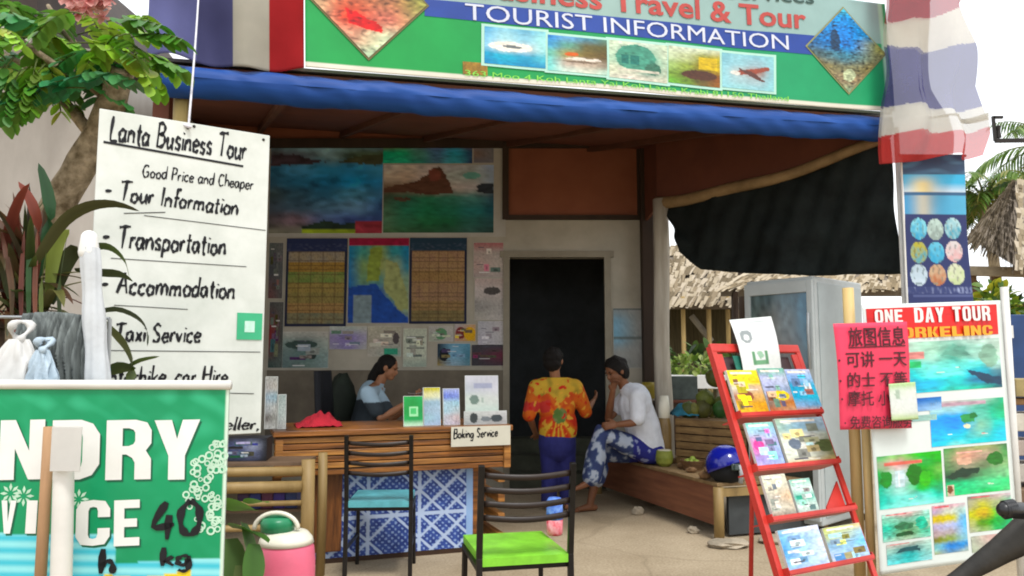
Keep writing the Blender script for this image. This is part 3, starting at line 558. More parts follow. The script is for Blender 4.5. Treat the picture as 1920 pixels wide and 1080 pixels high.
src = n_['Material Output'].inputs[0].links[0].from_socket; L_.new(src, mx_.inputs[1]); L_.new(tb_.outputs[0], mx_.inputs[2]); L_.new(mx_.outputs[0], n_['Material Output'].inputs[0])
o = m.build('thai_flag', fm_, smooth=True, fix=False); tag(o, 'rumpled translucent tricolour flag hanging right of the banner', 'flag')
# ---------------------------------------------------------------- white hand-lettered board
WL, WR = P(187, 200, 2.5), P(506, 257, 2.81); zt = (WL.z + WR.z) / 2; zb = P(492, 812, 2.81).z
FW = Frame(Vector((WL.x, WL.y, zb)), Vector((WR.x - WL.x, WR.y - WL.y, 0))); Wd = Vector((WR.x - WL.x, WR.y - WL.y)).length; Wh = zt - zb
wb = thing('price_board', 'tall white board hand lettered with tour, transport, taxi and hire services', 'sign', tuple(FW.pt(Wd / 2, 0)))
m = MB(); FW.slab(m, 0, Wd, 0, Wh, 0, -.008); m.build('board', mat('white_board', 'd6d9d3', .45, .06, 3.5, .08, col2='b9beb6'), wb, bevel=.002)
ink = mat('black_ink', '15151a', .5, .2, 12, spec=.3)
for txt, p0, p1, h, sd_ in (('Lanta Business Tour', (205, 262), (462, 300), 46, 3), ('Good Price and Cheaper', (266, 331), (475, 356), 24, 4), ('- Tour Information', (196, 372), (447, 404), 36, 5),
        ('- Transportation', (192, 462), (424, 478), 42, 6), ('- Accommodation', (190, 548), (440, 560), 40, 7), ('- Taxi Service', (188, 640), (378, 641), 36, 8), ('- Motorbike, car Hire', (150, 722), (428, 719), 36, 9), ('Traveller,', (352, 806), (486, 805), 24, 10)):
    words(FW, wb, ink, brush_geo(txt, .135 if h > 30 else .12, seed=sd_), p0, p1, h, .0015, 1., name='brush_lettering')
for (a, b, wdt) in (((194, 266), (456, 312), 4.2), ((232, 400), (310, 398), 1.4), ((270, 404), (498, 432), 1.2), ((208, 484), (462, 500), 1.2), ((214, 572), (352, 580), 1.1), ((205, 657), (488, 660), 1.2), ((428, 737), (476, 738), 1.2)):
    m = MB(); qa = FW.px(*a); qb = FW.px(*b); A = FW.pt(*qa, .0013); B = FW.pt(*qb, .0013); m.beam(A, B, .0006, wdt * .0019, up=FW.V); m.build('ruled_line', ink, wb)
gm = mat('sticker_green', '35a878', .4, .08, 9)
st = MB(); a, b, c, d = FW.rect(444, 587, 491, 637); FW.slab(st, a, b, c, d, .003, .0005); s_o = st.build('sticker', gm, wb)
m = MB(); k = .3; FW.slab(m, a + (b - a) * k, b - (b - a) * k, c + (d - c) * .28, d - (d - c) * .3, .004, .0032); m.build('sticker_patch', mat('mint', 'b8dccb', .4, .1, 60), s_o)
hole = mat('dark_hole', '2a2622', .6)
for q in ((364, 237), (494, 262), (352, 240)):
    x, y = FW.px(*q); m = MB(); m.lathe([(.0, 0), (.0055, 0), (.004, .003), (0, .003)], FW.pt(x, y, .0005), 10, X=FW.U, Y=FW.V, Z=FW.N); m.build('screw', hole, wb)
ra = FW.pt(*FW.px(353, 236), .006); rb = P(376, -95, 4.4)
m = MB(); m.tube([ra.lerp(rb, t) + Vector((.006 * math.sin(t * 3), 0, 0)) for t in [i / 10 for i in range(11)]], .0042, 8); m.caps([(ra + Vector((-.012, 0, 0)), .007), (ra + Vector((.006, -.004, -.006)), .007)], 8)
o = m.build('white_cord_line', mat('white_cord', 'c8c6cc', .7, .1, 40), smooth=True); tag(o, 'thin white cord that holds up the hand lettered white board', 'cord')

# ---------------------------------------------------------------- green laundry sign
LD = 2.0
FLs = Frame(P(425, 1079, LD), (1, .03, 0)); lx1 = FLs.px(424, 900)[0]; ly1 = FLs.px(250, 728)[1]; lx0 = lx1 - 1.12; ly0 = ly1 - .72
ls = thing('laundry_sign', 'green laundry service sign with bulky white letters and a handwritten price', 'sign', tuple(FLs.pt((lx0 + lx1) / 2, ly0)))
def lcol(u, v):
    x = lx0 + (lx1 - lx0) * u; y = ly1 + (ly0 - ly1) * v; c = hx('048d5a'); f = nz(x * 26, y * 26, 2.) 
    t = max(0, 1 - v * 2.6); k = math.sin(x * 38 + 2.2 * math.sin(y * 30)) * math.sin(y * 44 + 2 * math.sin(x * 22)); c = mixc(c, hx('34b080'), max(0, k) * t * .75 + max(0, f) * .25)
    yb_ = FLs.px(60, 1012)[1] + .03 * (x - lx0) - .05 * max(0, x - lx0 - .55)
    if x > FLs.px(215, 1050)[0]: yb_ = FLs.px(300, 1052)[1] + (x - FLs.px(300, 1052)[0]) * .04
    if y < yb_: c = mixc(hx('36b8cc'), hx('8fdce0'), .5 + .5 * math.sin(y * 210 + x * 5))
    x2, y2 = FLs.px(360, 1066)
    if y < y2 + .02 * math.sin((x - x2) * 12) and FLs.px(195, 1070)[0] < x < x2: c = hx('e0c520')
    if x > lx1 - .008: c = hx('c9dccb')
    return c
m = MB(); FLs.slab(m, lx0, lx1, ly0, ly1, -.001, -.006); m.build('backing', mat('sign_back', 'a9b4a9', .5, .1, 4), ls)
m = MB(); FLs.print(m, lx0, lx1, ly0, ly1, lcol, 220, 140, .0008); m.build('print', VP, ls)
m = MB(); m.tube([FLs.pt(lx0 - .02, ly1 + .012, 0), FLs.pt(lx1 + .004, ly1 + .008, 0)], .0125, 10); m.build('top_rail', mat('white_pipe', 'd2d0ca', .45, .08, 5), ls, smooth=True)
for fx_ in (.16, .84):
    q = FLs.pt(lx0 + (lx1 - lx0) * fx_, ly0 + .1, -.03); m = MB(); m.tube([(q.x, q.y, 0), (q.x, q.y, ly1 + FLs.O.z - .04)], .014, 8); m.build('leg', mat('white_pipe', 'd2d0ca', .45, .08, 5), ls, smooth=True)
ww = mat('paint_white', 'dcdcd8', .45, .05, 9); shd = mat('letter_shade', '0b5c40', .5, .1, 6)
def block(txt, p0, p1, h, bold, name='block_letter'):
    for off, mt, n_ in (((3, 4), shd, .0016), ((0, 0), ww, .0026)):
        vs, fs = FAT[txt]; vs = [Vector((p[0], p[1], 0)) for p in vs]; m = MB(); lay(FLs, m, vs, fs, (p0[0] + off[0], p0[1] + off[1]), (p1[0] + off[0], p1[1] + off[1]), h, n_, 1.)
        m.build(name if mt is ww else 'letter_shadow', mt, ls)
for ch, a, b in (('L', -245, -178), ('A', -176, -92), ('U', -88, -10), ('N', -2, 82), ('D', 96, 186), ('R', 198, 283), ('Y', 288, 374)): block(ch, (a, 900), (b, 898), 112, .05)
for ch, a, b in (('S', -196, -140), ('E', -132, -84), ('R', -76, -8), ('V', 0, 28), ('I', 48, 68), ('C', 142, 206), ('E', 214, 262)): block(ch, (a, 1024 if a > 100 else 1000), (b, 1022 if a > 100 else 1000), 86 if a > 100 else 62, .04)
for txt, p0, p1, h in (('40', (284, 1005), (384, 1000), 66), ('h', (184, 1074), (220, 1074), 48), ('kg', (300, 1060), (362, 1058), 36)):
    words(FLs, ls, ink, brush_geo(txt, .15, slant=.02, seed=4), p0, p1, h, .004, 1., name='price_lettering')
m = MB(); rnd = random.Random(3)
for k in range(62):
    v = rnd.random(); px_ = 421 - rnd.random() * (18 + 62 * math.sin(min(1, v * 1.15) * 2.6)); py_ = 828 + 170 * v; x, y = FLs.px(px_, py_); r = rnd.uniform(.006, .0115)
    n_ = 10; vs = [FLs.pt(x + math.cos(2 * math.pi * i / n_) * rr, y + math.sin(2 * math.pi * i / n_) * rr, .0018 + k * .00001) for rr in (r, r * .55) for i in range(n_)]
    m.add(vs, [(i, (i + 1) % n_, n_ + (i + 1) % n_, n_ + i) for i in range(n_)])
m.build('lace_print', mat('lace_white', 'b4d4bc', .5, .1, 30), ls)
for (cx_, cy_) in ((45, 930), (148, 936), (20, 925)):
    m = MB()
    for k in range(8):
        x, y = FLs.px(cx_, cy_); a = k * math.pi / 4; d_ = Vector((math.cos(a), math.sin(a))); q = Vector((-d_.y, d_.x)) * .004; c0 = Vector((x, y)) + d_ * .006; c1 = Vector((x, y)) + d_ * .026; cm = (c0 + c1) / 2
        m.add([FLs.pt(*p, .0012) for p in (c0, cm + q, c1, cm - q)], [(0, 1, 2, 3)])
    m.build('flower_print', mat('lace_white', 'b4d4bc', .5, .1, 30), ls)
o = MB(); o.tube([P(92, 800, 1.92), P(84, 940, 1.92), P(70, 1180, 1.92)], [.0125, .0135, .0145], 10, jit=.1)
tag(o.build('wooden_stick', mat('stick_wood', 'b08a66', .8, .2, 9, .2, stretch=(1, 1, .2)), smooth=True), 'slim brown stick standing against the front of the laundry sign', 'stick')
o = MB(); o.caps([(P(120, 862, 1.9), .023), (P(118, 950, 1.9), .0235), (P(112, 1200, 1.9), .0245)], 14)
tag(o.build('white_pipe', mat('white_pipe', 'd2d0ca', .45, .08, 5), smooth=True), 'short white plastic pipe standing before the laundry sign', 'pipe')
FT = Frame(P(96, 885, 1.865), (1, -.05, 0)); a, b, c, d = FT.rect(96, 800, 152, 884); m = MB(); FT.slab(m, a, b, c, d, .002, -.002)
o = m.build('plastic_tag', mat('milky_plastic', 'd8d6d2', .3, .08, 6, trans=.3), bevel=.001); tag(o, 'small milky plastic tag fixed to the top of the short white pipe', 'tag')

# ---------------------------------------------------------------- laundry hung behind the sign
def bag(name, top, w0, w1, h, dep, m_, label, px_lean=0.):
    t = thing(name, label, 'bag', tuple(top - Vector((0, 0, h)))); m = MB()
    def f(u, v):
        a = u * 2 * math.pi; w = (w0 + (w1 - w0) * v ** .8) / 2 * (1 + .3 * nz(math.cos(a) * 2, math.sin(a) * 2, v * 4 + top.x)) + .010 * math.sin(a * 9 + v * 4 + 3 * nz(v * 3, a, 1.)) * (.3 + v) * (1 - .3 * v)
        return top + Vector((math.cos(a) * w + px_lean * v, math.sin(a) * w * dep, -h * v))
    m.grid(f, 72, 30); m.lathe([(0, 0), (w1 * .46, 0), (w1 * .4, -.012), (0, -.02)], top + Vector((px_lean, 0, -h)), 20); m.build('bag_body', m_, t, smooth=True)
    m = MB(); r = w0 * .44; m.tube([top + Vector((math.cos(a) * r * (1 + .2 * math.sin(a * 2.3)), .004 + .012 * math.sin(a * 2), r * 1.0 + math.sin(a) * r * 1.2)) for a in [math.pi * (-.5 + 2 * i / 20) for i in range(21)]], [.0085 + .004 * math.sin(i * 1.1) for i in range(21)], 8, jit=.3); m.build('handle_loop', m_, t, smooth=True)
wp = mat('white_poly', 'dfdedb', .4, .06, 5, .3, trans=.25)
bag('plastic_bag', P(36, 636, 2.12), .05, .20, .21, .6, wp, 'white plastic carrier bag hanging by its looped handle above the laundry sign', -.012)
bag('plastic_bag', P(80, 656, 2.08), .03, .10, .14, .6, mat('pale_blue_poly', 'b9cbd8', .4, .1, 18, .3, trans=.2), 'small pale blue plastic bag beside the grey pleated cloth', .004)
dt = (P(48, 588, 2.2), P(196, 594, 2.22))
dr = thing('drying_rack', 'thin metal drying rack carrying the laundry behind the green sign', 'drying rack', (P(80, 700, 2.25).x, 2.25, 0)); mt_ = mat('thin_steel', 'a4a8aa', .35, .1, 9, metal=.5)
r0, r1 = P(-140, 592, 2.21), P(206, 597, 2.235); s0_, s1_ = P(-140, 690, 2.24), P(206, 691, 2.255)
m = MB(); m.tube([r0, r1], .0045, 8); m.build('rail', mt_, dr); m = MB(); m.tube([s0_, s1_], .0045, 8); m.build('rail', mt_, dr)
for q in (r0, r1): m = MB(); m.tube([q, Vector((q.x, q.y + .05, 0))], .006, 8); m.build('leg', mt_, dr)
def drape(u, v):
    p = dt[0].lerp(dt[1], u) + Vector((0, 0, .008 * math.sin(u * 4))); k = (abs(math.sin(u * 34 + 2.5 * nz(u * 4, v * 2))) - .6) * .045 * (.3 + v) ; return p + Vector((.035 * (u - .35) * v + .3 * k, k - .03 * math.sin(v * 2.8), -.215 * v - .01 * math.sin(u * 20) * v))
m = MB(); m.grid(drape, 150, 24); o = m.build('grey_cloth', mat('grey_cloth', '7d8482', .9, .25, 5, .15, stretch=(14, 14, .5), col2='303535'), smooth=True, solid=.003)
tag(o, 'grey pleated cloth draped over the rail behind the laundry sign', 'cloth')
bt = (P(92, 690, 2.24), P(205, 690, 2.24))
m = MB(); m.grid(lambda u, v: bt[0].lerp(bt[1], u) + Vector((0, .008 * math.sin(u * 20 + v * 2), -.10 * v)), 40, 8)
o = m.build('blue_cloth', mat('light_blue_cloth', '45b4e0', .9, .15, 8), smooth=True, solid=.003); tag(o, 'bright light blue cloth peeping out under the grey pleated cloth', 'cloth')
pp = thing('parasol', 'closed white parasol with rounded cap standing beside the leafy red plant', 'parasol', tuple(P(172, 1000, 2.16)))
ptop = P(168, 432, 2.16); pbot = P(186, 760, 2.16)
m = MB(); m.caps([(ptop + Vector((0, 0, -.022)), .022), (ptop + Vector((.001, 0, -.062)), .0275)], 16); m.build('cap', mat('paint_white', 'dcdcd8', .45, .05, 9), pp, smooth=True)
def furl(u, v):
    a = u * 2 * math.pi; p = (ptop + Vector((.004, 0, -.05))).lerp(pbot, v); r = .024 + .008 * v + .0016 * math.sin(a * 7 + v * 6) + .002 * math.sin(v * 17); return p + Vector((math.cos(a) * r, math.sin(a) * r, 0))
m = MB(); m.grid(furl, 64, 20); m.build('furled_canvas', mat('off_white_canvas', 'bfc3c6', .85, .1, 9, .2), pp, smooth=True)
m = MB(); m.tube([pbot + Vector((0, 0, .05)), Vector((pbot.x + .01, pbot.y, 0))], .013, 10); m.build('pole', mat('white_pipe', 'd2d0ca', .45, .08, 5), pp, smooth=True)

# ---------------------------------------------------------------- plants
def leaf(mb, pts, w, c0, c1, fold=.25, prof=None, roll=0.):
    pts = [Vector(p) for p in pts]; n = len(pts) - 1; rows = []
    for i, p in enumerate(pts):
        t = (pts[min(i + 1, n)] - pts[max(i - 1, 0)]).normalized(); s_ = t.cross(Vector((0, 0, 1)))
        if s_.length < .05: s_ = Vector((1, 0, 0))
        s_.normalize(); up = s_.cross(t)
        if roll: s_, up = s_ * math.cos(roll) + up * math.sin(roll), up * math.cos(roll) - s_ * math.sin(roll)
        k = i / n; ww_ = w * (prof(k) if prof else math.sin(math.pi * min(1, .08 + k * .92)) ** .7) * .5
        rows.append((p - s_ * ww_ + up * ww_ * fold, p, p + s_ * ww_ + up * ww_ * fold))
    vs = [q for r in rows for q in r]; cols = [mixc(hx(c0), hx(c1), i / n) for i in range(n + 1) for _ in range(3)]
    cols = [tuple(x * (.82 if j % 3 == 1 else 1) for x in c) for j, c in enumerate(cols)]
    mb.add(vs, [(i * 3 + j, i * 3 + j + 1, i * 3 + j + 4, i * 3 + j + 3) for i in range(n) for j in (0, 1)], cols)
LV = vmat('leaf_skin', .45, .35, trans=.3)
def arc(a, d, L, droop, n=9):
    a = Vector(a); d = Vector(d).normalized(); out = [a]; st_ = L / n
    for i in range(n): d = (d + Vector((0, 0, -droop / n))).normalized(); out.append(out[-1] + d * st_)
    return out
cd = thing('cordyline', 'red and green strap leaved plant growing behind the laundry sign', 'plant', (P(52, 700, 2.45).x, 2.45, 0))
cb = P(52, 560, 2.45)
m = MB(); m.tube([Vector((cb.x, 2.45, 0)), Vector((cb.x + .02, 2.44, .7)), cb + Vector((0, 0, .1))], [.03, .026, .018], 8); m.tube([Vector((cb.x - .05, 2.5, 0)), cb + Vector((-.12, .05, -.05))], [.025, .016], 8)
m.build('stem', mat('plant_stem', '5d4a38', .85, .25, 14), cd, smooth=True)
rnd = random.Random(12); m = MB()
for k in range(85):
    az = rnd.uniform(0, 6.28); el = rnd.uniform(.2, 1.5); base = cb + Vector((rnd.uniform(-.14, .05), rnd.uniform(-.05, .05), rnd.uniform(-.12, .14))); c = rnd.choice([('33421f', '4b5a28'), ('2a3a1e', '3f4c22'), ('5a2a22', '7a3a2c'), ('6a3026', '3d4424'), ('31391d', '5c3a26'), ('6a3a2a', '4a4426'), ('3a2a1e', '2c2c18'), ('4a4a24', '6a6a34')])
    d = Vector((math.cos(az) * math.cos(el), math.sin(az) * math.cos(el) * .7, math.sin(el))); d.x -= .1
    leaf(m, arc(base, d, rnd.uniform(.22, .36), rnd.uniform(.5, 1.9)), rnd.uniform(.018, .036), *c)
def leafpx(pl, w, c0, c1, d0=2.35, d1=2.3, roll=.9, prof=None):
    n = len(pl) - 1; q = [P(x, y, d0 + (d1 - d0) * i / n) for i, (x, y) in enumerate(pl)]; out = []
    qq = [q[0]] + q + [q[-1]]
    for i in range(1, len(qq) - 2):
        for t in (0, .33, .67):
            p0, p1, p2, p3 = qq[i - 1:i + 3]; out.append(.5 * (2 * p1 + (p2 - p0) * t + (2 * p0 - 5 * p1 + 4 * p2 - p3) * t * t + (3 * p1 - p0 - 3 * p2 + p3) * t ** 3))
    out.append(q[-1]); leaf(m, out, w, c0, c1, .2, prof, roll)
leafpx([(62, 500), (80, 470), (120, 415), (165, 388), (215, 383), (262, 396)], .036, '4a4a22', '3a3a1e')
leafpx([(62, 540), (70, 440), (58, 380), (34, 340)], .042, '6a3426', '8a4232', 2.4, 2.36)
leafpx([(70, 520), (92, 430), (88, 360), (72, 305)], .045, '2f5a34', '2c4a2c', 2.42, 2.4)
leafpx([(150, 470), (190, 462), (214, 470), (234, 492), (242, 520)], .028, '2e3a20', '5a7030')
leafpx([(140, 506), (185, 512), (225, 515), (250, 528)], .03, '2a3018', '3a4a22')
leafpx([(170, 590), (215, 580), (255, 595), (275, 620), (276, 650)], .022, '3f4a30', '3a4630')
leafpx([(190, 600), (208, 622), (232, 650), (247, 690), (240, 725)], .05, '5a6428', '4a5a2e', 2.3, 2.27)
leafpx([(200, 700), (225, 690), (255, 690)], .04, '3f4a22', '4a5a28', 2.3, 2.27); leafpx([(236, 690), (262, 676), (300, 668)], .014, '4a5a28', '5a6a38', 2.28, 2.26)
leafpx([(90, 560), (100, 480), (110, 450), (130, 430)], .045, '7a8a3a', '9aa850', 2.42, 2.4)
leafpx([(20, 560), (10, 480), (0, 430), (-30, 400)], .05, '3a4a24', '6a3a2a', 2.4, 2.4); leafpx([(95, 570), (120, 500), (140, 470), (150, 480)], .05, '33401f', '3a3a20', 2.44, 2.42)
for (x0_, x1_, c0, c1) in ((40, 46, '6a3428', '7a4434'), (66, 70, '8a5440', '7a4a36'), (78, 96, '6a7a38', '5a6a30'), (22, 2, '5a4a2a', '6a3a2a'), (112, 128, '3a4a20', '4a5a28'), (54, 56, '35552c', '3a6a34')):
    leafpx([(x0_, 600), (x0_, 540), ((x0_ + x1_) / 2, 480), (x1_, 430)], .017, c0, c1, 2.33, 2.36, .8)
m.build('leaves', LV, cd, smooth=True)
# tree leaning over the corner
tr = thing('tree', 'leaning mottled tree with drooping pinnate leaves above the white board', 'tree', (P(40, 600, 3.2).x - .1, 3.2, 0))
tp = [Vector((P(40, 600, 3.2).x - .12, 3.2, 0)), P(10, 620, 3.2), P(62, 470, 3.2), P(128, 350, 3.18), P(182, 258, 3.15), P(212, 190, 3.1), P(228, 130, 3.05)]
m = MB(); q = []
for i in range(len(tp) - 1):
    for t in (0, .25, .5, .75): q.append(tp[i].lerp(tp[i + 1], t))
q.append(tp[-1]); m.tube(q, [.072 - .022 * (i / (len(q) - 1)) ** 1.2 for i in range(len(q))], 16, jit=.2)
for a, pts in ((0, [(205, 200), (170, 120), (120, 60), (90, 10)]), (1, [(222, 150), (240, 135), (262, 120), (280, 110)]), (2, [(180, 262), (120, 190), (60, 130), (-10, 90)]), (3, [(212, 190), (160, 150), (100, 120), (20, 60)])):
    m.tube([P(x, y, 3.12 - .06 * i * (1 if a % 2 else -1)) for i, (x, y) in enumerate(pts)], [.03, .022, .015, .008], 8, jit=.15)
bark = mat('mottled_bark', 'a3937a', .9, .3, 22, .6, col2='54462f'); m.build('trunk', bark, tr, smooth=True)
m = MB(); rnd = random.Random(5)
def pinnate(base, d, L, droop, c):
    path = arc(base, d, L, droop, 8); m.tube(path, .003, 4)
    m.c[-len(path) * 4:] = [hx('5a6a2a')] * (len(path) * 4)
    for i in range(2, 9):
        t = (path[i] - path[i - 1]).normalized(); s_ = t.cross(Vector((0, 0, 1))); s_ = s_.normalized() if s_.length > .05 else Vector((1, 0, 0))
        for sg in (-1, 1):
            dd = s_ * sg * .85 + t * .45 + Vector((0, 0, rnd.uniform(-.5, .05))); l = L * rnd.uniform(.28, .38) * (1 - .4 * abs(i / 8 - .5)); cc = tuple(x * rnd.uniform(.8, 1.25) for x in hx(c))
            leaf(m, arc(path[i], dd, l, .5, 4), l * .6, cc, tuple(x * 1.15 for x in cc), .12, lambda k: math.sin(math.pi * min(1, .06 + .93 * k)) ** .55, rnd.uniform(-.4, .4))
for k in range(48):
    u = rnd.random()
    if u < .66: x, y = rnd.uniform(-60, 140), rnd.gauss(95, 34)
    elif u < .88: x, y = rnd.uniform(120, 225), rnd.uniform(20, 130) 
    else: x, y = rnd.uniform(200, 262), rnd.uniform(55, 110)
    base = P(x, y, rnd.uniform(2.75, 3.35)); az = rnd.uniform(0, 6.28); d = Vector((math.cos(az), math.sin(az) * .6, rnd.uniform(-.1, .7)))
    pinnate(base, d, rnd.uniform(.2, .36), rnd.uniform(.8, 2.), rnd.choice(['7aa62a', '88b232', '689636', '488a48', '98bc40', '5c8a30']))
for (x, y) in ((10, 120), (40, 130), (60, 125), (85, 120), (25, 110), (70, 110), (-10, 115)): pinnate(P(x, y, 2.8), Vector((rnd.uniform(-.3, .3), -.2, -.4)), .2, 2.2, rnd.choice(['5c8a22', '4f7a1e', '46782c']))
for (x, y, dx, c) in ((225, 140, -1, '2f7a48'), (160, 165, -1, '2a6e3e'), (150, 140, .6, '3a7a44'), (200, 40, .6, '3f7424'), (245, 70, .5, '44781e')): pinnate(P(x, y, 2.85), Vector((dx, -.2, .05)), .26, .5, c)
m.build('crown', LV, tr, smooth=True)
m = MB(); rnd = random.Random(2)
for k in range(34):
    c = P(rnd.gauss(165, 18), rnd.gauss(8, 14), rnd.uniform(2.95, 3.15)); n_ = 5
    az = rnd.uniform(0, 6.28)
    for j in range(n_):
        a = az + j * 2 * math.pi / n_; dd = Vector((math.cos(a), -.5, math.sin(a))); cc = rnd.choice(['e8a0a0', 'e08a8c', 'ecc0b8', 'd86a6c'])
        leaf(m, arc(c, dd, .045, .3, 3), .032, cc, 'e8b0a8', .2, None, rnd.uniform(-.5, .5))
m.build('blossom', vmat('petal', .6, .2, trans=.4), tr, smooth=True)
# broad-leaved pot plant and pink jug below the board
bp = thing('broad_leaf_plant', 'broad leaved green plant in a pot beside the pink jug', 'plant', (P(445, 1000, 2.9).x, 2.9, 0)); bx_ = P(445, 1000, 2.9).x
m = MB(); m.lathe([(0, 0), (.11, 0), (.15, .24), (.16, .26), (.14, .26), (.13, .22), (0, .22)], (bx_, 2.9, 0), 20); m.build('pot', mat('clay', '8f5d42', .8, .2, 6), bp, smooth=True)
m = MB(); rnd = random.Random(8)
for k in range(9): m.tube(arc((bx_, 2.9, .22), (rnd.uniform(-.3, .3), rnd.uniform(-.3, .3), 1), rnd.uniform(.3, .45), .15, 4), .006, 5)
m.build('stem', mat('green_stem', '5c7a3a', .6), bp, smooth=True)
m = MB()
for (x, y, dx, dz, L, W, c) in ((436, 990, .8, .05, .17, .14, '3f6e1e'), (420, 955, .6, .25, .17, .13, '4a7a20'), (455, 980, .4, -.8, .2, .13, '52763a'), (430, 1010, .2, -1, .2, .12, '5c7a44'), (475, 1020, .1, -1, .17, .1, '47702e'), (405, 1000, -.4, -.7, .2, .13, '507440'), (400, 960, -.6, .2, .18, .12, '3c6a1e'), (425, 1050, .2, -1, .2, .12, '5a7848'), (450, 1060, .3, -.9, .18, .1, '6a7a4a'), (465, 945, .6, .3, .1, .09, '4f8020')):
    leaf(m, arc(P(x, y, 2.82 + rnd.uniform(-.06, .06)), (dx, -.35, dz), L, .5, 7), W, c, tuple(v * 1.15 for v in hx(c)), .15, lambda k: math.sin(math.pi * min(1, .1 + .9 * k)) ** .6, rnd.uniform(.2, .8))
m.build('leaves', LV, bp, smooth=True)
jx, jy = P(536, 1040, 3.1).x, 3.1; jz = P(528, 1000, 3.1).z
jg = thing('water_jug', 'pink plastic water jug with a white collar and green lid', 'jug', (jx, jy, 0))
m = MB(); m.lathe([(0, 0), (.10, 0), (.115, .03), (.112, jz - .1), (.106, jz - .05), (.09, jz - .012), (0, jz - .012)], (jx, jy, 0), 28); m.build('jug_body', mat('pink_plastic', 'd9657f', .45, .1, 5, .05), jg, smooth=True)
m = MB(); m.lathe([(.09, jz - .034), (.106, jz - .036), (.1, jz - .016), (.08, jz + .006), (.06, jz + .012), (0, jz + .012)], (jx, jy, 0), 28); m.build('collar', mat('cream_plastic', 'd8d4c2', .35, .06, 4), jg, smooth=True)
m = MB(); m.lathe([(0, jz + .012), (.064, jz + .012), (.066, jz + .045), (.058, jz + .062), (0, jz + .066)], (jx - .035, jy, 0), 24); m.build('lid', mat('green_plastic', '1c7a50', .35, .06, 4), jg, smooth=True)
m = MB(); m.tube([Vector((jx - .035 + .085 * math.cos(a), jy - .02, jz + .02 + .062 * math.sin(a))) for a in [math.pi * i / 14 for i in range(15)]], .009, 8); m.build('handle', mat('cream_plastic', 'd8d4c2', .35, .06, 4), jg, smooth=True)
# ---------------------------------------------------------------- posters on the back wall
FWL = Frame((0, DW - .004, 0), (1, 0, 0))
def poster(name, label, cat, bxp, fn, n=.004, th=.003, nx=50, ny=40, F=None, group=None, back='d8d6cc', m_=None):
    F = F or FWL; a, b, c, d = F.rect(*bxp); t = thing(name, label, cat, tuple(F.pt((a + b) / 2, c, n)), group)
    m = MB(); F.slab(m, a, b, c, d, n, n - th); m.build('sheet', mat('card_' + back, back, .7, .08, 5), t)
    m = MB(); F.print(m, a + .002, b - .002, c + .002, d - .002, fn, nx, ny, n + .0012); m.build('print', m_ or VM, t); return t
m = MB(); a, b, c, d = FWL.rect(500, 264, 948, 444); FWL.slab(m, a, b, c, d, .002, -.0015)
o = m.build('backing_board', mat('grey_board', 'b9b6ac', .7, .1, 3)); tag(o, 'long pale board behind the two big seascape posters', 'board')
poster('sea_poster', 'big dark blue seascape poster with islands next to the mountain poster', 'poster', (506, 268, 718, 438), paint(['5f7a84 6a8a94 7a9aa8 6f8f98 5a7488', '4a4a50 5a6470 6f8a94 4a5a4a 4a5a44', '3a6a8c 4a80a8 3a78a0 3f80b0 4a8ab4', '2f5068 34688c 2f6a94 2f74a4 3a7aac', '3a4a50 2f4a5c 2f5a78 4a7a98 3f6a90', '3a4450 40586c 4a6a84 5a7a98 34507c', '4a4448 6a5a64 4a5a80 3a4a80 2f3f6a', '5a5a50 6a6a60 40704a 3a6a3c 6a3038'],
   [('p', [(0, .14), (.2, .13), (.5, .22), (0, .26)], '3a3038'), ('p', [(.6, .22), (.75, .15), (1, .13), (1, .25)], '3c4030'), ('p', [(.3, .93), (.5, .86), (.66, .9), (.76, .88), (.76, .96), (.3, .96)], '1c2a20'), ('r', (.3, .96, .76, 1), '7a8a3a'), ('r', (.77, .87, 1, 1), '7a3038')], .25, 3, 5, gain=1.9), .006, nx=70, ny=56)
poster('sea_strip_poster', 'narrow turquoise poster strip right above the mountain poster', 'poster', (718, 268, 886, 307), paint(['7a4a40 6a5a4a 5a5a78 5a5a8a 4a6a90 6a5a6a', '2f8a6c 3a9a74 4a7a70 4a6a8c 3f8aa0 2f4a6a', '3a9a7c 40a084 3a7a70 4a6a80 4a90a0 2a3a5a'], (), .2, 7, gain=1.9), .006, ny=16)
poster('mountain_poster', 'big poster of a brown island peak over a green sea', 'poster', (719, 309, 926, 437), paint(['b4b0b0 b8b0a8 b0a8a8 9a9aa0 a0a4a8 8a9ab4', 'b8aca0 b8a89c a8a0a0 a0a8a8 94a0a0 8a98ac', '6a5a4c 7a6a5c 9a8a84 a09a98 a8a4a8 6a7a8a', '3a4a3c 2f5a4a 2f6a50 3a7060 4a7a78 2f4a58', '4a6a54 2f6a54 2a6a4c 2a6450 2f6a68 24505c', '4a6a54 34644a 28603f 24583c 2a544c 2a4a4c', '40583c 34543a 2a4c34 2a4a38 34504a 243a38'],
   [('p', [(0, .34), (.12, .3), (.28, .26), (.36, .18), (.42, .1), (.46, .05), (.5, .03), (.54, .08), (.58, .2), (.62, .32), (.64, .42), (.4, .44), (.2, .4), (0, .42)], '51392f'), ('e', (.46, .16, .06, .09), '6a4038'), ('p', [(.84, .4), (.86, .3), (.94, .26), (1, .28), (1, .42)], '2a3038'), ('e', (.16, .5, .08, .03), '4a3a30'), ('e', (.8, .16, .08, .05), '6a9a94')], .15, 4, gain=1.7), .006, nx=80, ny=60)
poster('notice_paper', 'pale blank paper beside the turquoise strip at the board corner', 'paper', (888, 270, 926, 306), paint(['8a8a94 8a8a90', '94807a 8a8a90', '80808c 8a8a94'], (), .1, 3), .006, ny=8, nx=8)
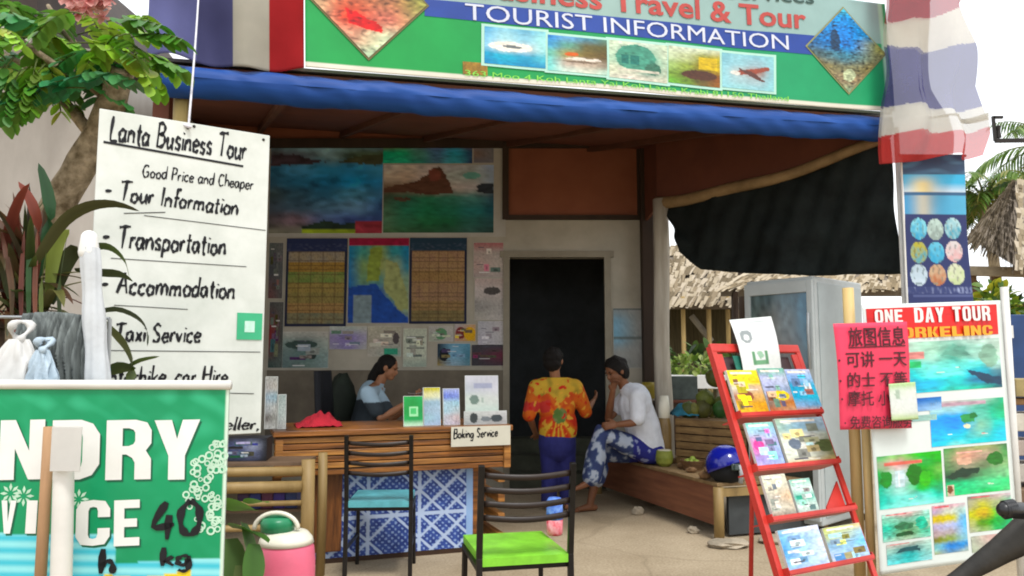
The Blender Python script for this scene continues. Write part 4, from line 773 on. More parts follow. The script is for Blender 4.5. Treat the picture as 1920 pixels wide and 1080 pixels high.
def table(c0, rows, cols, head, tint):
    def fn(u, v):
        if v < .15: return mixc(hx(head), hx('8a8aa0'), .35 * max(0, nz(u * 14, v * 40)) if v > .06 else 0)
        if u < .035 or u > .965 or v > .97: return hx('1c2440')
        k = (v - .15) / .82; c = hx(tint[min(len(tint) - 1, int(k * len(tint)))]); g = (k * rows) % 1; h = (u * cols) % 1
        c = mixc(c, hx('c8a860'), .3 * nz(u * 9, k * 11, 2.)); 
        if g < .16: c = mixc(c, hx('5a4028'), .55)
        if h < .1: c = mixc(c, hx('5a4028'), .4)
        if nz(u * 60, k * rows * 2.) > .15: c = mixc(c, hx('4a3420'), .35)
        return c
    return fn
poster('timetable_board', 'yellow and green ferry timetable on a dark blue board under the seascape', 'timetable', (536, 447, 650, 612), table('', 16, 5, '24305a', ['a89a80', 'b08a3a', '8a9a4a', 'a8924a', '9a8a4a', 'b08a50', '8a8460']), .007, .02, 70, 90, back='22283c')
poster('timetable_board', 'tan timetable with blue header beside the coloured map, nearer the door', 'timetable', (768, 446, 875, 607), table('', 20, 6, '1f3c50', ['b08a64', 'b08c60', 'a8844f', 'a8845c', 'a88460', 'a08050', '8a7a4a']), .007, .02, 70, 90, back='22283c')
poster('island_map', 'coloured island map with red header between the two timetables', 'map', (653, 446, 767, 606), paint(['3f8ab0 4a98b0 5a9a80 4aa0b4 3a90b8', '3a88b0 5aa090 9aa860 4a9aa0 3a88b0', '3f80b0 8aa870 a8b070 9ab090 4a90a8', '3a78b0 7aa080 6a9a90 a8b488 8aa890', '2f60a0 3f70a8 3a5aa8 8aa880 a0b090', '2f5a98 8a9aa0 2f50a0 4a70a0 98ac88', '7a8a9a 94a0a0 2a4898 2a4898 3f60a0'],
   [('r', (0, 0, 1, .09), '9a2a44'), ('p', [(.35, .12), (.55, .1), (.52, .5), (.3, .52)], '93a456'), ('p', [(.6, .25), (.8, .3), (.95, .6), (1, .85), (.85, .85), (.6, .6)], 'a4ab78'), ('p', [(0, .58), (.45, .55), (.7, .75), (1, .95), (1, 1), (0, 1)], '2c4f9c'), ('r', (.1, .68, .38, 1), '86979c')], .15, 5), .007, .006, 50, 60)
_np = [((888, 455, 944, 520), 'pink headed notice sheet near the door, uppermost of the narrow stack', ['9a6a6a a06a6a', 'a89a94 a8a09a', 'b09a94 b0a8a0', 'a09490 a8a09c']), ((890, 522, 944, 600), 'speckled pale notice sheet under the pink headed sheet by the door', ['b0a09c a89a94', 'b4aca8 b0a8a4', '8a8884 a09c98', 'a8a49c b0aca8']), ((896, 602, 944, 648), 'blank bluish sheet at the bottom of the narrow stack by the door', ['a8a8ac b0acac', 'aca8b0 b0aeae'])]
for bxp, lab, rows in _np: poster('notice_paper', lab, 'paper', bxp, paint(rows, [('e', (.6, .3, .3, .1), '4a4644')] if 'speckled' in lab else collage(rows, len(lab), 3), .12, 4, 9, 1.3), .006, nx=36, ny=44)
_pp = [((530, 622, 616, 690), 'grey green leaflet with a dark car under the left timetable', ['a8a8a0 a0a098 a8a49c', '7a8a84 5a6a68 98a098', '6a7a78 5a706c 80908c', '5a6a6a 6a7a74 7a8a88'], [('e', (.4, .36, .36, .12), '34443f'), ('e', (.65, .66, .1, .1), '2a3230')]),
 ((618, 612, 688, 655), 'leaflet with a violet panel under the island map', ['a8aca4 a0a8a0 a8a8a0', '8a80a0 7a6e9c 9a94a8', '8a8898 827aa0 a0a0a0'], []), ((690, 612, 752, 668), 'plain beige leaflet with a green mark under the map', ['a8a494 a09c8c', 'a09a8c 9a968c', 'a8a49a 8a9a90'], [('r', (.5, .75, .9, .95), '3f8a70'), ('e', (.85, .4, .1, .2), '4a4444')]),
 ((756, 616, 800, 688), 'white price list sheet with rows of text below the tan timetable', ['a8ac9c a8ac9c', 'b4b8a8 b0b4a4', 'b0b4a4 b0b4a4', '9aa498 94a094'], [('r', (.15, .2, .9, .24), '6a7068'), ('r', (.15, .35, .9, .39), '6a7068'), ('r', (.15, .5, .9, .54), '6a7068'), ('r', (.3, .68, .8, .74), '5a6460')]),
 ((804, 612, 850, 640), 'small leaflet with a green round mark below the tan timetable', ['a09c98 a8a49c', '9aa090 a8a4a0'], [('e', (.5, .5, .25, .4), '5a8060')]), ((852, 608, 892, 640), 'small leaflet with a red and orange blot next to the door notices', ['a09898 b09070', 'a88878 b89450'], [('e', (.3, .5, .25, .35), '6a2a2a'), ('e', (.72, .55, .28, .4), 'c0983f')]),
 ((820, 644, 882, 686), 'dark and light blue travel photo below the tan timetable', ['1f2a34 6a90a4 5a8498', '243440 7aa0b4 4a7484', '8a7a50 8aa0ac 5a7a84'], [('e', (.2, .5, .14, .3), '10161c')]), ((884, 646, 944, 686), 'dark maroon photo beside the door frame above the counter', ['3a383c 3c3a40', '34343a 5a2a38', '3a383c 42323a'], [])]
for bxp, lab, rows, sh in _pp: poster('leaflet', lab, 'leaflet', bxp, paint(rows, list(sh) + collage(rows, len(lab), 5), .12, 6, 8, 1.35), .006, nx=60, ny=48, group='leaflets under the timetables')
for k, (bxp, lab, rows) in enumerate([((504, 455, 531, 560), 'dim grey leaflet strip at the wall edge beside the white board', ['5a605c 6a6a68', '4a4c50 5a5c5c', '6a4a48 5a5654']), ((504, 566, 531, 690), 'dim leaflet strip with red specks under the upper edge strip', ['4a4a48 5a5a56', '7a3030 4c504c', '40504c 56605c'])]):
    poster('leaflet', lab, 'leaflet', bxp, paint(rows, collage(rows, len(lab), 9), .2, 6, 9, 1.2), .006, nx=30, ny=70)
FS = Frame((0, DW - .004, 0), (1, 0, 0))
poster('calendar_sheet', 'pale wall sheet with a light blue column right of the doorway', 'paper', (1150, 578, 1204, 690), paint(['98a0a0 a8a8a4', '8ab0c4 a8aaa6', '8ab4c8 a8aaa6', 'a8aaa6 a8a8a4', '98a0a0 a4a49e'], [('r', (0, .0, 1, .04), '4a5450'), ('r', (0, .5, 1, .53), '6a7470')], .08, 4), .006, nx=16, ny=24)
# panelling and clutter behind the clerk
m = MB(); a, b, c, d = FWL.rect(500, 694, 946, 830); FWL.slab(m, a, b, max(c, .35), d, .03, 0.)
o = m.build('wall_panel', mat('dull_panel', '7b7263', .8, .2, 3, .1, col2='5f574a')); tag(o, 'dull wooden wainscot panel along the wall behind the counter', 'panel')
# ---------------------------------------------------------------- counter
CL, CR = G(590, 1059), G(886, 1034); CU = (CR - CL).normalized(); CN = Vector((CU.y, -CU.x, 0))
FC = Frame(CL, CU); cw = (CR - CL).length
FRm = Frame(CL + CN * .13, CU); rx0, rx1 = FRm.px(514, 840)[0], FRm.px(957, 840)[0]; rz1 = FRm.px(735, 802)[1]; rz0 = FRm.px(735, 886)[1]
ct = thing('booking_counter', 'brown slatted booking counter with a blue and white tile patterned front', 'counter', tuple(CL))
wd = mat('varnished_wood', 'a8692c', .4, .3, 4, .3, stretch=(.5, .5, 9), col2='3c2110'); wd2 = mat('varnished_light', 'c08440', .4, .3, 4, .3, stretch=(.5, .5, 9), col2='5e3617')
m = MB(); m.box(FC.pt((rx0 + rx1) / 2, rz1 - .02, -.2), (rx1 - rx0 + .02, .72, .04), FC.U, FC.N, FC.V); m.build('counter_top', wd, ct, bevel=.006)
ns = 6; hs = (rz1 - .045 - rz0) / ns
for k in range(ns):
    z = rz0 + hs * (k + .5); m = MB(); m.box(FRm.pt((rx0 + rx1) / 2, z, -.012 + .006 * (k % 2)), (rx1 - rx0, .022, hs * .86), FC.U, FC.N, FC.V); m.build('slat', wd2 if k % 2 else wd, ct, bevel=.004)
m = MB(); m.box(FRm.pt((rx0 + rx1) / 2, (rz0 + rz1) / 2 - .02, -.045), (rx1 - rx0 - .02, .03, rz1 - rz0 - .05), FC.U, FC.N, FC.V); m.build('backing', mat('dark_wood', '3a2413', .7, .2, 5), ct)  # dark brown board behind the slats
for xx in (rx0 + .03, rx1 - .03):
    m = MB(); m.box(FRm.pt(xx, (rz0 + rz1) / 2 - .03, .008), (.05, .03, rz1 - rz0 - .06), FC.U, FC.N, FC.V); m.build('slat_batten', wd2, ct, bevel=.004)
def tile(u, v):
    x = u * cw / .36 + .02; y = v * rz0 / .36 + .1; fx, fy = x % 1, y % 1; d1 = abs(abs(fx - .5) + abs(fy - .5) - .5); ln = min(d1, abs(fx - .0), abs(1 - fx), abs(fy), abs(1 - fy)); 
    d2 = min(abs((fx - fy)), abs(fx + fy - 1)) if int(x) % 2 == 0 else 1; ln = min(ln, d2 * .8)
    c = mixc(hx('20357e'), hx('3a57a6'), .5 + .8 * nz(x * 9, y * 9)); sp = math.sin(fx * 50) * math.sin(fy * 50) + .5 * nz(x * 22, y * 22, 4.)
    if sp > .45: c = hx('8fa8d6')
    if ln < .035: c = hx('b4c6e4')
    if u > .955: c = hx('8fb0dc')
    return c
m = MB(); FC.slab(m, 0, cw, .0, rz0, -.001, -.03); m.build('front_board', mat('dark_wood', '3a2413', .7, .2, 5), ct)
m = MB(); FC.print(m, .0, cw, .035, rz0 - .015, tile, 190, 110, .001); m.build('tile_panel', VP, ct)
a, b, c, d = FC.rect(578, 884, 640, 1034); m = MB(); FC.slab(m, a, b, c, rz0, .03, .003); m.build('side_plank', mat('rich_grain', '8a5528', .5, .35, 6, .25, stretch=(8, 8, .7), col2='43240f'), ct, bevel=.006)
m = MB(); FC.slab(m, cw - .0, cw + .05, 0, rz0, -.002, -.06); m.build('leg', wd, ct, bevel=.005)
m = MB(); m.box(FRm.pt(rx1 - .05, rz0 / 2, -.55), (.06, .06, rz0), FC.U, FC.N, FC.V); m.build('leg', wd, ct, bevel=.005)
m = MB(); m.box(FRm.pt(rx0 + .05, rz0 / 2, -.55), (.06, .06, rz0), FC.U, FC.N, FC.V); m.build('leg', wd, ct, bevel=.005)
for k in range(4): m = MB(); m.box(FRm.pt(rx1 - .05, .1 + k * .14, -.3), (.05, .5, .06), FC.U, FC.N, FC.V); m.build('end_slat', wd2, ct, bevel=.004)
ctz = rz1
# things standing on the counter: measured on a sheet just behind the front edge
FK = Frame(CL + CN * .06, CU)
def card(name, label, cat, bxp, fn, n=0., lean=.0, group=None, th=.004, F=None, onz=ctz, nx=30, ny=36, back='c9cdc8'):
    F = F or FK; a, b, c, d = F.rect(*bxp); F2 = Frame(F.pt(0, onz, n), F.U, F.V - F.N * lean); h = d - onz
    t = thing(name, label, cat, tuple(F2.pt((a + b) / 2, 0)), group); m = MB(); F2.slab(m, a, b, .001, h, 0, -th); m.build('sheet', mat('card_' + back, back, .6, .08, 5), t)
    m = MB(); F2.print(m, a + .003, b - .003, .004, h - .003, fn, nx, ny, .0012); m.build('print', VP, t); return F2, t
card('green_card', 'green framed card with a pale square standing on the counter', 'card', (756, 742, 793, 800), paint(['2a9a50 22904a 2a9a58', '22904a 1f8a44 2a9450', '208a46 24904a 22884a', '2a9a52 22904c 2a9452', 'c0dcc4 b8d8bc c0dcc4'], [('r', (.28, .34, .74, .68), '9fd8a8'), ('r', (.36, .41, .66, .61), '57b36e')], .06, 3), .02, .12)
card('leaflet_holder', 'pale blue brochures with a yellow top in a counter holder', 'brochures', (795, 726, 827, 799), paint(['b8ae3c c0b848', 'd0cca0 d0d0b0', '8fa8b4 98b0c0', '94a8b8 a0b4c4', '94b4bc 98b0c4', 'a0b4c8 a0b0c8'], (), .12, 4), .0, .12, th=.03)
card('leaflet_holder', 'white and blue brochures in a counter holder next to the tall price card', 'brochures', (832, 728, 863, 797), paint(['9aa4c8 a0a8d0', '6a7ac0 7a88c4', 'a0b8c4 94b4c0', 'a0bcc8 a8b4b8', 'b0b0b8 b8a8a8', 'b4b4c0 b4a8b0'], (), .2, 5), .0, .12, th=.03)
card('price_card', 'tall white card with grey print standing at the counter end', 'card', (875, 704, 938, 782), paint(['c8c8d0 c4c4cc', 'b8bcc4 c4c4cc', 'c4ccc4 c4c8c4', 'c4d0c8 c0ccc4', 'c4ccc4 c4c8c8'], [('r', (.24, .15, .8, .26), 'a0a4b8'), ('e', (.27, .5, .14, .1), '6f8078'), ('r', (.5, .45, .56, .58), 'a0aca4'), ('e', (.56, .86, .2, .06), '5c6c64')], .04, 2), -.03, .06)
F2, t = card('small_card', 'small white card with smudged black lettering before the tall card', 'card', (868, 770, 948, 796), paint(['b8bcb8 c0c0c0', 'a0a4a4 a4a4a4'], [('e', (.22, .5, .1, .4), '3a4040'), ('e', (.76, .55, .14, .3), '40464a'), ('e', (.5, .6, .12, .2), '70767a')], .1, 8), .03, .05, ny=16, nx=50)
FD = Frame(CL + CN * .175, CU); a, b, c, d = FD.rect(846, 799, 957, 836)
t = thing('hanging_sign', 'cream paper sign with handwriting taped to the counter edge', 'sign', tuple(FD.pt((a + b) / 2, c)))
m = MB(); FD.slab(m, a, b, c, d, 0, -.004); m.build('sheet', mat('cream_paper', 'c9c5b4', .7, .06, 6), t); words(FD, t, ink, brush_geo('Boking Service', .15, seed=21), (850, 822), (934, 818), 17, .0012, 1., name='brush_lettering')
# clutter left end of the counter
for bxp, lab, rows, n_ in (((498, 706, 522, 800), 'stack of dim grey white brochures at the far left end of the counter', ['9a9a94 a0a09a', 'a09c98 a8a49c', '8a9aa4 8aa0a8', 'a0a4a4 a8a8a4', '5a5450 8a8a84', 'a8a8a4 a0a09c'], -.1), ((522, 740, 538, 800), 'thin pale leaflet beside the dim grey white brochures', ['8a9490 94a09c', '9aa4a0 a0a8a4', '8a8a88 a0a09c'], -.07)):
    card('leaflet_holder', lab, 'brochures', bxp, paint(rows, (), .3, 6), n_, .1, th=.03)
FK2 = Frame(CL - CN * .05, CU); a = FK2.px(556, 790)[0]; b = FK2.px(642, 790)[0]
def redc(u, v):
    p = FK2.pt(a + (b - a) * u, ctz + .004, -.12 + .3 * (v - .5)); return p + Vector((0, 0, .085 * math.exp(-((u - .55) / .4) ** 2 - ((v - .5) / .33) ** 2) * (1 + .5 * nz(u * 6, v * 5)) + .012 * nz(u * 12, v * 9, 4.)))
m = MB(); m.grid(redc, 40, 24); o = m.build('red_cloth', mat('red_cloth', 'a8182a', .85, .25, 6, .2), smooth=True, solid=.003); tag(o, 'crumpled dark red cloth lying on the counter', 'cloth')
# ---------------------------------------------------------------- bamboo stand before the counter
b_l, b_t = P(578, 868, 4.72), P(578, 868, 4.72).z; bx1_ = b_l.x; bx0_ = bx1_ - .95
bs = thing('bamboo_stand', 'low bamboo display stand with shelf rails left of the counter', 'stand', (bx1_, 4.72, 0))
bm2 = mat('pale_bamboo', 'a08656', .55, .25, 6, .15, stretch=(1, 1, .2), col2='776036')
for xx, yy in ((bx1_, 4.72), (bx0_, 4.6), (bx1_, 5.08), (bx0_, 4.98)):
    m = MB(); m.tube([(xx, yy, 0), (xx + .003, yy, .4), (xx, yy, b_t + .02)], .04 if (xx, yy) == (bx1_, 4.72) else .03, 12, jit=.08); m.build('post', bm2, bs, smooth=True)
for zz, r in ((b_t - .045, .028), (b_t - .135, .035), (.38, .02), (.52, .016)):
    m = MB(); m.tube([(bx0_, 4.585, zz), (bx1_ - .03, 4.705, zz)], r, 10, jit=.08); m.build('rail', bm2, bs, smooth=True)
m = MB(); m.prism([(bx0_, 4.62, b_t - .018), (bx1_ - .04, 4.74, b_t - .018), (bx1_ - .04, 5.08, b_t - .018), (bx0_, 4.98, b_t - .018)], (0, 0, .018)); m.build('top_shelf', mat('worn_plank', '6a5440', .7, .25, 6, .2), bs)
zs = b_t - .29
m = MB(); m.prism([(bx0_, 4.62, zs), (bx1_ - .04, 4.74, zs), (bx1_ - .04, 5.08, zs), (bx0_, 4.98, zs)], (0, 0, .016)); m.build('lower_shelf', mat('worn_plank', '6a5440', .7, .25, 6, .2), bs)
FQ = Frame((bx1_ - .08, 4.76, zs + .016), (.99, .12, 0)); m = MB()
rnd = random.Random(4)
for k, (x, c) in enumerate(((-.24, '2a3070'), (-.17, '5a2a44'), (-.10, '3a2a78'), (-.03, '2c3a6a'), (-.31, '40284a'))):
    m = MB(); m.box(FQ.pt(x, .045 + .004 * (k % 2), -.09), (.066, .16, .09 + .008 * (k % 2)), FQ.U, FQ.N, FQ.V); o = m.build('book', mat('cover_' + c, c, .5, .15, 12), bevel=.003)
    tag(o, ['navy', 'maroon', 'violet', 'slate blue', 'dusky purple'][k] + ' covered book on the lower shelf of the bamboo stand', 'book', 'books on the bamboo stand')
FB2 = Frame(P(425, 868, 4.78), (.99, .13, 0)); zb_ = b_t + .002 - FB2.O.z
a, b, c, d = FB2.rect(420, 822, 500, 866)
t = thing('booklet_tray', 'dark tray of navy and grey booklets on the bamboo stand', 'tray', tuple(FB2.pt((a + b) / 2, zb_)))
m = MB(); FB2.slab(m, a, b, zb_, d, 0, -.2); m.build('tray_box', mat('black_card', '1c1c22', .6, .2, 8), t, bevel=.004)
m = MB(); FB2.print(m, a, b, zb_, d, paint(['2a2c34 34384a 3a4050 202228', '30385c 50587a 8a90a4 2a2c34', '2a3050 3a4468 5a607a 1f2026', '22242a 2c3040 34384a 1c1c20'], collage(['2a2c34 34384a 5a607a', '8a90a4 30385c'], 5, 12), .2, 8, 8), 60, 30, .0015); m.build('cover_print', VP, t)

# ---------------------------------------------------------------- chairs
def chair(label, seat_m, loc, rz, w=.40, d=.42, sz=.49, top=.9):
    t = thing('chair', label, 'chair', loc, 'metal chairs before the counter', rz); fm = mat('black_metal', '1d1916', .4, .3, 9, .05, metal=.3); hw = w / 2
    for sx in (-1, 1):
        m = MB(); m.beam((sx * hw, -.02, 0), (sx * hw, 0, sz), .026, .026); m.beam((sx * hw, 0, sz), (sx * hw, -.05, top), .026, .026); m.build('back_post', fm, t, local=True, bevel=.003)
        m = MB(); m.beam((sx * (hw - .01), d + .02, 0), (sx * (hw - .015), d, sz - .04), .024, .024); m.build('leg', fm, t, local=True, bevel=.003)
        m = MB(); m.beam((sx * hw, .012, .2), (sx * (hw - .012), d + .0, .2), .016, .016); m.build('stretcher', fm, t, local=True)
    m = MB(); m.beam((-hw, d, sz - .05), (hw, d, sz - .05), .022, .022); m.beam((-hw, .02, sz - .05), (hw, .02, sz - .05), .022, .022)
    for sx in (-1, 1): m.beam((sx * hw, .0, sz - .05), (sx * (hw - .012), d, sz - .05), .022, .022)
    m.build('seat_frame', fm, t, local=True)
    sw = mat('dark_slat', '2b1d14', .45, .25, 6, .1, stretch=(.6, 6, 6), col2='17110d')
    for k in range(4):
        z = top - .045 - k * .062; y = -.05 * (z - sz) / (top - sz)
        m = MB(); m.grid(lambda u, v: Vector((-hw + .012 + (w - .024) * u, y - .035 * math.sin(u * math.pi), z - .010 * math.sin(u * math.pi) + (v - .5) * .025)), 14, 2); m.build('back_slat', sw, t, local=True, smooth=True, solid=.012)
    m = MB()
    def cush(u, v):
        a, b = (u - .5) * 2, (v - .5) * 2; e = lambda q: math.copysign(abs(q) ** .8, q); return a, b
    nU = 12; P_ = lambda x, y, z: Vector((x * (hw - .008), d / 2 + .005 + y * (d / 2 + .015), z))
    m.grid(lambda u, v: P_((u - .5) * 2, (v - .5) * 2, sz + .012 * (1 - ((u - .5) * 2) ** 4) * (1 - ((v - .5) * 2) ** 4)), nU, nU); m.grid(lambda u, v: P_((u - .5) * 2, -(v - .5) * 2, sz - .036), nU, nU)
    for (ax, ay, bx, by) in ((-1, -1, 1, -1), (1, -1, 1, 1), (1, 1, -1, 1), (-1, 1, -1, -1)): m.grid(lambda u, v: P_(ax + (bx - ax) * u, ay + (by - ay) * u, sz - .036 * (1 - v)), nU, 1)
    m.build('seat', seat_m, t, local=True, bevel=.006); return t
chair('black metal chair with a bright lime green seat', mat('lime_vinyl', '7fc836', .4, .2, 7, .12), (P(985, 1000, 3.57).x, 3.56, 0), R(13), .42, .46)
ch2 = chair('black metal chair with a pale turquoise seat against the counter', mat('turquoise_vinyl', '5aa8b2', .4, .25, 7, .12), (P(712, 900, 4.95).x, 4.93, 0), R(3), .40, .42)
# can or cup standing behind the lime chair
c0 = P(1037, 960, 4.3)
t = thing('drink_pack', 'blue and red drink pack standing on the lime seat edge', 'carton', tuple(P(1037, 985, 3.95)))
bz = .502; q = P(1040, 983, 3.93); q.z = bz
m = MB(); m.lathe([(0, 0), (.036, 0), (.04, .012), (.041, .075)], q, 18); m.build('red_base', mat('red_print', 'c02838', .4, .4, 40, col2='e0a0a8'), t, smooth=True)
m = MB(); m.lathe([(.041, .0752), (.0415, .09), (.04, .165), (.03, .18), (0, .182)], q, 18); m.build('blue_body', mat('blue_print', '2a56b8', .4, .4, 40, col2='7aa0e0'), t, smooth=True)
# ---------------------------------------------------------------- bamboo platform on the open side
E0 = G(1347, 1010); E1 = G(1118, 924); EU = (E0 - E1).normalized(); EL = (E0 - E1).length; EN = Vector((EU.y, -EU.x, 0))     # E1 far end, E0 near end; EN faces the doorway side
if EN.x > 0: EN = -EN
ez = P(1347, 905, E0.y).z
FE = Frame(E1, EU)          # right = towards near end
back = -EN
pf = thing('bamboo_platform', 'low wooden platform bench with a brown front board along the open side', 'platform', tuple(E0))
brd = mat('brown_plank', '8a5a40', .65, .2, 4, .15, stretch=(.5, .5, 5), col2='6e4431')
m = MB(); m.prism([E1 + Vector((0, 0, .09)), E0 + Vector((0, 0, .09)), E0 + Vector((0, 0, ez - .03)), E1 + Vector((0, 0, ez - .03))], back * .03); m.build('front_board', brd, pf, bevel=.004)
DPT = 1.0
m = MB(); m.prism([E1 + EN * .02 + Vector((0, 0, ez - .028)), E0 + EN * .02 + EU * .03 + Vector((0, 0, ez - .028)), E0 + back * DPT + EU * .03 + Vector((0, 0, ez - .028)), E1 + back * DPT + Vector((0, 0, ez - .028))], (0, 0, .028)); m.build('deck', mat('deck_wood', '8d7450', .7, .25, 5, .2, stretch=(5, 1, 1), col2='6b5536'), pf, bevel=.004)
for q in (E0 + EU * .03 + EN * .01, E0 + EU * .03 + back * (DPT - .04), E1 + back * (DPT - .04), E1 + EU * .04):
    m = MB(); m.tube([q + Vector((0, 0, z)) for z in (0, .2, ez - .03)], .04, 12, jit=.08); m.build('leg', bm2, pf, smooth=True)
m = MB(); m.beam(E0 + EU * .03 + Vector((0, 0, ez - .07)), E0 + EU * .03 + back * DPT + Vector((0, 0, ez - .07)), .05, .06); m.build('end_rail', bm2, pf)
m = MB(); m.prism([E0 + EU * .0 + back * .1 + Vector((0, 0, .02)), E0 + EU * .0 + back * .95 + Vector((0, 0, .02)), E0 + back * .95 + Vector((0, 0, ez - .1)), E0 + back * .1 + Vector((0, 0, ez - .1))], -EU * .03); m.build('under_deck_shade', dk, pf)  # dark sheet standing in for the shade beneath the deck
def on(px_, py_, z=ez): return G(px_, py_, z)
# goods on the platform
def coconut(p, r, c, label, husk='green'):
    m = MB(); m.ball((p.x, p.y, p.z + r * .95), (r, r, r * 1.08), jit=.12, seed=p.x * 7, nu=18, nv=12); m.ball((p.x + r * .1, p.y - r * .2, p.z + r * 1.95), (r * .22, r * .22, r * .16), nu=8, nv=6)
    o = m.build('coconut', mat('husk_' + c, c, .55, .3, 7, .15), smooth=True); tag(o, label, 'coconut', 'coconuts on the platform'); return o
cr = thing('slatted_crate', 'low crate of brown slats on the platform behind the blue helmet', 'crate', tuple(on(1330, 868)))
cw_ = mat('crate_slat', '8c6f45', .7, .3, 6, .2, stretch=(1, 1, 5), col2='5b4325'); q0 = on(1268, 870); q1 = on(1400, 884); cu = (q1 - q0).normalized(); FCr = Frame(q0, cu); cl_ = (q1 - q0).length; hh = P(1330, 784, q0.y).z - ez
for k in range(6):
    m = MB(); FCr.slab(m, 0, cl_, hh * (k / 6) + .006, hh * (k + 1) / 6 - .004, .004 * (k % 2), -.014); m.build('slat', cw_, cr, bevel=.002)
m = MB(); FCr.slab(m, .01, cl_ - .01, .004, hh - .01, -.02, -.03); m.build('backing', mat('dark_wood', '3a2413', .7, .2, 5), cr)
for x in (.02, cl_ / 2, cl_ - .02): m = MB(); FCr.slab(m, x - .015, x + .015, 0, hh, -.016, -.3); m.build('divider', cw_, cr)
m = MB(); FCr.slab(m, 0, cl_, hh - .02, hh - .004, -.03, -.32); m.build('lid_boards', cw_, cr)
cz = ez + hh
for px_, py_, r, c, lab in ((1322, 742, .085, '6f7a2e', 'olive green coconut on the slatted crate, highest of the pile'), (1352, 752, .08, '5c6426', 'dark olive coconut on the crate beside the red rack rail'), (1290, 762, .075, '4f5a22', 'dull green coconut at the left edge of the crate top'),
        (1318, 776, .08, '5a5a26', 'brownish green coconut in the middle of the crate top'), (1352, 782, .078, '3c6a2e', 'fresh dark green coconut low on the crate beside the red rail')):
    d_ = q0.y + .12 + (.06 if py_ < 760 else 0); p = P(px_, py_ + 22, d_); p.z = max(cz - .004, p.z); coconut(p, r, c, lab)
pm = on(1246, 874); t = thing('cut_coconut', 'green coconut cut flat on top standing on the platform next to the seated man', 'coconut', (pm.x, pm.y, ez), 'coconuts on the platform')
m = MB(); m.lathe([(0, 0), (.045, 0), (.072, .03), (.08, .08), (.07, .135), (.066, .14), (0, .14)], (pm.x, pm.y, ez), 18); m.build('husk', mat('husk_lime', '93983e', .6, .3, 9, .2, col2='6a7428'), t, smooth=False, bevel=.004)
m = MB(); m.lathe([(0, .14), (.06, .14), (.058, .146), (0, .147)], (pm.x, pm.y, ez), 18); m.build('cut_top', mat('coconut_flesh', 'cfc8b0', .6, .1, 12), t)
q = on(1240, 846); m = MB(); m.grid(lambda u, v: Vector((q.x - .12 + .26 * u, q.y - .05 + .22 * v, ez + .004 + .12 * math.exp(-((u - .5) / .32) ** 2 - ((v - .5) / .35) ** 2) * (1 + .6 * nz(u * 6, v * 6)) + .012 * nz(u * 11, v * 11, 3.))), 30, 26)
o = m.build('purple_cloth', mat('purple_cloth', '2e2458', .9, .3, 6, .2), smooth=True, solid=.003); tag(o, 'crumpled deep purple cloth behind the seated man on the platform', 'cloth')
for k, (px_, py_, r, c, lab) in enumerate(((1300, 768, .06, '7a7a34', 'small yellowish green fruit at the front of the crate top'), (1334, 770, .062, '6a6a2a', 'small olive fruit between the coconuts on the crate'), (1366, 774, .06, '7f6a30', 'small ochre fruit at the crate end by the red rail'), (1340, 712, .085, '565a22', 'dark round coconut crowning the pile behind the red rail'), (1370, 730, .08, '6a6f2c', 'coconut at the far right of the pile, mostly behind the rack'))):
    d_ = q0.y + .1 + .08 * (k % 3); p = P(px_, py_ + 12, d_); p.z = max(cz - .004, p.z); coconut(p, r, c, lab)
rnd = random.Random(9)
for k, (px_, py_) in enumerate(((1282, 870), (1322, 890), (1338, 884))):
    q = on(px_, py_ + 8); m = MB(); m.ball((q.x, q.y, ez + .028), (.052, .04, .03), jit=.4, seed=k * 3.3); o = m.build('coconut_husk', mat('husk_brown', '8a6a48', .9, .3, 12, .4, col2='5c4228'), smooth=True)
    tag(o, ['brown husk scrap on the platform nearest the cut coconut', 'brown husk scrap in front of the slatted crate middle', 'brown husk scrap on the platform beside the helmet'][k], 'husk', 'husk scraps on the platform')
# helmet
hp = on(1362, 902); hx_ = thing('helmet', 'glossy blue open motorcycle helmet resting at the platform end', 'helmet', tuple(hp)); hr = .152
m = MB(); c = hp + Vector((0, 0, .125))
def shell(u, v):
    a = u * 2 * math.pi; t = v * (1.72 - .42 * math.cos(a + .75)); return c + Vector((math.sin(t) * math.cos(a) * hr, math.sin(t) * math.sin(a) * hr * 1.05, math.cos(t) * hr * .98))
m.grid(shell, 36, 18); m.build('helmet_shell', mat('blue_gloss', '121c8c', .15, .08, 3, spec=.6), hx_, smooth=True, solid=.012)
m = MB(); m.ball(c + Vector((0, 0, -.02)), (hr * .94, hr * .98, hr * .86)); m.build('lining', mat('black_foam', '15171a', .9), hx_, smooth=True)
m = MB(); m.grid(lambda u, v: c + Vector((math.cos(.1 - 1.7 * u) * hr * (1.06 + .06 * v), math.sin(.1 - 1.7 * u) * hr * (1.1 + .06 * v), .03 - .05 * v)), 16, 6); m.build('visor', mat('smoked_visor', '24342f', .12, .1, 4, spec=.6), hx_, smooth=True, solid=.003)
m = MB(); m.tube([c + Vector((hr * .42, -hr * 1.0, .02)), c + Vector((hr * .5, -hr * 1.02, -.05)), c + Vector((hr * .45, -hr * .95, -.118))], .017, 8); m.build('chin_strap', mat('grey_strap', 'a9adb0', .6, .1, 9), hx_, smooth=True)
m = MB(); m.grid(lambda u, v: c + Vector((math.cos(-.9 + .35 * u) * hr * 1.025 * math.sin(.75 + .3 * v), math.sin(-.9 + .35 * u) * hr * 1.08 * math.sin(.75 + .3 * v), math.cos(.75 + .3 * v) * hr * 1.01)), 8, 6); m.build('white_mark', mat('decal_white', 'ccd4e8', .3, .1, 30), hx_, smooth=True)
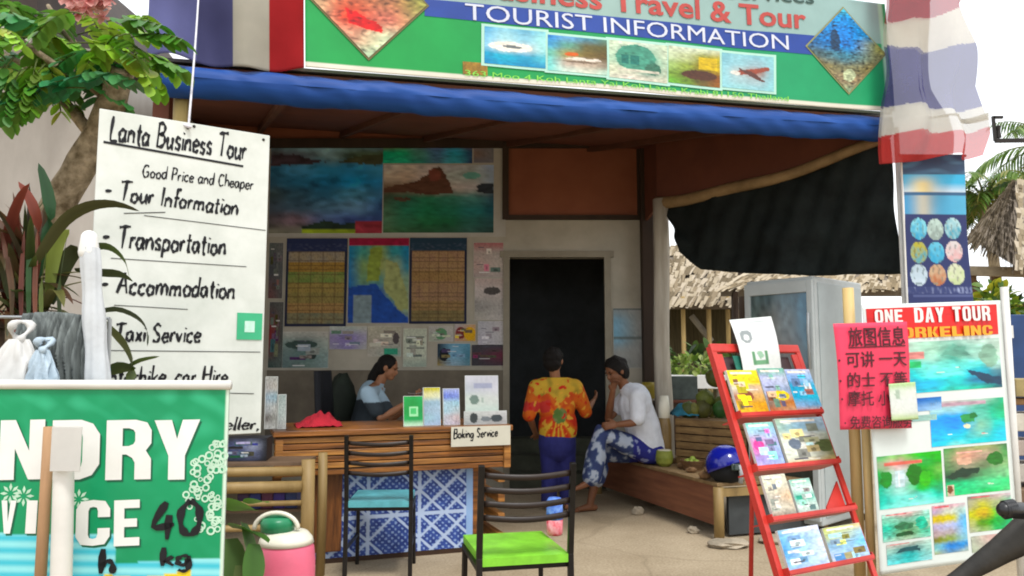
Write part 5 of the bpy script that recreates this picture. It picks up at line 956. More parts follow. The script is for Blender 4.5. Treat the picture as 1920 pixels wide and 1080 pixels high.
# bottles, box and cloth at the back of the platform
bd = 7.25
q = P(1246, 812, bd); t = thing('bottle', 'cream capped bottle standing on the platform by the pale post', 'bottle', (q.x, bd, ez))
zt_ = P(1246, 742, bd).z - ez
m = MB(); m.lathe([(0, 0), (.062, 0), (.066, .02), (.066, zt_ * .55), (.055, zt_ * .66), (.03, zt_ * .74), (.028, zt_ * .85), (0, zt_ * .85)], (q.x, bd, ez), 20); m.build('bottle_body', mat('amber_plastic', '7a6238', .3, .15, 9), t, smooth=True)
m = MB(); m.lathe([(.0, zt_ * .62), (.05, zt_ * .62), (.055, zt_ * .82), (.04, zt_), (0, zt_)], (q.x, bd, ez), 16); m.build('cap', mat('cream_plastic', 'd8d4c2', .35, .06, 4), t, smooth=True)
q = P(1218, 742, 7.9); m = MB(); m.lathe([(0, 0), (.07, 0), (.08, .12), (.075, .16), (0, .16)], (q.x, 7.9, P(1218, 730, 7.9).z - .09), 18)
STB = (q.x, 7.9, P(1218, 730, 7.9).z - .09)
o = m.build('yellow_tub', mat('mustard_plastic', 'a8963a', .4, .15, 6), smooth=True); tag(o, 'mustard yellow tub on the small stand beside the wall corner', 'tub')
m = MB(); m.lathe([(0, 0), (.11, 0), (.11, .02), (.03, .04), (.03, STB[2] - .02), (.1, STB[2] - .018), (.1, STB[2]), (0, STB[2])], (q.x, 7.9, 0), 16); o = m.build('small_stand', mat('weathered_wood', '9d968a', .8, .22, 9, .3), smooth=False); tag(o, 'small round wooden stand carrying the mustard tub by the wall', 'stand')
bxd = 7.95; p0_, p1_ = P(1256, 760, bxd), P(1322, 760, bxd); bzt = P(1290, 750, bxd).z
t = thing('wooden_box', 'rough wooden box on the platform carrying the dark grey box', 'box', ((p0_.x + p1_.x) / 2, bxd, ez)); wk = mat('worn_plank', '6a5440', .7, .25, 6, .2)
m = MB(); m.box(((p0_.x + p1_.x) / 2, bxd + .15, (ez + bzt - .03) / 2), (p1_.x - p0_.x - .03, .3, bzt - .03 - ez)); m.build('box_body', wk, t, bevel=.004)
m = MB(); m.box(((p0_.x + p1_.x) / 2, bxd + .15, bzt - .014), (p1_.x - p0_.x + .02, .36, .028)); m.build('lid_board', mat('reddish_board', '7a4c3c', .7, .2, 6), t, bevel=.004)
p = P(1284, 746, bxd); m = MB(); m.box((p.x, bxd + .12, bzt + .12), (.28, .2, .24)); o = m.build('grey_box', mat('box_grey', '56605c', .5, .25, 9), bevel=.008); tag(o, 'dark grey box standing on the rough wooden box beside the pale post', 'box')
tl0 = P(1262, 776, q0.y)
m = MB(); m.grid(lambda u, v: Vector((tl0.x + .25 * u, q0.y + .04 + .2 * v, cz + .02 + .11 * math.exp(-((u - .4) / .3) ** 2) * math.sin(v * 3.14) + .015 * nz(u * 7, v * 6))), 30, 18)
o = m.build('teal_cloth', mat('teal_cloth', '2f7f98', .9, .3, 5, .2, col2='12333c'), smooth=True, solid=.004); tag(o, 'crumpled teal cloth on the crate behind the seated man', 'cloth')
for k, (px_, c) in enumerate(((1272, '141416'), (1284, '1a1c22'))):
    q = on(px_, 838); m = MB(); m.lathe([(0, 0), (.04, 0), (.042, .01), (.042, .17), (.018, .22), (.018, .26), (0, .26)], (q.x, q.y - .1, ez), 16); o = m.build('dark_bottle', mat('dark_glass', '141416', .12, .1, 5, spec=.6), smooth=True); tag(o, ['dark glass bottle by the seated man, the one closer to him', 'dark glass bottle touching the slatted crate'][k], 'bottle', 'dark bottles on the platform')

# ---------------------------------------------------------------- white upright display fridge
fx0 = P(1404, 700, 6.75); fx1 = P(1532, 700, 6.25); fx2 = P(1622, 700, 6.85)
fa, fb, fc = [Vector((p.x, p.y, 0)) for p in (fx0, fx1, fx2)]; fz = P(1532, 517, 6.25).z
fg = thing('display_fridge', 'tall white upright fridge with a glass door behind the red rack', 'fridge', tuple(fb))
fd = fa + (fc - fb); fw = mat('fridge_white', 'b3baba', .4, .1, 2.5, .05)
m = MB(); m.prism([fb + Vector((0, 0, .06)), fc + Vector((0, 0, .06)), fd + Vector((0, 0, .06)), fa + Vector((0, 0, .06))], (0, 0, fz - .06)); m.build('cabinet', fw, fg, bevel=.012)
FF = Frame(fa, fb - fa); L_ = (fb - fa).length
m = MB(); FF.slab(m, .0, .05, .1, fz - .03, .035, .004); FF.slab(m, L_ - .05, L_, .1, fz - .03, .035, .004); FF.slab(m, .05, L_ - .05, fz - .13, fz - .03, .035, .004); FF.slab(m, .05, L_ - .05, .1, .18, .035, .004); m.build('door_frame', fw, fg, bevel=.004)
m = MB(); FF.print(m, .05, L_ - .05, .18, fz - .13, paint(['5a6a6c 4f6268 46606c 3a6680', '56645f 6a6c68 66747a 4a7c98', '4a5450 62605c 605e5e 54707e', '343c3a 3c4442 424a48 444c4a', '2f3a38 343c3a 3a4442 3a4644', '2c3433 30383a 343c3c 384240', '2a3230 2e3634 323a38 343c3a', '262e2c 2a3230 2c3432 303836'], (), .25, 4), 30, 50, .012); m.build('glass_door', vmat('glass_print', .08, .6), fg)
FG2 = Frame(fb, fc - fb); L2 = (fc - fb).length
m = MB(); FG2.slab(m, .06, L2 - .04, .12, fz - .05, .006, .0); m.build('side_panel', mat('fridge_side', 'a9b3b4', .45, .1, 2.5), fg, bevel=.004)
m = MB(); m.tube([FF.pt(L_ - .03, fz - .75, .05), FF.pt(L_ - .03, fz - .45, .06), FF.pt(L_ - .03, fz - .3, .05)], .011, 8); m.build('handle', mat('fridge_handle', 'a9aeb0', .35), fg, smooth=True)
for q in (fa, fb, fc, fd): m = MB(); c_ = q.lerp((fa + fc) / 2, .12); m.lathe([(0, 0), (.025, 0), (.02, .06), (0, .06)], c_, 10); m.build('foot', mat('black_metal', '1d1916', .4), fg)

# ---------------------------------------------------------------- red leaning brochure rack
b30 = R(30); RU = Vector((math.cos(b30), math.sin(b30), 0)); RB = Vector((-math.sin(b30), math.cos(b30), 0))
rl = P(1470, 1080, 3.6); rtl = P(1349, 648, 3.96); slope = (rtl - rl); 
RV = slope.normalized(); RO = rl - RV * (rl.z / RV.z)
FRk = Frame(RO, RU, RV); RW = FRk.px(1556, 870)[0] - FRk.px(1411, 870)[0] ; RW = max(.42, FRk.px(1492, 645)[0]); RH = FRk.px(1349, 648)[1]
rk = thing('brochure_rack', 'red metal brochure rack leaning back beside the tour poster', 'rack', tuple(RO))
red = mat('red_enamel', 'c8372e', .4, .22, 5, .06, col2='a8281f', spec=.45)
for x, nm in ((0, 'side_rail'), (RW, 'side_rail')):
    m = MB(); FRk.slab(m, x - .016, x + .016, 0, RH, .0, -.016); FRk.slab(m, x - (.016 if x == 0 else -.012), x + (-.012 if x == 0 else .016), 0, RH, -.016, -.035); m.build(nm, red, rk, bevel=.003)
m = MB(); FRk.slab(m, -.016, RW + .016, RH - .035, RH + .012, .002, -.02); m.build('top_bar', red, rk, bevel=.006)
m = MB(); FRk.slab(m, .012, .05, RH - .14, RH - .045, -.002, -.012); FRk.slab(m, RW - .06, RW - .012, RH - .16, RH - .045, -.002, -.012); m.build('corner_plate', red, rk)
m = MB(); FRk.slab(m, .07, RW - .06, RH - .155, RH - .05, -.03, -.034); m.build('back_plate', mat('dark_plate', '4a3a3c', .5, .2, 6), rk)
shy = [FRk.px((1375 + 1527) / 2, 781)[1], FRk.px((1412 + 1556) / 2, 877)[1], FRk.px((1440 + 1590) / 2, 968)[1], FRk.px((1470 + 1630) / 2, 1064)[1]]
down = Vector((0, 0, -1)); FN = FRk.N
for y in shy:
    m = MB(); base = [FRk.pt(.012, y, .036), FRk.pt(RW - .012, y, .036), FRk.pt(RW - .012, y, -.10), FRk.pt(.012, y, -.10)]
    m.prism(base, -FRk.V * .006); FRk.slab(m, .012, RW - .012, y, y + .018, .040, .036); FRk.slab(m, .012, .018, y, y + .03, .036, -.06); FRk.slab(m, RW - .018, RW - .012, y, y + .03, .036, -.06)
    m.build('shelf_tray', red, rk)
q = FRk.pt(RW / 2, 0); q = FRk.pt(RW / 2, RH, -.05); q = Vector((q.x, q.y, 0)) + RB * .05
m = MB(); m.tube([FRk.pt(RW / 2, RH - .03, -.03), q + Vector((0, 0, .004))], .012, 8); m.build('rear_strut', red, rk, smooth=True)
m = MB(); m.prism([FRk.pt(RW - .02, shy[2] + .005, -.02), FRk.pt(RW - .02, shy[2] + .15, -.02), FRk.pt(RW - .16, shy[2] + .03, -.02), FRk.pt(RW - .16, shy[2] + .005, -.02)], FRk.N * -.008); m.build('brace', red, rk)
# leaflets in the rack
def rackleaf(bxp, y, n, rows, shapes, label, lean=.0):
    a, b, c, d = FRk.rect(*bxp); F2 = Frame(FRk.pt(0, y + .002, n), FRk.U, FRk.V - FRk.N * lean); h = d - y
    t = thing('brochure', label, 'brochure', tuple(F2.pt((a + b) / 2, 0)), 'brochures in the red rack'); m = MB(); F2.slab(m, a, b, 0, h, 0, -.014); m.build('pages', mat('card_c9cdc8', 'c9cdc8', .6, .08, 5), t)
    m = MB(); F2.print(m, a + .001, b - .001, .001, h - .001, paint(rows, list(shapes) + collage(rows, len(label) * 3, 8) + [('r', (.1, .04, .8, .09), 'e8e4d8')], .14, len(label) * 1.7, 6, 1., 1.35), 60, 64, .001); m.build('cover', VP, t)
rackleaf((1367, 698, 1424, 779), shy[0], .026, ['e8d818 e0d420', 'e4d020 d8c030', 'c0b8a8 c0a890', '9a6a5a c0a070', 'd8b048 c0904a', 'e0b838 c8a040'], [('e', (.4, .58, .25, .12), '7a4a3c')], 'brochure with a bright yellow top in the uppermost rack tray')
rackleaf((1425, 694, 1475, 777), shy[0], .026, ['6f9a88 7aa898', 'b0b4d0 b8c0d0', '9aa0b8 8a9ab0', '7a6a60 b07a50', 'b86a4a c0a890'], [('e', (.6, .6, .3, .1), 'd8c84a')], 'mixed colour brochure between the yellow one and the blue one')
rackleaf((1476, 696, 1524, 776), shy[0], .026, ['b4c0dc c0c8e0', '8aa8d0 9ab8d8', '4a98b8 5aa8c8', '3aa0c0 48b0c8', '88a8c8 6aa0c4', 'c08a6a c8a080'], [], 'sky blue brochure at the right of the uppermost rack tray')
rackleaf((1402, 795, 1455, 882), shy[1], .026, ['8ac8b8 98c8c0', 'a0b8c8 98b4c8', 'b890b0 a8a8c8', 'c07aa8 9aaccc', 'a090c0 98a8d0', 'b0b0d4 a8b8d8'], [('e', (.25, .5, .2, .12), 'c85a90')], 'pale blue and pink brochure in the second rack tray')
rackleaf((1458, 786, 1550, 876), shy[1], .026, ['a8bca8 98b0c0 a8c0d0', '98b0a8 8aa8b8 a0b8c8', 'd0d8cc d8dcd4 a8b4a8', 'd8dcd0 d8d8d0 8a8a70', 'd0d4c8 c8ccc0 7a7a5c', 'c8b890 c8b078 c0a878'], [('e', (.25, .55, .12, .12), '6a7480'), ('e', (.85, .62, .2, .14), '4f5a3c'), ('r', (.3, .4, .6, .44), '8a9488')], 'wide white travel brochure with dark photo spots in the second tray')
rackleaf((1430, 892, 1476, 970), shy[2], .026, ['d0d0c0 ccccbc', 'd0ccb8 c8c4b4', 'b8b4a8 c0a890', 'c0bcb0 b8b0a0', '8a6a58 7a7a74'], [], 'cream brochure with a brown foot in the third rack tray')
rackleaf((1480, 900, 1520, 962), shy[2], .026, ['8ab8a8 90b8ac', 'c4d4cc c8d8d0', '6fa898 8ab4a8', 'c0ccc4 b8c8c0', '9aa49c a0a8a0'], [('r', (.1, .45, .9, .55), '3f8a74')], 'green and white small brochure alone in the third tray')
rackleaf((1460, 990, 1540, 1076), shy[3], .026, ['8ab0c8 c8d0e0 d0d4e8', '78a8d0 98b8d8 b8c8e4', '68a0d0 a0bce0 c8d0e8', '88b0d8 a8c0e0 c0cce4', 'a8c0dc b0c4e0 b8c8e0'], [('r', (.1, .5, .4, .56), 'd8dcec')], 'pale blue and white brochure in the lowest rack tray')
rackleaf((1544, 986, 1618, 1066), shy[3], .026, ['b0b478 b8bc80 c8b890', 'a8b088 a8b4a0 98b8c8', '88a8c0 90b0c8 78b0d8', 'a8b8d0 98b4d0 a0b8d4', 'c0b8b0 b4bcc8 a8bcc8'], [], 'yellow green and blue brochure at the right of the lowest tray')
a, b, c, d = FRk.rect(1372, 600, 1450, 694); F2 = Frame(FRk.pt(0, 0, .012), FRk.U + FRk.V * .0, FRk.V)
t = thing('rack_notice', 'white price notice clipped to the top of the red rack', 'notice', tuple(F2.pt((a + b) / 2, c))); pq = quadpx(F2, [(1366, 601), (1444, 594), (1463, 692), (1392, 697)])
m = MB(); m.grid(lambda u, v: F2.pt(*pq(u, v), .006 + .012 * math.sin(v * 3)), 40, 48, paint(['d8dcd8 d8dcd8', 'dcdedc d8dcda', 'd8dcd8 dcdedc', 'd8dcd8 d8dcd8', 'd4d8d4 d4d8d4'], [('r', (.25, .07, .85, .1), 'a8acac'), ('r', (.2, .14, .8, .16), 'b4b8b8'), ('e', (.25, .36, .15, .13), '8a9090'), ('e', (.25, .38, .07, .06), 'd8dcd8'), ('r', (.28, .66, .36, .9), '5f8a68'), ('r', (.62, .66, .68, .9), '5f8a68'), ('r', (.36, .82, .62, .9), '6f9a78'), ('p', [(.4, .68), (.52, .64), (.6, .76), (.48, .8)], '94b49c')], .03, 3)); m.build('sheet', VP, t, smooth=True, solid=.002)
m = MB(); a, b, c, d = FRk.rect(1376, 668, 1394, 694); FRk.slab(m, a, b, c, d, .006, .002); o = m.build('green_slip', mat('slip_green', '1f6a58', .5, .2, 9)); tag(o, 'dark green slip of paper half hidden by the white rack notice', 'paper')

# ---------------------------------------------------------------- one day tour poster on a post
TL, TR, BRp, BLp = P(1622, 572, 3.95), P(1876, 566, 4.35), P(1906, 1040, 4.35), P(1652, 1074, 3.95)
FT2 = Frame(Vector((BLp.x, BLp.y, BLp.z)), Vector((TR.x - TL.x, TR.y - TL.y, 0)))
tq = quadpx(FT2, [(1616, 572), (1877, 563), (1908, 1042), (1650, 1078)])
tb = thing('tour_poster', 'large one day tour snorkeling poster with turquoise beach photos on a stand', 'poster', tuple(FT2.pt(.5, 0)))
def tpt(u, v, n=0.): return FT2.pt(*tq(u, v), n + .006 * math.sin(u * 5 + v * 3))
m = MB(); m.grid(lambda u, v: tpt(u, v, 0), 40, 60); m.build('sheet', mat('poster_white', 'd4dcd8', .4, .05, 3), tb, smooth=True, solid=.003)
def tpic(x0, y0, x1, y1, rows, sh=(), grain=.3, gs=6, n=.0035, nx=84, ny=64):   # box in poster fractions
    fn = paint(rows, list(sh) + ([('r', (.08, .03, .5, .06), 'c06a70')] if y0 > .6 else []), grain * .5, x0 * 9 + y0, gs, 1., 1.5, 1.2); m = MB(); m.grid(lambda u, v: tpt(x0 + (x1 - x0) * u, y0 + (y1 - y0) * v, n), nx, ny, fn); m.build('photo_print', VP, tb)
tpic(.02, .015, .965, .135, ['b83a30 c03a2c c04030 b83c34', 'b03430 c83c24 c84a28 c04030', 'b83040 c85a20 c86420 c0502c'], (), .1, 4)
wt = mat('paint_white', 'dcdcd8', .45, .05, 9); og = mat('lettering_orange', 'e0a020', .5, .1, 9)
for txt, p0, p1, h in (('ONE', (1638, 606), (1690, 605), 25), ('DAY', (1712, 605), (1768, 604), 28), ('TOUR', (1784, 603), (1854, 601), 28)): words(FT2, tb, wt, fat_text(txt), p0, p1, h, .011, 1., name='block_lettering')
words(FT2, tb, og, fat_text('SNORKELING', .1), (1640, 636), (1858, 628), 20, .0115, 1., name='block_lettering')
tpic(.25, .15, .965, .345, ['b8ccc0 a8c8b8 98bcb0 c0d4cc c0d0c8', 'b0c8bc a8c8b8 5a8a7c a0c4b8 b4c8bc', '5ab090 a8ccc0 6aa898 a8ccc0 b0c4b8', '70c8c0 90d4cc 88d4cc 80ccc8 a8c4bc', '50b8c0 88d8d4 90dcd8 3a9ab0 5a7a84', '1aa0c4 18a8c8 30c0c0 1f7a98 24485c', '20a8c4 30b8c4 2ab8a8 28b098 3a5a68'], [('p', [(.38, .3), (.5, .06), (.62, .14), (.66, .34)], '6f9a8c'), ('r', (.03, .2, .2, .34), 'c8908c'), ('r', (.02, .38, .16, .5), '28b078'), ('p', [(.62, .62), (.8, .68), (1, .8), (1, .94), (.84, .9)], '1f3a50'), ('e', (.88, .34, .09, .24), '8aa898')] + boat(.36, .62, .05) + boat(.55, .55, .03, 'e8e4dc', '2a7a98'))
tpic(.27, .365, .5, .415, ['2a5aa0 2f6aa8', '88a8d0 a8c4dc'], (), .2, 4, nx=12, ny=8); tpic(.28, .43, .46, .452, ['98b4b0 a0bcb4'], (), .2, 4, nx=10, ny=4)
tpic(.41, .385, .965, .555, ['b0b0b4 c0b4b4 a8b8b0 5aa888', 'a8c8cc a0c8d0 6aa898 3a9a70', '2a98d8 1f88d8 7ab8a8 38b088', '18a0e0 1890dc 90bca8 30b8b8', '20b0dc 50b8cc 80b8b0 20b8d0', '28b8d8 90d0d0 50c0c8 28c0d4'], [('r', (.08, .04, .75, .12), 'b09aa4'), ('e', (.5, .42, .1, .1), '4a8a5a'), ('e', (.58, .36, .06, .08), '2a6a40'), ('e', (.48, .6, .05, .05), 'd8d8c0')] + boat(.7, .8, .06) + boat(.25, .75, .045, 'e8e8e0', 'd0a030'), .22)
tpic(.02, .57, .475, .765, ['70a878 88b078 4aa848 3fa850', '98a890 c09898 58a060 3f9a48', '4a9a5c c0ccc8 2a8a3c 7aa868', '3f8a58 b8c8cc 3a9a3a 5a9a58', '58b098 a0c8c0 3fa858 3a9a70', '48b0a0 90d4cc 88d0c8 58b8a0', '80d0c4 98d8d0 a0dcd4 90d4cc'], [('r', (.1, .14, .68, .2), 'c0746c'), ('r', (.26, .3, .4, .62), 'c4d4d8'), ('r', (.3, .34, .33, .6), 'e0e8e8'), ('e', (.55, .4, .12, .2), '1a6a2c'), ('e', (.72, .5, .1, .16), '5aa83a'), ('e', (.12, .45, .09, .16), '2a7a40')] + boat(.5, .86, .07), .25)
tpic(.495, .565, .965, .745, ['5a8a5c 8a9470 98a078 4a7050', '7a9a74 c0988a a8988a 5f9060', '5a7a58 8a8878 6a7a60 88a880', '2a4838 3a4a3c 6a9a74 90c098', '50b080 60b888 78c898 68c088', '58b884 68c48c 50b070 78c890'], [('p', [(0, .6), (.25, .42), (.55, .48), (.5, .58), (.1, .66)], '23362c'), ('r', (.02, .78, .13, 1), 'c8b8a8'), ('e', (.07, .86, .04, .08), '6a4a38'), ('r', (.2, .1, .6, .14), 'd0a8a0'), ('e', (.8, .3, .14, .14), '3a6a3a'), ('e', (.3, .3, .12, .08), 'c8a898')] + boat(.7, .82, .06), .3)
tpic(.03, .785, .365, .885, ['b0ccc4 c8a8a8 a8ccc0', '88c0ac 80a494 90c4b4', '58b09c 6a9a7c a0b8a0', '70b8a8 6a8a68 70b8a0', 'a0c4b8 9ab09c 90c4b4'], [('e', (.45, .5, .2, .14), '3f6a50'), ('e', (.82, .45, .12, .25), '4aa890'), ('e', (.45, .78, .2, .08), '244a30')], .5)
tpic(.05, .895, .365, .97, ['c0b8b4 b8c0b8 b8ccc4', '98b8b0 2f6a6c a8c8c0', '80b8b8 58a8a8 98c4c0', '88ccd0 70c0c0 a0ccd0'], [('p', [(.2, .5), (.3, .25), (.7, .22), (.75, .5), (.6, .42), (.3, .46)], '1f4a50')], .3)
tpic(.385, .775, .625, .955, ['d0a8b0 c8a8b0 c4b4b8', 'a898b0 c8ccc0 b0ccc8', 'c8b420 c4b830 78b0d8', 'b8b0c8 b0b4d0 78b0dc', 'a8989c a8a0a4 88b4d0', '70703c 889860 90b8c8', '90c0c4 4a7ab8 5a90c4', 'a8b090 6a8aa8 a8b8b4'], (), .25)
tpic(.645, .755, .965, .89, ['8a8880 908c84 b8a8a8 c8bcc0', 'a8a890 b8b870 a8b490 78c4a0', 'b8bc60 c0a840 70a860 3fb080', 'a8ac80 5a8a38 3a9a58 28a070', 'b0b4a0 98b080 50a870 48b088'], (), .3)
tpic(.65, .905, .955, .965, ['b0b4a8 c0a8a4 b0a8a0', 'a8b0a0 b4b0a8 a8a498'], (), .3, nx=20, ny=8)
post = P(1609, 1000, 4.08); m = MB(); m.tube([(post.x, post.y, 0), (post.x + .004, post.y, .9), (post.x, post.y, P(1609, 540, 4.08).z)], .029, 10, jit=.06); m.build('post', mat('pale_bamboo_pole', 'c4a86e', .55, .2, 6, .1, stretch=(1, 1, .2)), tb, smooth=True)
post = P(1635, 1075, 4.02); m = MB(); m.tube([(post.x, post.y, 0), (post.x, post.y, P(1635, 790, 4.02).z)], .022, 10, jit=.06); m.build('post', mat('pale_bamboo_pole', 'c4a86e'), tb, smooth=True)
qr = FT2.px(1888, 560); a_ = FT2.pt(*FT2.px(1886, 538), -.01); m = MB(); m.tube([Vector((a_.x + .0, a_.y, 0)), a_], .022, 10); m.build('post', mat('white_pipe', 'd2d0ca', .45, .08, 5), tb, smooth=True)
# pink handwritten notice
FPk = Frame(FT2.O + FT2.N * .05, FT2.U); pk = thing('pink_notice', 'bright pink paper notice with black Chinese handwriting pinned over the tour poster', 'notice', tuple(FPk.pt(*FPk.px(1640, 805))))
kq = quadpx(FPk, [(1562, 607), (1698, 603), (1712, 803), (1577, 806)])
m = MB(); m.grid(lambda u, v: FPk.pt(*kq(u, v), .008 * math.sin(v * 4 + u)), 16, 24); m.build('sheet', mat('hot_pink', 'e23a5a', .6, .08, 4, .05), pk, smooth=True, solid=.002)
mar = mat('maroon_ink', '4a0f1c', .6, .2, 12)
for txt, p0, p1, h in (('旅图信息', (1588, 647), (1694, 644), 33), ('· 可讲 一天', (1569, 687), (1697, 683), 27), ('· 的士 不等', (1571, 725), (1698, 721), 26), ('· 摩托 小时', (1574, 759), (1690, 757), 26), ('· 免费咨询服务', (1580, 802), (1708, 799), 22)):
    words(FPk, pk, mar, text_geo(txt, .012), p0, p1, h, .012, .85, name='brush_lettering')
m = MB(); A, B = FPk.pt(*FPk.px(1588, 652), .0118), FPk.pt(*FPk.px(1694, 648), .0118); m.beam(A, B, .0015, .005, up=FPk.V); m.build('underline', mar, pk)
FSl = Frame(FPk.O + FPk.N * .022, FPk.U); a, b, c, d = FSl.rect(1667, 718, 1722, 787); sq = quadpx(FSl, [(1666, 720), (1716, 716), (1722, 786), (1672, 789)])
m = MB(); m.grid(lambda u, v: FSl.pt(*sq(u, v), 0), 20, 20, paint(['a8c490 a8c48c', 'd4dcd0 d8dcd4', 'd8dcd8 d8dcd8', 'd8dcd4 d8dcd8', 'b8cc98 b0c490'], [('e', (.3, .3, .1, .15), 'a8b8a8')], .05, 4)); o = m.build('white_slip', VP, smooth=True, solid=.002); tag(o, 'small white slip with green edges stuck over the pink notice', 'paper')

# ---------------------------------------------------------------- tall blue banner hanging behind the poster
BT, BTr, BBl, BBr = P(1691, 296, 5.7), P(1808, 300, 5.8), P(1702, 566, 5.7), P(1829, 566, 5.8)
FB3 = Frame(BBl, Vector((BTr.x - BT.x, BTr.y - BT.y, 0))); gq = quadpx(FB3, [(1690, 292), (1806, 292), (1832, 690), (1707, 690)])
tv = (568 - 292) / (690 - 292)
rb_ = thing('tall_banner', 'narrow navy hanging banner with nine round holiday photos under the flag', 'banner', tuple(FB3.pt(*gq(.5, 1))))
circ = [(1722, 429), (1754, 430), (1788, 428), (1724, 473), (1757, 473), (1791, 471), (1725, 515), (1760, 515), (1794, 514)]
cc = ['2f9ac0 78c4d4', '8a9a94 b4ccc4', '4a9ab0 a8ccd0', '5a98a0 a8a02c', '2a98c0 5ab4d0', 'd0a0a0 d0c8c8', 'b8c8d4 a8bcc8', 'a8643c b89a7a', 'b4c490 c8ccb0']; CI = []
for (x, y), c in zip(circ, cc): CI.append((Vector(FB3.px(x, y)), [hx(q) for q in c.split()]))
crx = abs(FB3.px(1739, 430)[0] - FB3.px(1723, 430)[0]); cry = abs(FB3.px(1723, 450)[1] - FB3.px(1723, 430)[1])
def bcol(u, v):
    p = gq(u, v); py_ = v * 398 + 292; 
    for k, (c, (c1, c2)) in enumerate(CI):
        dx, dy = (p.x - c.x) / crx, (p.y - c.y) / cry
        if dx * dx + dy * dy < 1:
            t = min(1, max(0, .5 - dy * .6 + .9 * nz(dx * 2.2 + k * 5, dy * 2.2, k))); return mixc(c2, c1, t) if nz(dx * 3 + k, dy * 3, 9.) < .28 else mixc(c2, (.05, .06, .05), .5)
    if py_ < 328: return mixc(hx('27405f'), hx('4a7898'), max(0, nz(u * 3, v * 30)) * 1.4)
    if py_ < 363: return mixc(mixc(hx('2fa8d4'), hx('c4d4e0'), max(0, (py_ - 345) / 18)), hx('d8c48a'), math.exp(-((u - .3) / .2) ** 2) * min(1, (py_ - 326) / 20))
    if py_ < 369: return hx('2f5a80')
    if py_ < 404: return mixc(mixc(hx('2f88b8'), hx('4fa8cc'), u), hx('c8b48a'), .7 * math.exp(-((u - .3) / .16) ** 2))
    if 540 < py_ < 552: return mixc(hx('2a3568'), hx('7a84a8'), max(0, nz(u * 26, v * 40)) * 1.3 + (.6 if u > .78 and nz(u * 30, v * 60) > -.1 else 0))
    if 555 < py_ < 559 and u > .1: return hx('46507f')
    return hx('1f2a5e')
m = MB(); m.grid(lambda u, v: FB3.pt(*gq(u, v), .012 * math.sin(v * 7 + u * 2)), 90, 190, bcol); m.build('cloth', VP, rb_, smooth=True, solid=.002)
m = MB(); m.tube([FB3.pt(*gq(0, 0)) - FB3.U * .02, FB3.pt(*gq(1, 0)) + FB3.U * .02], .011, 8); m.build('top_rod', mat('dark_metal', '2b2622', .5), rb_)
m = MB(); m.tube([FB3.pt(*gq(0, 0), .01) - FB3.U * .012, FB3.pt(*gq(0, 1), .01) - FB3.U * .012], .008, 8); m.build('side_hem', mat('white_pipe', 'd2d0ca', .45), rb_)

# rubble by the platform corner
for k, (px_, py_, s_, lab) in enumerate(((1368, 1026, (.16, .1, .035), 'flat pale concrete slab fragment at the platform corner'), (1300, 1000, (.05, .04, .03), 'small grey stone under the platform front board'), (1196, 965, (.06, .05, .04), 'pale stone under the far half of the platform'), (1450, 1018, (.12, .09, .03), 'broken concrete piece between the platform and the red rack'))):
    q = G(px_, py_); m = MB(); m.ball((q.x, q.y, s_[2] * .8), s_, jit=.45, seed=k * 2.7, nu=9, nv=6); o = m.build('stone', mat('pale_stone', 'a89c88', .95, .25, 9, .5)); tag(o, lab, 'stone', 'rubble by the platform')

bk_ = on(1294, 878); t = thing('woven_basket', 'small brown woven basket of green limes on the platform before the crate', 'basket', (bk_.x, bk_.y - .10, ez)); bc = Vector((bk_.x, bk_.y - .10, ez))
m = MB(); m.grid(lambda u, v: bc + Vector((math.cos(u * 6.2832) * (.075 + .03 * v), math.sin(u * 6.2832) * (.075 + .03 * v), .085 * v + .003 * math.sin(u * 100) * math.cos(v * 28))) * 1.0, 80, 16); m.lathe([(0, 0), (.08, 0), (.08, .006), (0, .006)], bc, 20); m.build('basket_side', mat('wicker', '7a5a38', .8, .3, 14, .4, stretch=(1, 1, 4), col2='4c3520'), t, smooth=True, solid=.006)
for k in range(6):
    a_ = k * 1.05; q = bc + Vector((math.cos(a_) * .05 * (k > 0), math.sin(a_) * .05 * (k > 0), .065 + .025 * (k == 0))); m = MB(); m.ball(q, .029, jit=.08, seed=k, nu=12, nv=8)
    o = m.build('lime', mat('lime_skin', '6f8f2e', .45, .3, 9, .1, col2='8f9a3c'), smooth=True); tag(o, 'green lime lying in the small woven basket', 'lime', 'limes in the basket')
for k, (px_, py_, lab) in enumerate(((1264, 868, 'brown husk scrap between the cut coconut and the basket'), (1330, 886, 'brown husk scrap lying just left of the helmet front'), (1296, 886, 'flat brown husk scrap near the platform front edge'))):
    q = on(px_, py_); m = MB(); m.ball((q.x, q.y, ez + .022), (.045, .035, .024), jit=.5, seed=k * 5.1 + 2); o = m.build('coconut_husk', mat('husk_brown', '8a6a48'), smooth=True); tag(o, lab, 'husk', 'husk scraps on the platform')
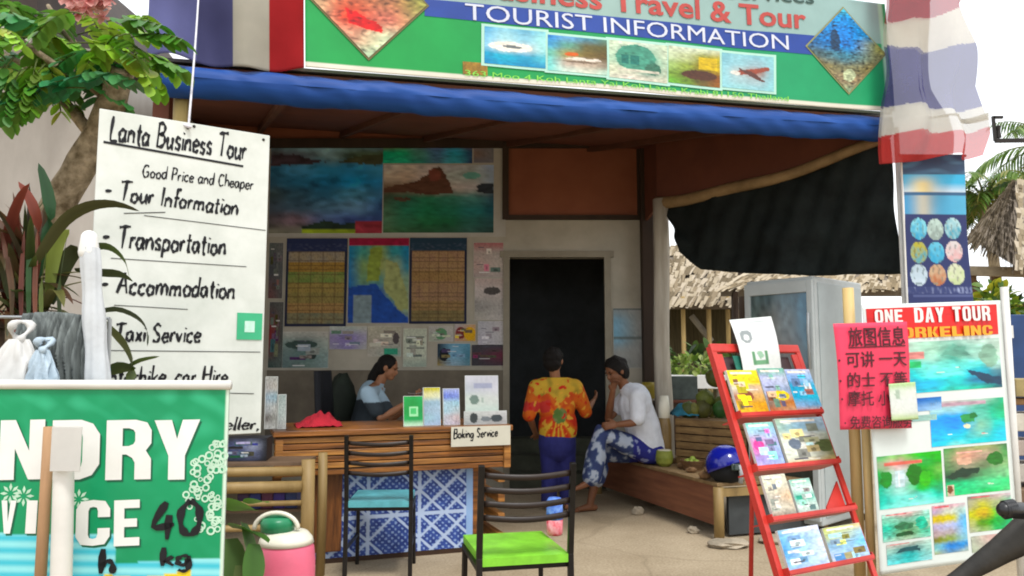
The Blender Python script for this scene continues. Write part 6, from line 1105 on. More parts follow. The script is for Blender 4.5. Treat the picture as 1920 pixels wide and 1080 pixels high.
# ---------------------------------------------------------------- thatched huts, palms and clutter beyond the shop
TH = vmat('thatch', .95, .05, bump=.6)
rndT = random.Random(31)
def thatch(mb, A, B, C, D, rows=16, per=60, cols=('a2957f', '867862', 'ada08c', '6e624f')):
    """A-B the ridge, D-C the eave; overlapping straw strips over a solid slope"""
    A, B, C, D = map(Vector, (A, B, C, D)); nrm = ((B - A).cross(D - A)).normalized()
    if nrm.z < 0: nrm = -nrm
    mb.ink('80766a'); mb.prism([A, B, C, D], -nrm * .12)
    for r in range(rows):
        v = (r + .3) / rows
        for k in range(per):
            u = rndT.random(); p = A.lerp(B, u).lerp(D.lerp(C, u), v); dn = (D.lerp(C, u) - A.lerp(B, u)); L = dn.length / rows * rndT.uniform(1.3, 2.1); dn.normalize(); s_ = dn.cross(nrm) * rndT.uniform(.02, .05)
            q = p + nrm * rndT.uniform(.01, .05); e = p + dn * L + nrm * rndT.uniform(.0, .04) + s_ * rndT.uniform(-1, 1); c = hx(rndT.choice(cols))
            mb.add([q - s_, q + s_, e + s_ * .5, e - s_ * .5], [(0, 1, 2, 3)], [c] * 4)
# hut seen below the shade cloth
h1 = thing('thatched_hut', 'thatched bamboo hut seen under the black shade cloth', 'hut', (3.2, 13.2, 0))
hd = 12.2
eL = P(1225, 572, hd); eR = P(1412, 530, hd); rL = P(1225, 470, hd + 2.2); rR = P(1500, 450, hd + 2.2); eR.z = eL.z = (eL.z + P(1330, 562, hd).z) / 2
m = MB(); thatch(m, rL - Vector((1.2, 0, 0)), rR, eR, eL - Vector((1.0, 0, 0)), 14, 90); m.build('roof', TH, h1)
m = MB(); m.box(((eL.x + eR.x) / 2 - .3, hd + .7, (eL.z + .35) / 2), (eR.x - eL.x + .9, .08, eL.z + .3)); m.build('wall', mat('bamboo_wall', '6a6144', .85, .35, 12, .3, stretch=(9, 9, .25), col2='3f3826'), h1)
for px_, rr in ((1282, .045), (1330, .05), (1366, .045), (1385, .05)):
    q = P(px_, 640, hd + .1); m = MB(); m.tube([(q.x, q.y, 0), (q.x, q.y, eL.z + .1)], rr * .8, 8); m.build('post', mat('pale_bamboo_pole', 'c4a86e', .55, .2, 6, .1, stretch=(1, 1, .2)), h1)
q0 = P(1296, 592, hd + .3); q1 = P(1334, 640, hd + .3); m = MB(); m.tube([q0, q1], .05, 8); m.build('brace', mat('grey_pole', 'a09a8c', .7, .2, 8), h1)
# long pale eave strip of the next roof
h2 = thing('thatched_shelter', 'low thatched shelter roof behind the white fridge', 'shelter', (5.5, 11.0, 0))
a, b, c, d = P(1440, 500, 12.0), P(1760, 498, 12.0), P(1760, 540, 10.6), P(1352, 545, 10.6); d.z = c.z
m = MB(); thatch(m, a + Vector((0, 0, .05)), b + Vector((0, 0, .05)), c, d, 8, 90, ('ab9d86', '918168', 'b5a892', '7d6f58')); m.build('roof', TH, h2)
for q in (d + Vector((.2, .05, 0)), c - Vector((.2, -.05, 0)), P(1392, 600, 11.9)):
    m = MB(); m.tube([(q.x, q.y, 0), (q.x, q.y, c.z - .02 if q.y < 11 else a.z)], .05, 8); m.build('post', mat('dark_timber', '3c2c1f'), h2)
# big hut on the far right
h3 = thing('thatched_hut', 'big thatched hut with a steep grey brown roof beyond the tour poster', 'hut', (9.0, 13.5, 0))
dd = 11.5; A = P(1905, 338, dd + 1.2); B = A + Vector((4.5, .6, .2)); D = P(1816, 447, dd); C = P(1960, 512, dd - 1.4)
m = MB(); thatch(m, A, B, C + Vector((3.2, .2, -.1)), P(1905, 500, dd - 1.0), 16, 150); 
thatch(m, A, A + Vector((.05, .05, 0)), P(1905, 500, dd - 1.0), D, 14, 60); m.build('roof', TH, h3)
m = MB(); zz = D.z - .25; m.beam(P(1812, 508, dd), P(1985, 512, dd - .6), .12, .14); m.build('beam', mat('pale_beam', 'a0937c', .8, .2, 6), h3)
for px_ in (1826, 1872, 1935): q = P(px_, 600, dd); m = MB(); m.tube([(q.x, q.y, 0), (q.x, q.y, P(px_, 505, dd).z)], .07, 8); m.build('post', mat('brown_post', '6b5238', .8, .25, 8), h3)
m = MB(); q = P(1900, 600, dd + 1.8); m.box((q.x + 1.2, q.y, 1.2), (3.4, .1, 2.4)); m.build('wall', mat('bamboo_wall', '6a6144'), h3)
# coloured things seen beside the poster
q = P(1903, 640, 8.0); m = MB(); m.box((q.x + .12, 8.0, (P(1900, 590, 8).z + .2) / 2), (.42, .06, P(1900, 590, 8).z - .2)); o = m.build('navy_board', mat('navy_board', '24406e', .6, .2, 3), bevel=.01); tag(o, 'navy blue board standing under the big hut beyond the poster', 'board')
q = P(1875, 622, 7.4); m = MB(); m.box((q.x, 7.4, q.z), (.25, .012, .12)); m.box((q.x, 7.44, q.z / 2 - .03), (.03, .03, q.z - .06)); o = m.build('white_plate', mat('paint_white', 'dcdcd8', .45)); tag(o, 'small white sign plate peeping past the poster edge', 'sign')
for k, (py_, c, h) in enumerate(((726, '9a8a5c', .14), (752, '7a5a34', .05), (790, 'c4beb0', .14), (838, 'a89a90', .12), (885, 'b4aea4', .14))):
    q = P(1912, py_, 6.3); 
    m = MB(); m.box((q.x + .05, 6.3 + .02 * k, q.z), (.36, .3, h * 1.0)); 
    if k == 0: stack_top = q.z
    o = m.build('packing_case', mat('case_' + c, c, .7, .25, 5), bevel=.008); tag(o, ['tan case topmost of the stack by the poster edge', 'thin brown case second from the top of the stack', 'cream case in the middle of the stack by the poster', 'dusty pink grey case under the cream one', 'grey cream case lowest of those in the stack'][k], 'case', 'cases stacked by the poster edge')
q = P(1912, 920, 6.3)
m = MB(); m.box((q.x + .05, 6.34, (P(1912, 912, 6.3).z) / 2), (.5, .4, P(1912, 912, 6.3).z)); o = m.build('wooden_bench', mat('worn_plank', '6a5440', .7), bevel=.01); tag(o, 'plain wooden bench block carrying the stacked cases', 'bench')
# white table with green plants behind the pale post
t = thing('white_table', 'white topped table behind the platform with leafy greens on it', 'table', (P(1310, 700, 9.2).x, 9.2, 0)); tz2 = P(1300, 706, 9.2).z; tx0, tx1 = P(1248, 700, 9.2).x, P(1356, 700, 9.2).x
m = MB(); m.box(((tx0 + tx1) / 2, 9.4, tz2 - .06), (tx1 - tx0, .7, .16)); m.build('table_top', mat('paint_white', 'dcdcd8', .45, .05, 9), t, bevel=.008)
for x in (tx0 + .05, tx1 - .05): m = MB(); m.box((x, 9.2, (tz2 - .14) / 2), (.06, .06, tz2 - .14)); m.build('leg', mat('grey_pole', 'a09a8c', .7), t)
def bushy(name, label, cat, c, r, n, cols, w=.09, L=.16, stem=True, seed=1, group=None):
    rn = random.Random(seed); c = Vector(c); t = thing(name, label, cat, (c.x, c.y, max(0, c.z - r[2] - .3) if c.z < 1.2 else 0), group); m = MB()
    for k in range(n):
        e = Vector((rn.gauss(0, 1), rn.gauss(0, 1), rn.gauss(0, 1))).normalized() * rn.uniform(.35, 1) ** .5; p = c + Vector((e.x * r[0], e.y * r[1], e.z * r[2])) * (1 + .25 * nz(e.x * 2 + seed, e.y * 2, e.z * 2)); cc_ = hx(rn.choice(cols))
        leaf(m, arc(p, e + Vector((rn.uniform(-.5, .5), rn.uniform(-.5, .5), .1)), L * rn.uniform(.6, 1.3), .8, 4), w * rn.uniform(.6, 1.2), cc_, tuple(x * 1.2 for x in cc_), .2, None, rn.uniform(-1, 1))
    m.build('foliage', LV, t, smooth=True); m = MB()
    for k in range(4): m.tube([(c.x, c.y, t.location.z), c + Vector((rn.uniform(-.5, .5) * r[0], rn.uniform(-.5, .5) * r[1], rn.uniform(-.3, .4) * r[2]))], [.03 * max(.4, r[2]), .01], 6)
    m.build('stem', mat('mottled_bark', '8a775c'), t, smooth=True)
bushy('leafy_greens', 'bright leafy green plants lying along the white table', 'plant', ((tx0 + tx1) / 2, 9.3, tz2 + .12), (.4, .2, .09), 170, ['7f9a3c', '90a848', '6a8a34', 'a0b060'], .07, .12, seed=3)
bushy('green_shrub', 'yellow green shrub under the big hut by the white pole', 'shrub', P(1868, 600, 9.5), (.22, .3, .42), 240, ['8a9a2a', 'b0b034', '5a7a24', '4a6a2a'], .08, .14, seed=5)
bushy('far_shrub', 'dark green bushes under the thatched roof right of the poster', 'shrub', P(1850, 640, 13.5), (1.2, .5, .9), 420, ['2f4a24', '3a5a2a', '4a6a30'], .12, .25, seed=6)
bushy('low_shrub', 'dark low hedge plants behind the platform and the fridge', 'shrub', P(1330, 720, 10.6), (1.3, .4, .5), 500, ['3a5228', '4a6430', '5a7438', '2f4424'], .1, .18, seed=7)
bushy('bright_shrub', 'bright green shrub between the awning end and the leaning tree', 'shrub', P(238, 178, 7.5), (.42, .4, .3), 220, ['8aa83a', '7a9a30', 'a0b850'], .09, .15, seed=8)
# palms
def palm(label, base, top, nf, L, seed, cols):
    rn = random.Random(seed); base = Vector(base); top = Vector(top); t = thing('palm_tree', label, 'tree', tuple(base), 'palms beyond the huts')
    m = MB(); pts = [base.lerp(top, i / 10) + Vector((.15 * math.sin(i * .3), 0, 0)) for i in range(11)]; m.tube(pts, [.16 - .006 * i for i in range(11)], 10, jit=.1); m.build('trunk', mat('palm_bark', '8a7a5f', .9, .25, 9, .3), t, smooth=True)
    m = MB(); c = pts[-1]
    for k in range(nf):
        az = k * 2.4 + rn.uniform(-.3, .3); el = rn.uniform(.1, 1.25); d = Vector((math.cos(az) * math.cos(el), math.sin(az) * math.cos(el), math.sin(el))); path = arc(c, d, L * rn.uniform(.75, 1.1), rn.uniform(1.2, 2.2), 14); b0 = len(m.v); m.tube(path, [.03 - .0018 * i for i in range(15)], 5); m.c[b0:] = [hx('8a8a3a')] * (len(m.v) - b0)
        for i in range(2, 15):
            tt = (path[i] - path[i - 1]).normalized(); s_ = tt.cross(Vector((0, 0, 1))); s_ = s_.normalized() if s_.length > .05 else Vector((1, 0, 0))
            for sg in (-1, 1):
                for j in (0, .5):
                    cc_ = hx(rn.choice(cols)); leaf(m, arc(path[i].lerp(path[i - 1], j), s_ * sg + tt * .7 + Vector((0, 0, rn.uniform(-.1, .3))), L * .3 * (1 - .6 * abs(i / 14 - .45)), 1.4, 4), .055, cc_, tuple(x * 1.25 for x in cc_), .3)
    m.build('crown', LV, t, smooth=True)
b = P(1848, 380, 17); palm('coconut palm right of the hanging navy banner', (b.x, 17, 0), P(1846, 380, 17), 20, 1.5, 4, ['4a6a20', '5a7a2c', '6a8438', '3a5a1c', '8a8a4a'])
b = P(1990, 290, 19); palm('coconut palm with fronds over the ridge of the big hut', (b.x + .4, 19, 0), b, 15, 2.2, 9, ['5a7a34', '6a8a44', '7a9454', '4a6a2c'])
# dark pole with arm (power line bracket)
up = thing('utility_pole', 'dark metal bracket arm on a pole at the far right of the sky', 'pole', (P(2010, 400, 9).x, 9, 0)); ux = P(2010, 400, 9).x; dm = mat('dark_metal', '2b2622', .5)
m = MB(); m.tube([(ux, 9, 0), (ux, 9, P(0, 150, 9).z)], .08, 10); m.build('pole', mat('grey_pole', 'a09a8c', .7), up, smooth=True)
a, b = P(1866, 264, 9), P(2010, 262, 9); m = MB(); m.beam(a, b, .035, .045); m.build('arm', dm, up); m = MB(); m.beam(a, P(1862, 218, 9), .03, .03); m.beam(P(1862, 220, 9), P(1880, 220, 9), .03, .03); m.lathe([(0, -.09), (.03, -.08), (.022, 0), (.03, .06), (0, .08)], P(1872, 246, 9), 10); m.build('insulator', dm, up)
# neighbouring house on the left
nh = thing('neighbour_house', 'pale rendered house with a dark sloping eave behind the leaning tree', 'house', (-5.5, 6.4, 0)); nd = 6.0
wr = P(206, 300, nd).x; wz = P(100, 96, nd).z
m = MB(); m.prism([(-9, nd + .9, 0), (wr, nd, 0), (wr, nd, wz), (-9, nd + .9, wz + .9)], (-.2, 3.0, 0)); m.build('wall', mat('grey_render', 'b6b0a8', .9, .2, 1.3, .3, stretch=(1, 1, .5), col2='958e86'), nh)
a, b = P(-130, -70, 5.4), P(66, 74, 5.4)
m = MB(); m.prism([a, b, b + Vector((0, 0, .5)), a + Vector((0, 0, .9))], (-.1, 3.4, .2)); m.build('roof', mat('dark_eave', '3a302b', .8, .2, 5), nh)
m = MB(); m.beam(a + Vector((0, -.02, -.02)), b + Vector((0, -.02, -.02)), .04, .12); m.build('fascia', mat('pale_fascia', 'aca69e', .7, .12, 5), nh)
# scooter at the kerb, handlebar just inside the view
sx, sy = P(1889, 958, 1.9).x, 1.9; sz_ = P(1889, 958, 1.9).z
sc_ = thing('scooter', 'dark parked scooter with its black handgrip in front of the tour poster', 'scooter', (sx + .35, sy, 0)); blk = mat('scooter_black', '16171a', .35, .2, 6, spec=.5); brn = mat('dusty_grey', '2e2b26', .6, .4, 9, .3)
m = MB(); m.caps([(P(1884, 956, 1.9), .019), (Vector((sx + .10, sy + .06, sz_ - .012)), .021)], 12); [m.lathe([(.0, -.002), (.0225, -.002), (.0225, .002), (0, .002)], P(1884 + 5 * k, 956, 1.9) + Vector((0, .004 * k, 0)), 12, X=(0, 1, 0), Y=(0, 0, 1), Z=(1, 0, 0)) for k in range(6)]; m.build('handgrip', blk, sc_, smooth=True)
m = MB(); m.tube([(sx + .1, sy + .06, sz_ - .012), (sx + .28, sy + .18, sz_ - .02), (sx + .34, sy + .3, sz_ - .02), (sx + .42, sy + .52, sz_)], .013, 8); m.tube([(sx + .13, sy + .07, sz_), (sx + .03, sy - .03, sz_ - .03)], .006, 6); m.build('handlebar', blk, sc_, smooth=True)
m = MB(); a, b = P(1950, 985, 2.02), P(1800, 1082, 2.02)
m.caps([(a, .05), (a.lerp(b, .5), .032), (b, .02), (b + (b - a) * .3, .016)], 14); m.build('front_fairing', brn, sc_, smooth=True)
m = MB(); m.caps([(a + Vector((.05, -.02, -.03)), .08), (a + Vector((.05, .0, -.3)), .11), (a + Vector((.12, .02, -.5)), .09)], 14); m.build('leg_shield', blk, sc_, smooth=True)
fwc = Vector((b.x - .12, 2.02, .26)); m = MB()
m.tube([fwc + Vector((math.cos(t) * .21, 0, math.sin(t) * .21)) for t in [2 * math.pi * i / 28 for i in range(29)]], .05, 10, cap=False); wl = m.build('front_wheel', mat('rubber', '1a1a1a', .9, .1, 9), sc_, smooth=True)
m = MB(); m.lathe([(0, -.03), (.17, -.02), (.17, .02), (0, .03)], fwc, 24, X=(1, 0, 0), Y=(0, 0, 1), Z=(0, 1, 0)); m.build('rim', mat('alloy', '8a8c8e', .4, .1, 5, metal=.6), wl)
m = MB(); m.tube([b + Vector((.02, .06, -.02)), fwc + Vector((0, .07, 0))], .02, 8); m.tube([b + Vector((.02, -.06, -.02)), fwc + Vector((0, -.07, 0))], .02, 8); m.build('fork', blk, sc_, smooth=True)
rwc = Vector((fwc.x + 1.25, 2.02, .26)); m = MB(); m.tube([rwc + Vector((math.cos(t) * .21, 0, math.sin(t) * .21)) for t in [2 * math.pi * i / 28 for i in range(29)]], .05, 10, cap=False); m.build('rear_wheel', mat('rubber', '1a1a1a', .9), sc_, smooth=True)
m = MB(); m.caps([(fwc + Vector((.35, 0, .02)), .09), (fwc + Vector((.7, 0, .05)), .11), (fwc + Vector((1.0, 0, .3)), .15), (fwc + Vector((1.5, 0, .42)), .1)], 14); m.build('body', blk, sc_, smooth=True)
m = MB(); m.caps([(fwc + Vector((.75, 0, .52)), .09), (fwc + Vector((1.1, 0, .56)), .11), (fwc + Vector((1.45, 0, .6)), .09)], 14); m.build('seat', mat('black_vinyl', '202022', .5), sc_, smooth=True)
# ---------------------------------------------------------------- people
SKIN = mat('brown_skin', '9a6a4c', .5, .1, 9, .05, spec=.3); HAIR = mat('black_hair', '17120f', .6, .4, 30, .8, stretch=(5, 5, .7), spec=.25)
EYE = mat('eye_dark', '18110e', .3); LIP = mat('lip', '7a4038', .5)
def head(mb, c, f, up=(0, 0, 1), s=1.):
    c = Vector(c); f = Vector(f).normalized(); up = Vector(up); r = f.cross(up).normalized(); up = r.cross(f).normalized()
    B = lambda x, y, z, rad: mb.ball(c + r * x * s + f * y * s + up * z * s, tuple(q * s for q in rad), r, f, up)
    B(0, -.012, .03, (.074, .092, .088)); B(0, .022, -.03, (.06, .062, .07)); B(0, .05, -.075, (.034, .034, .03))      # skull, face, chin
    B(0, .088, -.018, (.013, .018, .022)); B(0, .078, .01, (.010, .012, .03)); B(.076, -.005, -.005, (.010, .02, .03)); B(-.076, -.005, -.005, (.010, .02, .03))
    B(.03, .072, .022, (.026, .012, .008)); B(-.03, .072, .022, (.026, .012, .008)); B(0, .078, -.05, (.022, .010, .010))
    return r, f, up
def face(t, c, r, f, up, s=1.):
    m = MB()
    for x in (-.03, .03): m.ball(c + (r * x + f * .0795 + up * .006) * s, (.010 * s, .005 * s, .0055 * s), r, f, up, 10, 6)
    m.build('eyes', EYE, t, smooth=True); m = MB()
    for x in (-.03, .03): m.ball(c + (r * x + f * .081 + up * .026) * s, (.016 * s, .005 * s, .004 * s), r, f, up, 10, 6)
    m.build('eyebrows', HAIR, t, smooth=True); m = MB(); m.ball(c + (f * .0865 - up * .05) * s, (.018 * s, .006 * s, .0055 * s), r, f, up, 10, 6); m.build('mouth', LIP, t, smooth=True)
def hand(mb, w, d, n, curl=.5, side=1, s=1.):
    """wrist w, pointing along d, palm facing n"""
    w = Vector(w); d = Vector(d).normalized(); n = Vector(n); n = (n - d * n.dot(d)).normalized(); x = d.cross(n) * side
    mb.ball(w + d * .045 * s, (.038 * s, .05 * s, .016 * s), x, d, n, 14, 10)
    for k, (o, L) in enumerate(((-.027, .062), (-.009, .074), (.009, .070), (.026, .056))):
        p = w + (d * .082 + x * o) * s; dd = d + x * o * 4; q = [p]
        for j, fr in enumerate((.45, .3, .25)):
            a = curl * (.5 + .55 * j) * (1 + .12 * k); q.append(q[-1] + (dd * math.cos(a) + n * math.sin(a)).normalized() * L * fr * s)
        mb.caps([(p - d * .02 * s, .0095 * s), (q[0], .0095 * s), (q[1], .009 * s), (q[2], .0082 * s), (q[3], .0072 * s)], 8)
    p = w + (d * .025 - x * .03) * s; mb.caps([(p, .012 * s), (p + (d * .03 - x * .022 + n * .008) * s, .0105 * s), (p + (d * .056 - x * .028 + n * .02) * s, .0088 * s)], 8)
def foot(mb, a, d, s=1.):
    a = Vector(a); d = Vector(d); d.z = 0; d.normalize(); x = Vector((d.y, -d.x, 0)); g = Vector((a.x, a.y, 0))
    mb.caps([(g + d * -.045 + Vector((0, 0, .032)), .03), (g + d * .05 + Vector((0, 0, .035)), .032), (g + d * .13 + Vector((0, 0, .022)), .022)], 10); mb.caps([(a, .032), (g + Vector((0, 0, .045)), .034)], 10)
    for k in range(5): mb.caps([(g + d * .13 + x * (k - 2) * .014 + Vector((0, 0, .015)), .011), (g + d * (.165 - .006 * abs(k - 1)) + x * (k - 2) * .016 + Vector((0, 0, .011)), .009)], 8)

# --- woman standing with her back to the street
D = 7.3
def J(x, y, d=D): return P(x, y, d)
t = thing('person', 'standing person seen from behind in an orange and yellow tie dye shirt and blue trousers', 'person', (J(1046, 950).x, D, 0))
hc = J(1038, 677); f = Vector((.35, .92, -.12)); nk = J(1041, 708); sl, sr = J(1006, 726), J(1078, 726); ch = J(1043, 760); hip = J(1045, 832)
el_, hl = J(992, 778, 7.25), J(1000, 800, 7.06); hl = J(1004, 812, 7.5); er, hr_ = J(1098, 772, 7.36), J(1112, 752, 7.5)
kl, kr = J(1031, 890, 7.33), J(1064, 890, 7.33); al, ar = Vector((J(1029, 940).x, 7.3, .075)), Vector((J(1064, 940).x, 7.32, .075))
m = MB(); r, f_, up = head(m, hc, f, s=1.08); m.caps([(hc + Vector((0, -.02, -.05)), .05), (nk, .05), (nk + Vector((0, 0, -.06)), .06)])
m.ball(ch, (.15, .1, .2)); m.ball(hip, (.155, .115, .13)); m.caps([(ch, .1), (hip, .11)])
for s_, e_, h_, nn, sd_ in ((sl, el_, hl, (0, 1, 0), 1), (sr, er, hr_, (-1, 0, .2), 1)):
    m.caps([(s_.lerp(nk, .35), .055), (s_, .05), (s_.lerp(e_, .5), .042), (e_, .036), (e_.lerp(h_, .4), .034), (h_, .024)]); hand(m, h_, (h_ - e_), nn, .55, sd_)
for h_, k_, a_ in ((hip + Vector((-.08, 0, -.02)), kl, al), (hip + Vector((.08, 0, -.02)), kr, ar)):
    m.caps([(h_, .085), (h_.lerp(k_, .5), .068), (k_, .05), (k_.lerp(a_, .35), .048), (a_, .032)]); foot(m, a_, (.1, 1, 0))
b = fuse(m, .007, 3); b.build('body', SKIN, t, smooth=True)
face(t, hc, r, f_, up, 1.08)
m = MB(); m.ball(hc + up * .036 - f_ * .022, (.095, .108, .098), r, f_, up, jit=.12); m.ball(hc - f_ * .03 - up * .025, (.086, .085, .08), r, f_, up, jit=.1); m.ball(hc + up * .07 - f_ * .09, (.05, .045, .045), r, f_, up, jit=.25)
h_ = fuse(m, .007, 2); h_ = cut(h_, hc + f_ * .045 + up * .02, (f_ - up * .25).normalized()); h_.build('hair', HAIR, t, smooth=True)
m = MB(); m.ball(ch + Vector((0, 0, .02)), (.185, .135, .23)); m.ball(J(1046, 800), (.185, .135, .24)); m.caps([(sl + Vector((.03, 0, 0)), .08), (nk + Vector((0, 0, -.035)), .082), (sr + Vector((-.03, 0, 0)), .08)])
m.caps([(sl, .079), (sl.lerp(el_, .6), .074), (el_, .064)]); m.caps([(sr, .079), (sr.lerp(er, .6), .074), (er, .064)])
sh = fuse(m, .012, 3); zh = J(1045, 829).z; zs = J(1045, 708).z; sh = cut(sh, Vector((0, 0, zh)), (0, 0, -1)); sh = cut(sh, nk + Vector((0, 0, .002)), (0, 0, 1)); xc = J(1043, 760).x
def tie(p):
    u = (p.x - xc) / .2; v = (p.z - zh) / (zs - zh); w_ = .16 * nz(p.x * 9, p.y * 9, p.z * 9)
    rad = math.sin(math.atan2(v - .45, u - .05) * 11 + 5 * w_); c = mixc(hx('c8321e'), hx('d87a1c'), .5 + .5 * rad)
    if v < .45 and rad > .45: c = hx('d8b038')
    if v > .68 + w_ + .12 * abs(u): c = mixc(hx('c8a034'), hx('8a7a2c'), max(0, nz(p.x * 16, p.z * 16)) * 1.4)
    elif v > .52 + w_: c = mixc(c, hx('c85a22'), .6)
    g = ((u - .12) / .32) ** 2 + ((v - .42) / .13) ** 2
    if g < 1 + w_: c = mixc(hx('5a7a3a'), hx('8a8a5a'), max(0, nz(p.x * 20, p.z * 20)) * 1.5)
    if abs(v - .55) < .05 + w_ and u < -.3: c = hx('c83a34')
    q_ = nz(p.x * 22, p.y * 22, p.z * 22)
    if q_ > .40: c = hx('c8281e')
    elif q_ < -.42: c = hx('dca43a')
    return c
dye(sh, tie).build('shirt', vmat('tie_dye', .8, .15, bump=.25), t, smooth=True)
m = MB()
for h_, k_, a_ in ((hip + Vector((-.075, 0, .0)), kl, al), (hip + Vector((.075, 0, .0)), kr, ar)): m.caps([(h_ + Vector((0, 0, .06)), .1), (h_, .1), (h_.lerp(k_, .5), .088), (k_, .08), (k_.lerp(a_, .6), .076), (a_ + Vector((0, 0, .0)), .074)])
m.ball(hip + Vector((0, 0, .0)), (.178, .142, .17)); tz_ = fuse(m, .011, 3); tz_ = cut(tz_, Vector((0, 0, .055)), (0, 0, -1)); tz_.build('trousers', mat('blue_trousers', '2c2f78', .85, .2, 7, .2, col2='20225a'), t, smooth=True)

# --- man sitting on the platform edge
t = thing('person', 'seated person in a white shirt and patterned blue trousers leaning chin on hand', 'person', (J(1205, 900, 7.25).x, 7.25, ez))
D = 7.25; hip = J(1212, 832, 7.28); hip.z = ez + .12; ch = J(1190, 758, 7.2); nk = J(1170, 722, 7.18); hc = J(1155, 697, 7.16); f = Vector((-.78, -.42, -.38)); sn, sfar = J(1196, 742, 7.02), J(1180, 738, 7.36)
kn = J(1126, 812, 7.06); an = J(1110, 893, 7.0); kf = Vector((J(1128, 840, 7.34).x, 7.32, ez + .08)); af = Vector((J(1106, 930, 7.25).x, 7.22, .08))
en, hn = J(1196, 792, 6.98), J(1158, 796, 6.96); ef, hf = J(1140, 786, 7.26), J(1149, 733, 7.12)
m = MB(); r, f_, up = head(m, hc, f, (-.25, 0, 1), 1.1); m.caps([(hc - up * .05 - f_ * .02, .05), (nk, .052), (nk.lerp(ch, .3), .07)])
m.ball(ch, (.12, .16, .18)); m.caps([(ch, .12), (hip, .13)]); m.ball(hip, (.13, .16, .11))
for s_, e_, h_, d_, nn, sd_ in ((sn, en, hn, hn - en, (0, 1, -.3), 1), (sfar, ef, hf, hf - ef, (.4, -1, 0), 1)):
    m.caps([(s_.lerp(nk, .3), .06), (s_, .056), (s_.lerp(e_, .5), .046), (e_, .039), (e_.lerp(h_, .4), .036), (h_, .026)]); hand(m, h_, d_, nn, .7, sd_)
for h_, k_, a_ in ((hip + Vector((0, -.09, -.02)), kn, an), (hip + Vector((0, .09, -.02)), kf, af)): m.caps([(h_, .09), (h_.lerp(k_, .5), .075), (k_, .054), (k_.lerp(a_, .35), .052), (a_, .033)])
foot(m, af, (-1, -.35, 0))
fd_ = Vector((-.8, -.2, -.55)).normalized(); m.caps([(an, .033), (an + fd_ * .03 + Vector((.02, 0, -.03)), .033), (an + fd_ * .1 + Vector((0, 0, -.02)), .03), (an + fd_ * .19, .018)], 10)
fuse(m, .007, 3).build('body', mat('tan_skin', '7d5238', .5, .1, 9, .05, spec=.3), t, smooth=True); face(t, hc, r, f_, up, 1.1)
m = MB(); m.ball(hc + up * .042 - f_ * .02, (.097, .112, .1), r, f_, up, jit=.22); m.ball(hc - f_ * .05 - up * .015, (.09, .078, .09), r, f_, up, jit=.15)
h_ = fuse(m, .007, 2); h_ = cut(h_, hc + f_ * .055 + up * .03, (f_ - up * .55).normalized()); h_.build('hair', HAIR, t, smooth=True)
m = MB(); m.ball(ch + Vector((.01, 0, .01)), (.15, .19, .19)); m.caps([(ch, .155), (ch.lerp(hip, .5) + Vector((.02, 0, 0)), .165), (hip + Vector((.01, 0, .0)), .175)]); m.caps([(sn, .075), (nk + Vector((.03, 0, -.04)), .075), (sfar, .075)])
m.caps([(sn, .078), (sn.lerp(en, .55), .074), (sn.lerp(en, .85), .07)]); m.caps([(sfar, .078), (sfar.lerp(ef, .55), .074)])
s_ = fuse(m, .012, 3); s_ = cut(s_, Vector((0, 0, ez + .075)), (0, 0, -1)); s_ = cut(s_, nk + Vector((0, 0, .004)), (-.45, 0, 1)); s_.build('shirt', mat('white_cotton', 'd6dae2', .85, .1, 9, .5), t, smooth=True)
m = MB()
for h_, k_, a_ in ((hip + Vector((0, -.085, -.015)), kn, an), (hip + Vector((0, .085, -.015)), kf, kf.lerp(af, .5))): m.caps([(h_ + Vector((.05, 0, .0)), .105), (h_, .105), (h_.lerp(k_, .5), .1), (k_, .088), (k_.lerp(a_, .5), .095), (a_, .09)])
p_ = fuse(m, .012, 3); p_ = cut(p_, Vector((0, 0, ez + .006)), (0, 0, -1)) if False else p_
def batik(p):
    q = nz(p.x * 13, p.y * 13, p.z * 13) + .5 * nz(p.x * 30, p.y * 30, p.z * 30)
    if p.x > hip.x - .16: return hx('2c2f7a') if q < .3 else hx('8a92b8')
    return hx('39456f') if q < .02 else hx('aab4c4') if q > .2 else hx('5a6a8c')
dye(p_, batik).build('trousers', vmat('batik', .85, .15, bump=.2), t, smooth=True)

# --- clerk behind the counter
D = 6.75
t = thing('person', 'clerk in a pale blue blouse sitting behind the booking counter reading a paper', 'person', (J(700, 900).x, D + .05, .45))
hip = Vector((J(694, 800).x, D + .02, .54)); ch = J(696, 752); nk = J(712, 718); hc = J(728, 690); f = Vector((.93, -.12, -.3)); sn, sfar = J(690, 738, 6.58), J(706, 740, 6.92); en, hn = J(714, 786, 6.5), J(762, 756, 6.52); ef, hf = J(736, 786, 6.9), J(774, 752, 6.72)
m = MB(); r, f_, up = head(m, hc, f, (.25, 0, 1)); m.caps([(hc - up * .05 - f_ * .02, .048), (nk, .048), (nk.lerp(ch, .3), .06)])
m.ball(ch, (.11, .15, .19)); m.caps([(ch, .11), (hip, .12)]); m.ball(hip, (.13, .16, .11))
for s_, e_, h_, sd_ in ((sn, en, hn, 1), (sfar, ef, hf, -1)): m.caps([(s_.lerp(nk, .3), .055), (s_, .05), (s_.lerp(e_, .5), .04), (e_, .035), (e_.lerp(h_, .4), .033), (h_, .024)]); hand(m, h_, h_ - e_, (0, .3 * sd_, 1), .6, sd_)
for dy in (-.1, .1):
    k_ = hip + Vector((.42, dy, -.03)); a_ = Vector((k_.x - .02, k_.y, .09)); m.caps([(hip + Vector((0, dy, -.02)), .085), (k_, .055), (k_.lerp(a_, .35), .05), (a_, .033)]); foot(m, a_, (1, 0, 0))
fuse(m, .007, 3).build('body', SKIN, t, smooth=True); face(t, hc, r, f_, up)
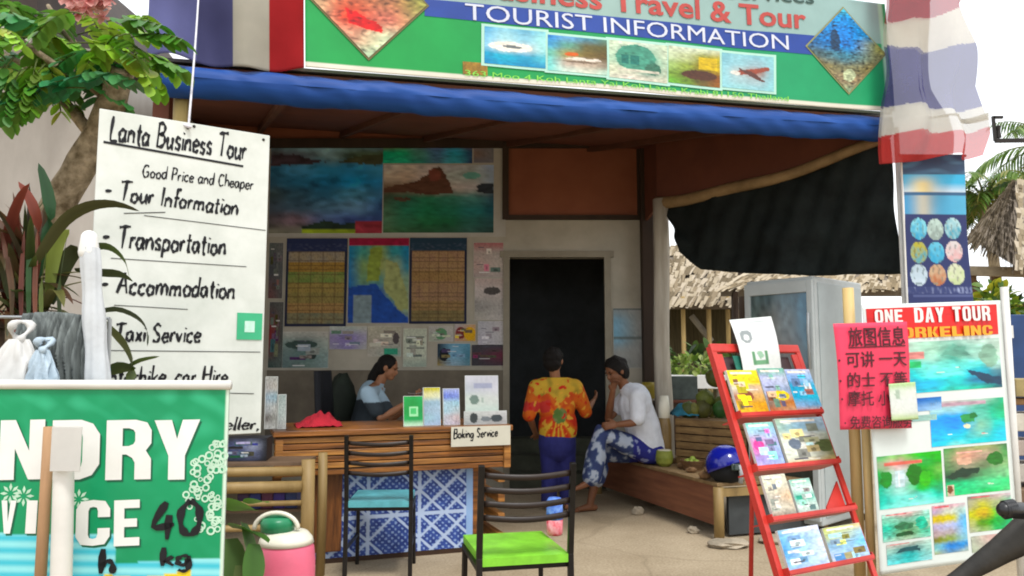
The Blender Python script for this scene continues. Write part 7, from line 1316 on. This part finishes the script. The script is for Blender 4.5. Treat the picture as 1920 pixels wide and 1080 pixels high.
m = MB(); m.ball(hc + up * .036 - f_ * .022, (.084, .098, .088), r, f_, up); m.ball(hc - f_ * .05 - up * .02, (.075, .07, .08), r, f_, up); m.caps([(hc - f_ * .08 - up * .02, .06), (hc - f_ * .115 - up * .13, .05), (hc - f_ * .12 - up * .22, .03)])
h_ = fuse(m, .007, 2); h_ = cut(h_, hc + f_ * .05 + up * .03, (f_ - up * .45).normalized()); h_.build('hair', HAIR, t, smooth=True)
m = MB(); m.ball(ch, (.135, .18, .2)); m.caps([(ch, .14), (hip + Vector((0, 0, .0)), .155)]); m.caps([(sn, .068), (nk + Vector((-.01, 0, -.04)), .068), (sfar, .068)]); m.caps([(sn, .07), (sn.lerp(en, .7), .066)]); m.caps([(sfar, .07), (sfar.lerp(ef, .7), .066)])
s_ = fuse(m, .012, 3); s_ = cut(s_, Vector((0, 0, .55)), (0, 0, -1)); s_ = cut(s_, nk + Vector((0, 0, .004)), (.3, 0, 1)); zb_l = J(700, 748).z
dye(s_, lambda p: hx('a3bccb') if p.z > zb_l + .03 * nz(p.x * 9, p.y * 9) else hx('3c444a')).build('blouse', vmat('blouse_cloth', .85, .15, bump=.3), t, smooth=True)
m = MB()
for dy in (-.1, .1):
    k_ = hip + Vector((.42, dy, -.03)); a_ = Vector((k_.x - .02, k_.y, .1)); m.caps([(hip + Vector((0, dy, -.02)), .1), (k_, .075), (a_, .065)])
fuse(m, .013, 2).build('trousers', mat('grey_slacks', '34363c', .85, .15, 8), t, smooth=True)
pp0 = J(772, 742, 6.58); m = MB(); m.grid(lambda u, v: pp0 + Vector((.16 * u - .02, .05 - .16 * v, .028 * u + .03 * v - .02 * math.sin(u * 3))), 12, 10); o = m.build('paper_sheet', mat('white_sheet', 'c4bcc0', .7, .05, 9), smooth=True, solid=.0015); tag(o, 'white sheet of paper held in the hands of the counter clerk', 'paper')
# clerk's chair
cx_, cy_ = hip.x - .03, D + .03
t = thing('office_chair', 'black high backed office chair under the clerk', 'chair', (cx_, cy_, 0)); bk = mat('black_mesh', '1a1c22', .8, .2, 9)
m = MB(); m.ball((cx_, cy_, .43), (.25, .25, .05)); m.build('seat', bk, t, smooth=True)
m = MB(); m.grid(lambda u, v: Vector((cx_ - .24 - .05 * v + .05 * math.sin(u * 3.14) * -1, cy_ + (u - .5) * .48 * (1 - .25 * abs(v - .4)), .5 + .78 * v)), 16, 20); m.build('backrest', bk, t, smooth=True, solid=.05)
m = MB(); m.tube([(cx_, cy_, .4), (cx_, cy_, .1)], .03, 10); m.build('gas_column', mat('black_metal', '1d1916', .4), t)
for k in range(5):
    a = k * 1.2566; q = Vector((cx_ + .28 * math.cos(a), cy_ + .28 * math.sin(a), .07)); m = MB(); m.beam((cx_, cy_, .1), q, .04, .03); lg = m.build('leg', bk, t); m = MB(); m.ball(q + Vector((0, 0, -.035)), .034, nu=10, nv=8); m.build('castor', bk, lg, smooth=True)
m = MB(); m.beam((cx_ - .2, cy_, .4), (cx_ - .25, cy_, .62), .05, .03); m.build('back_bracket', bk, t)
for sg in (-1, 1): m = MB(); m.beam((cx_ - .2, cy_ + sg * .26, .66), (cx_ + .1, cy_ + sg * .26, .66), .05, .03); m.beam((cx_ - .05, cy_ + sg * .26, .42), (cx_ - .05, cy_ + sg * .26, .645), .03, .03); m.build('armrest', bk, t)
# dark bag behind the clerk's chair
q = P(640, 790, 7.3); m = MB(); m.ball((q.x, 7.3, .95), (.14, .12, .3), jit=.2, seed=3); o = m.build('dark_bag', mat('dark_green_bag', '20291f', .8, .25, 6, .2), smooth=True, origin=(q.x, 7.3, .62)); tag(o, 'dark green bag on a low cabinet left of the clerk', 'bag')
m = MB(); m.box((q.x, 7.4, .33), (.6, .42, .62)); o = m.build('low_cabinet', mat('dull_cabinet', '5a4a40', .7, .2, 5), bevel=.006); tag(o, 'low dull brown cabinet behind the counter carrying the dark bag', 'cabinet')
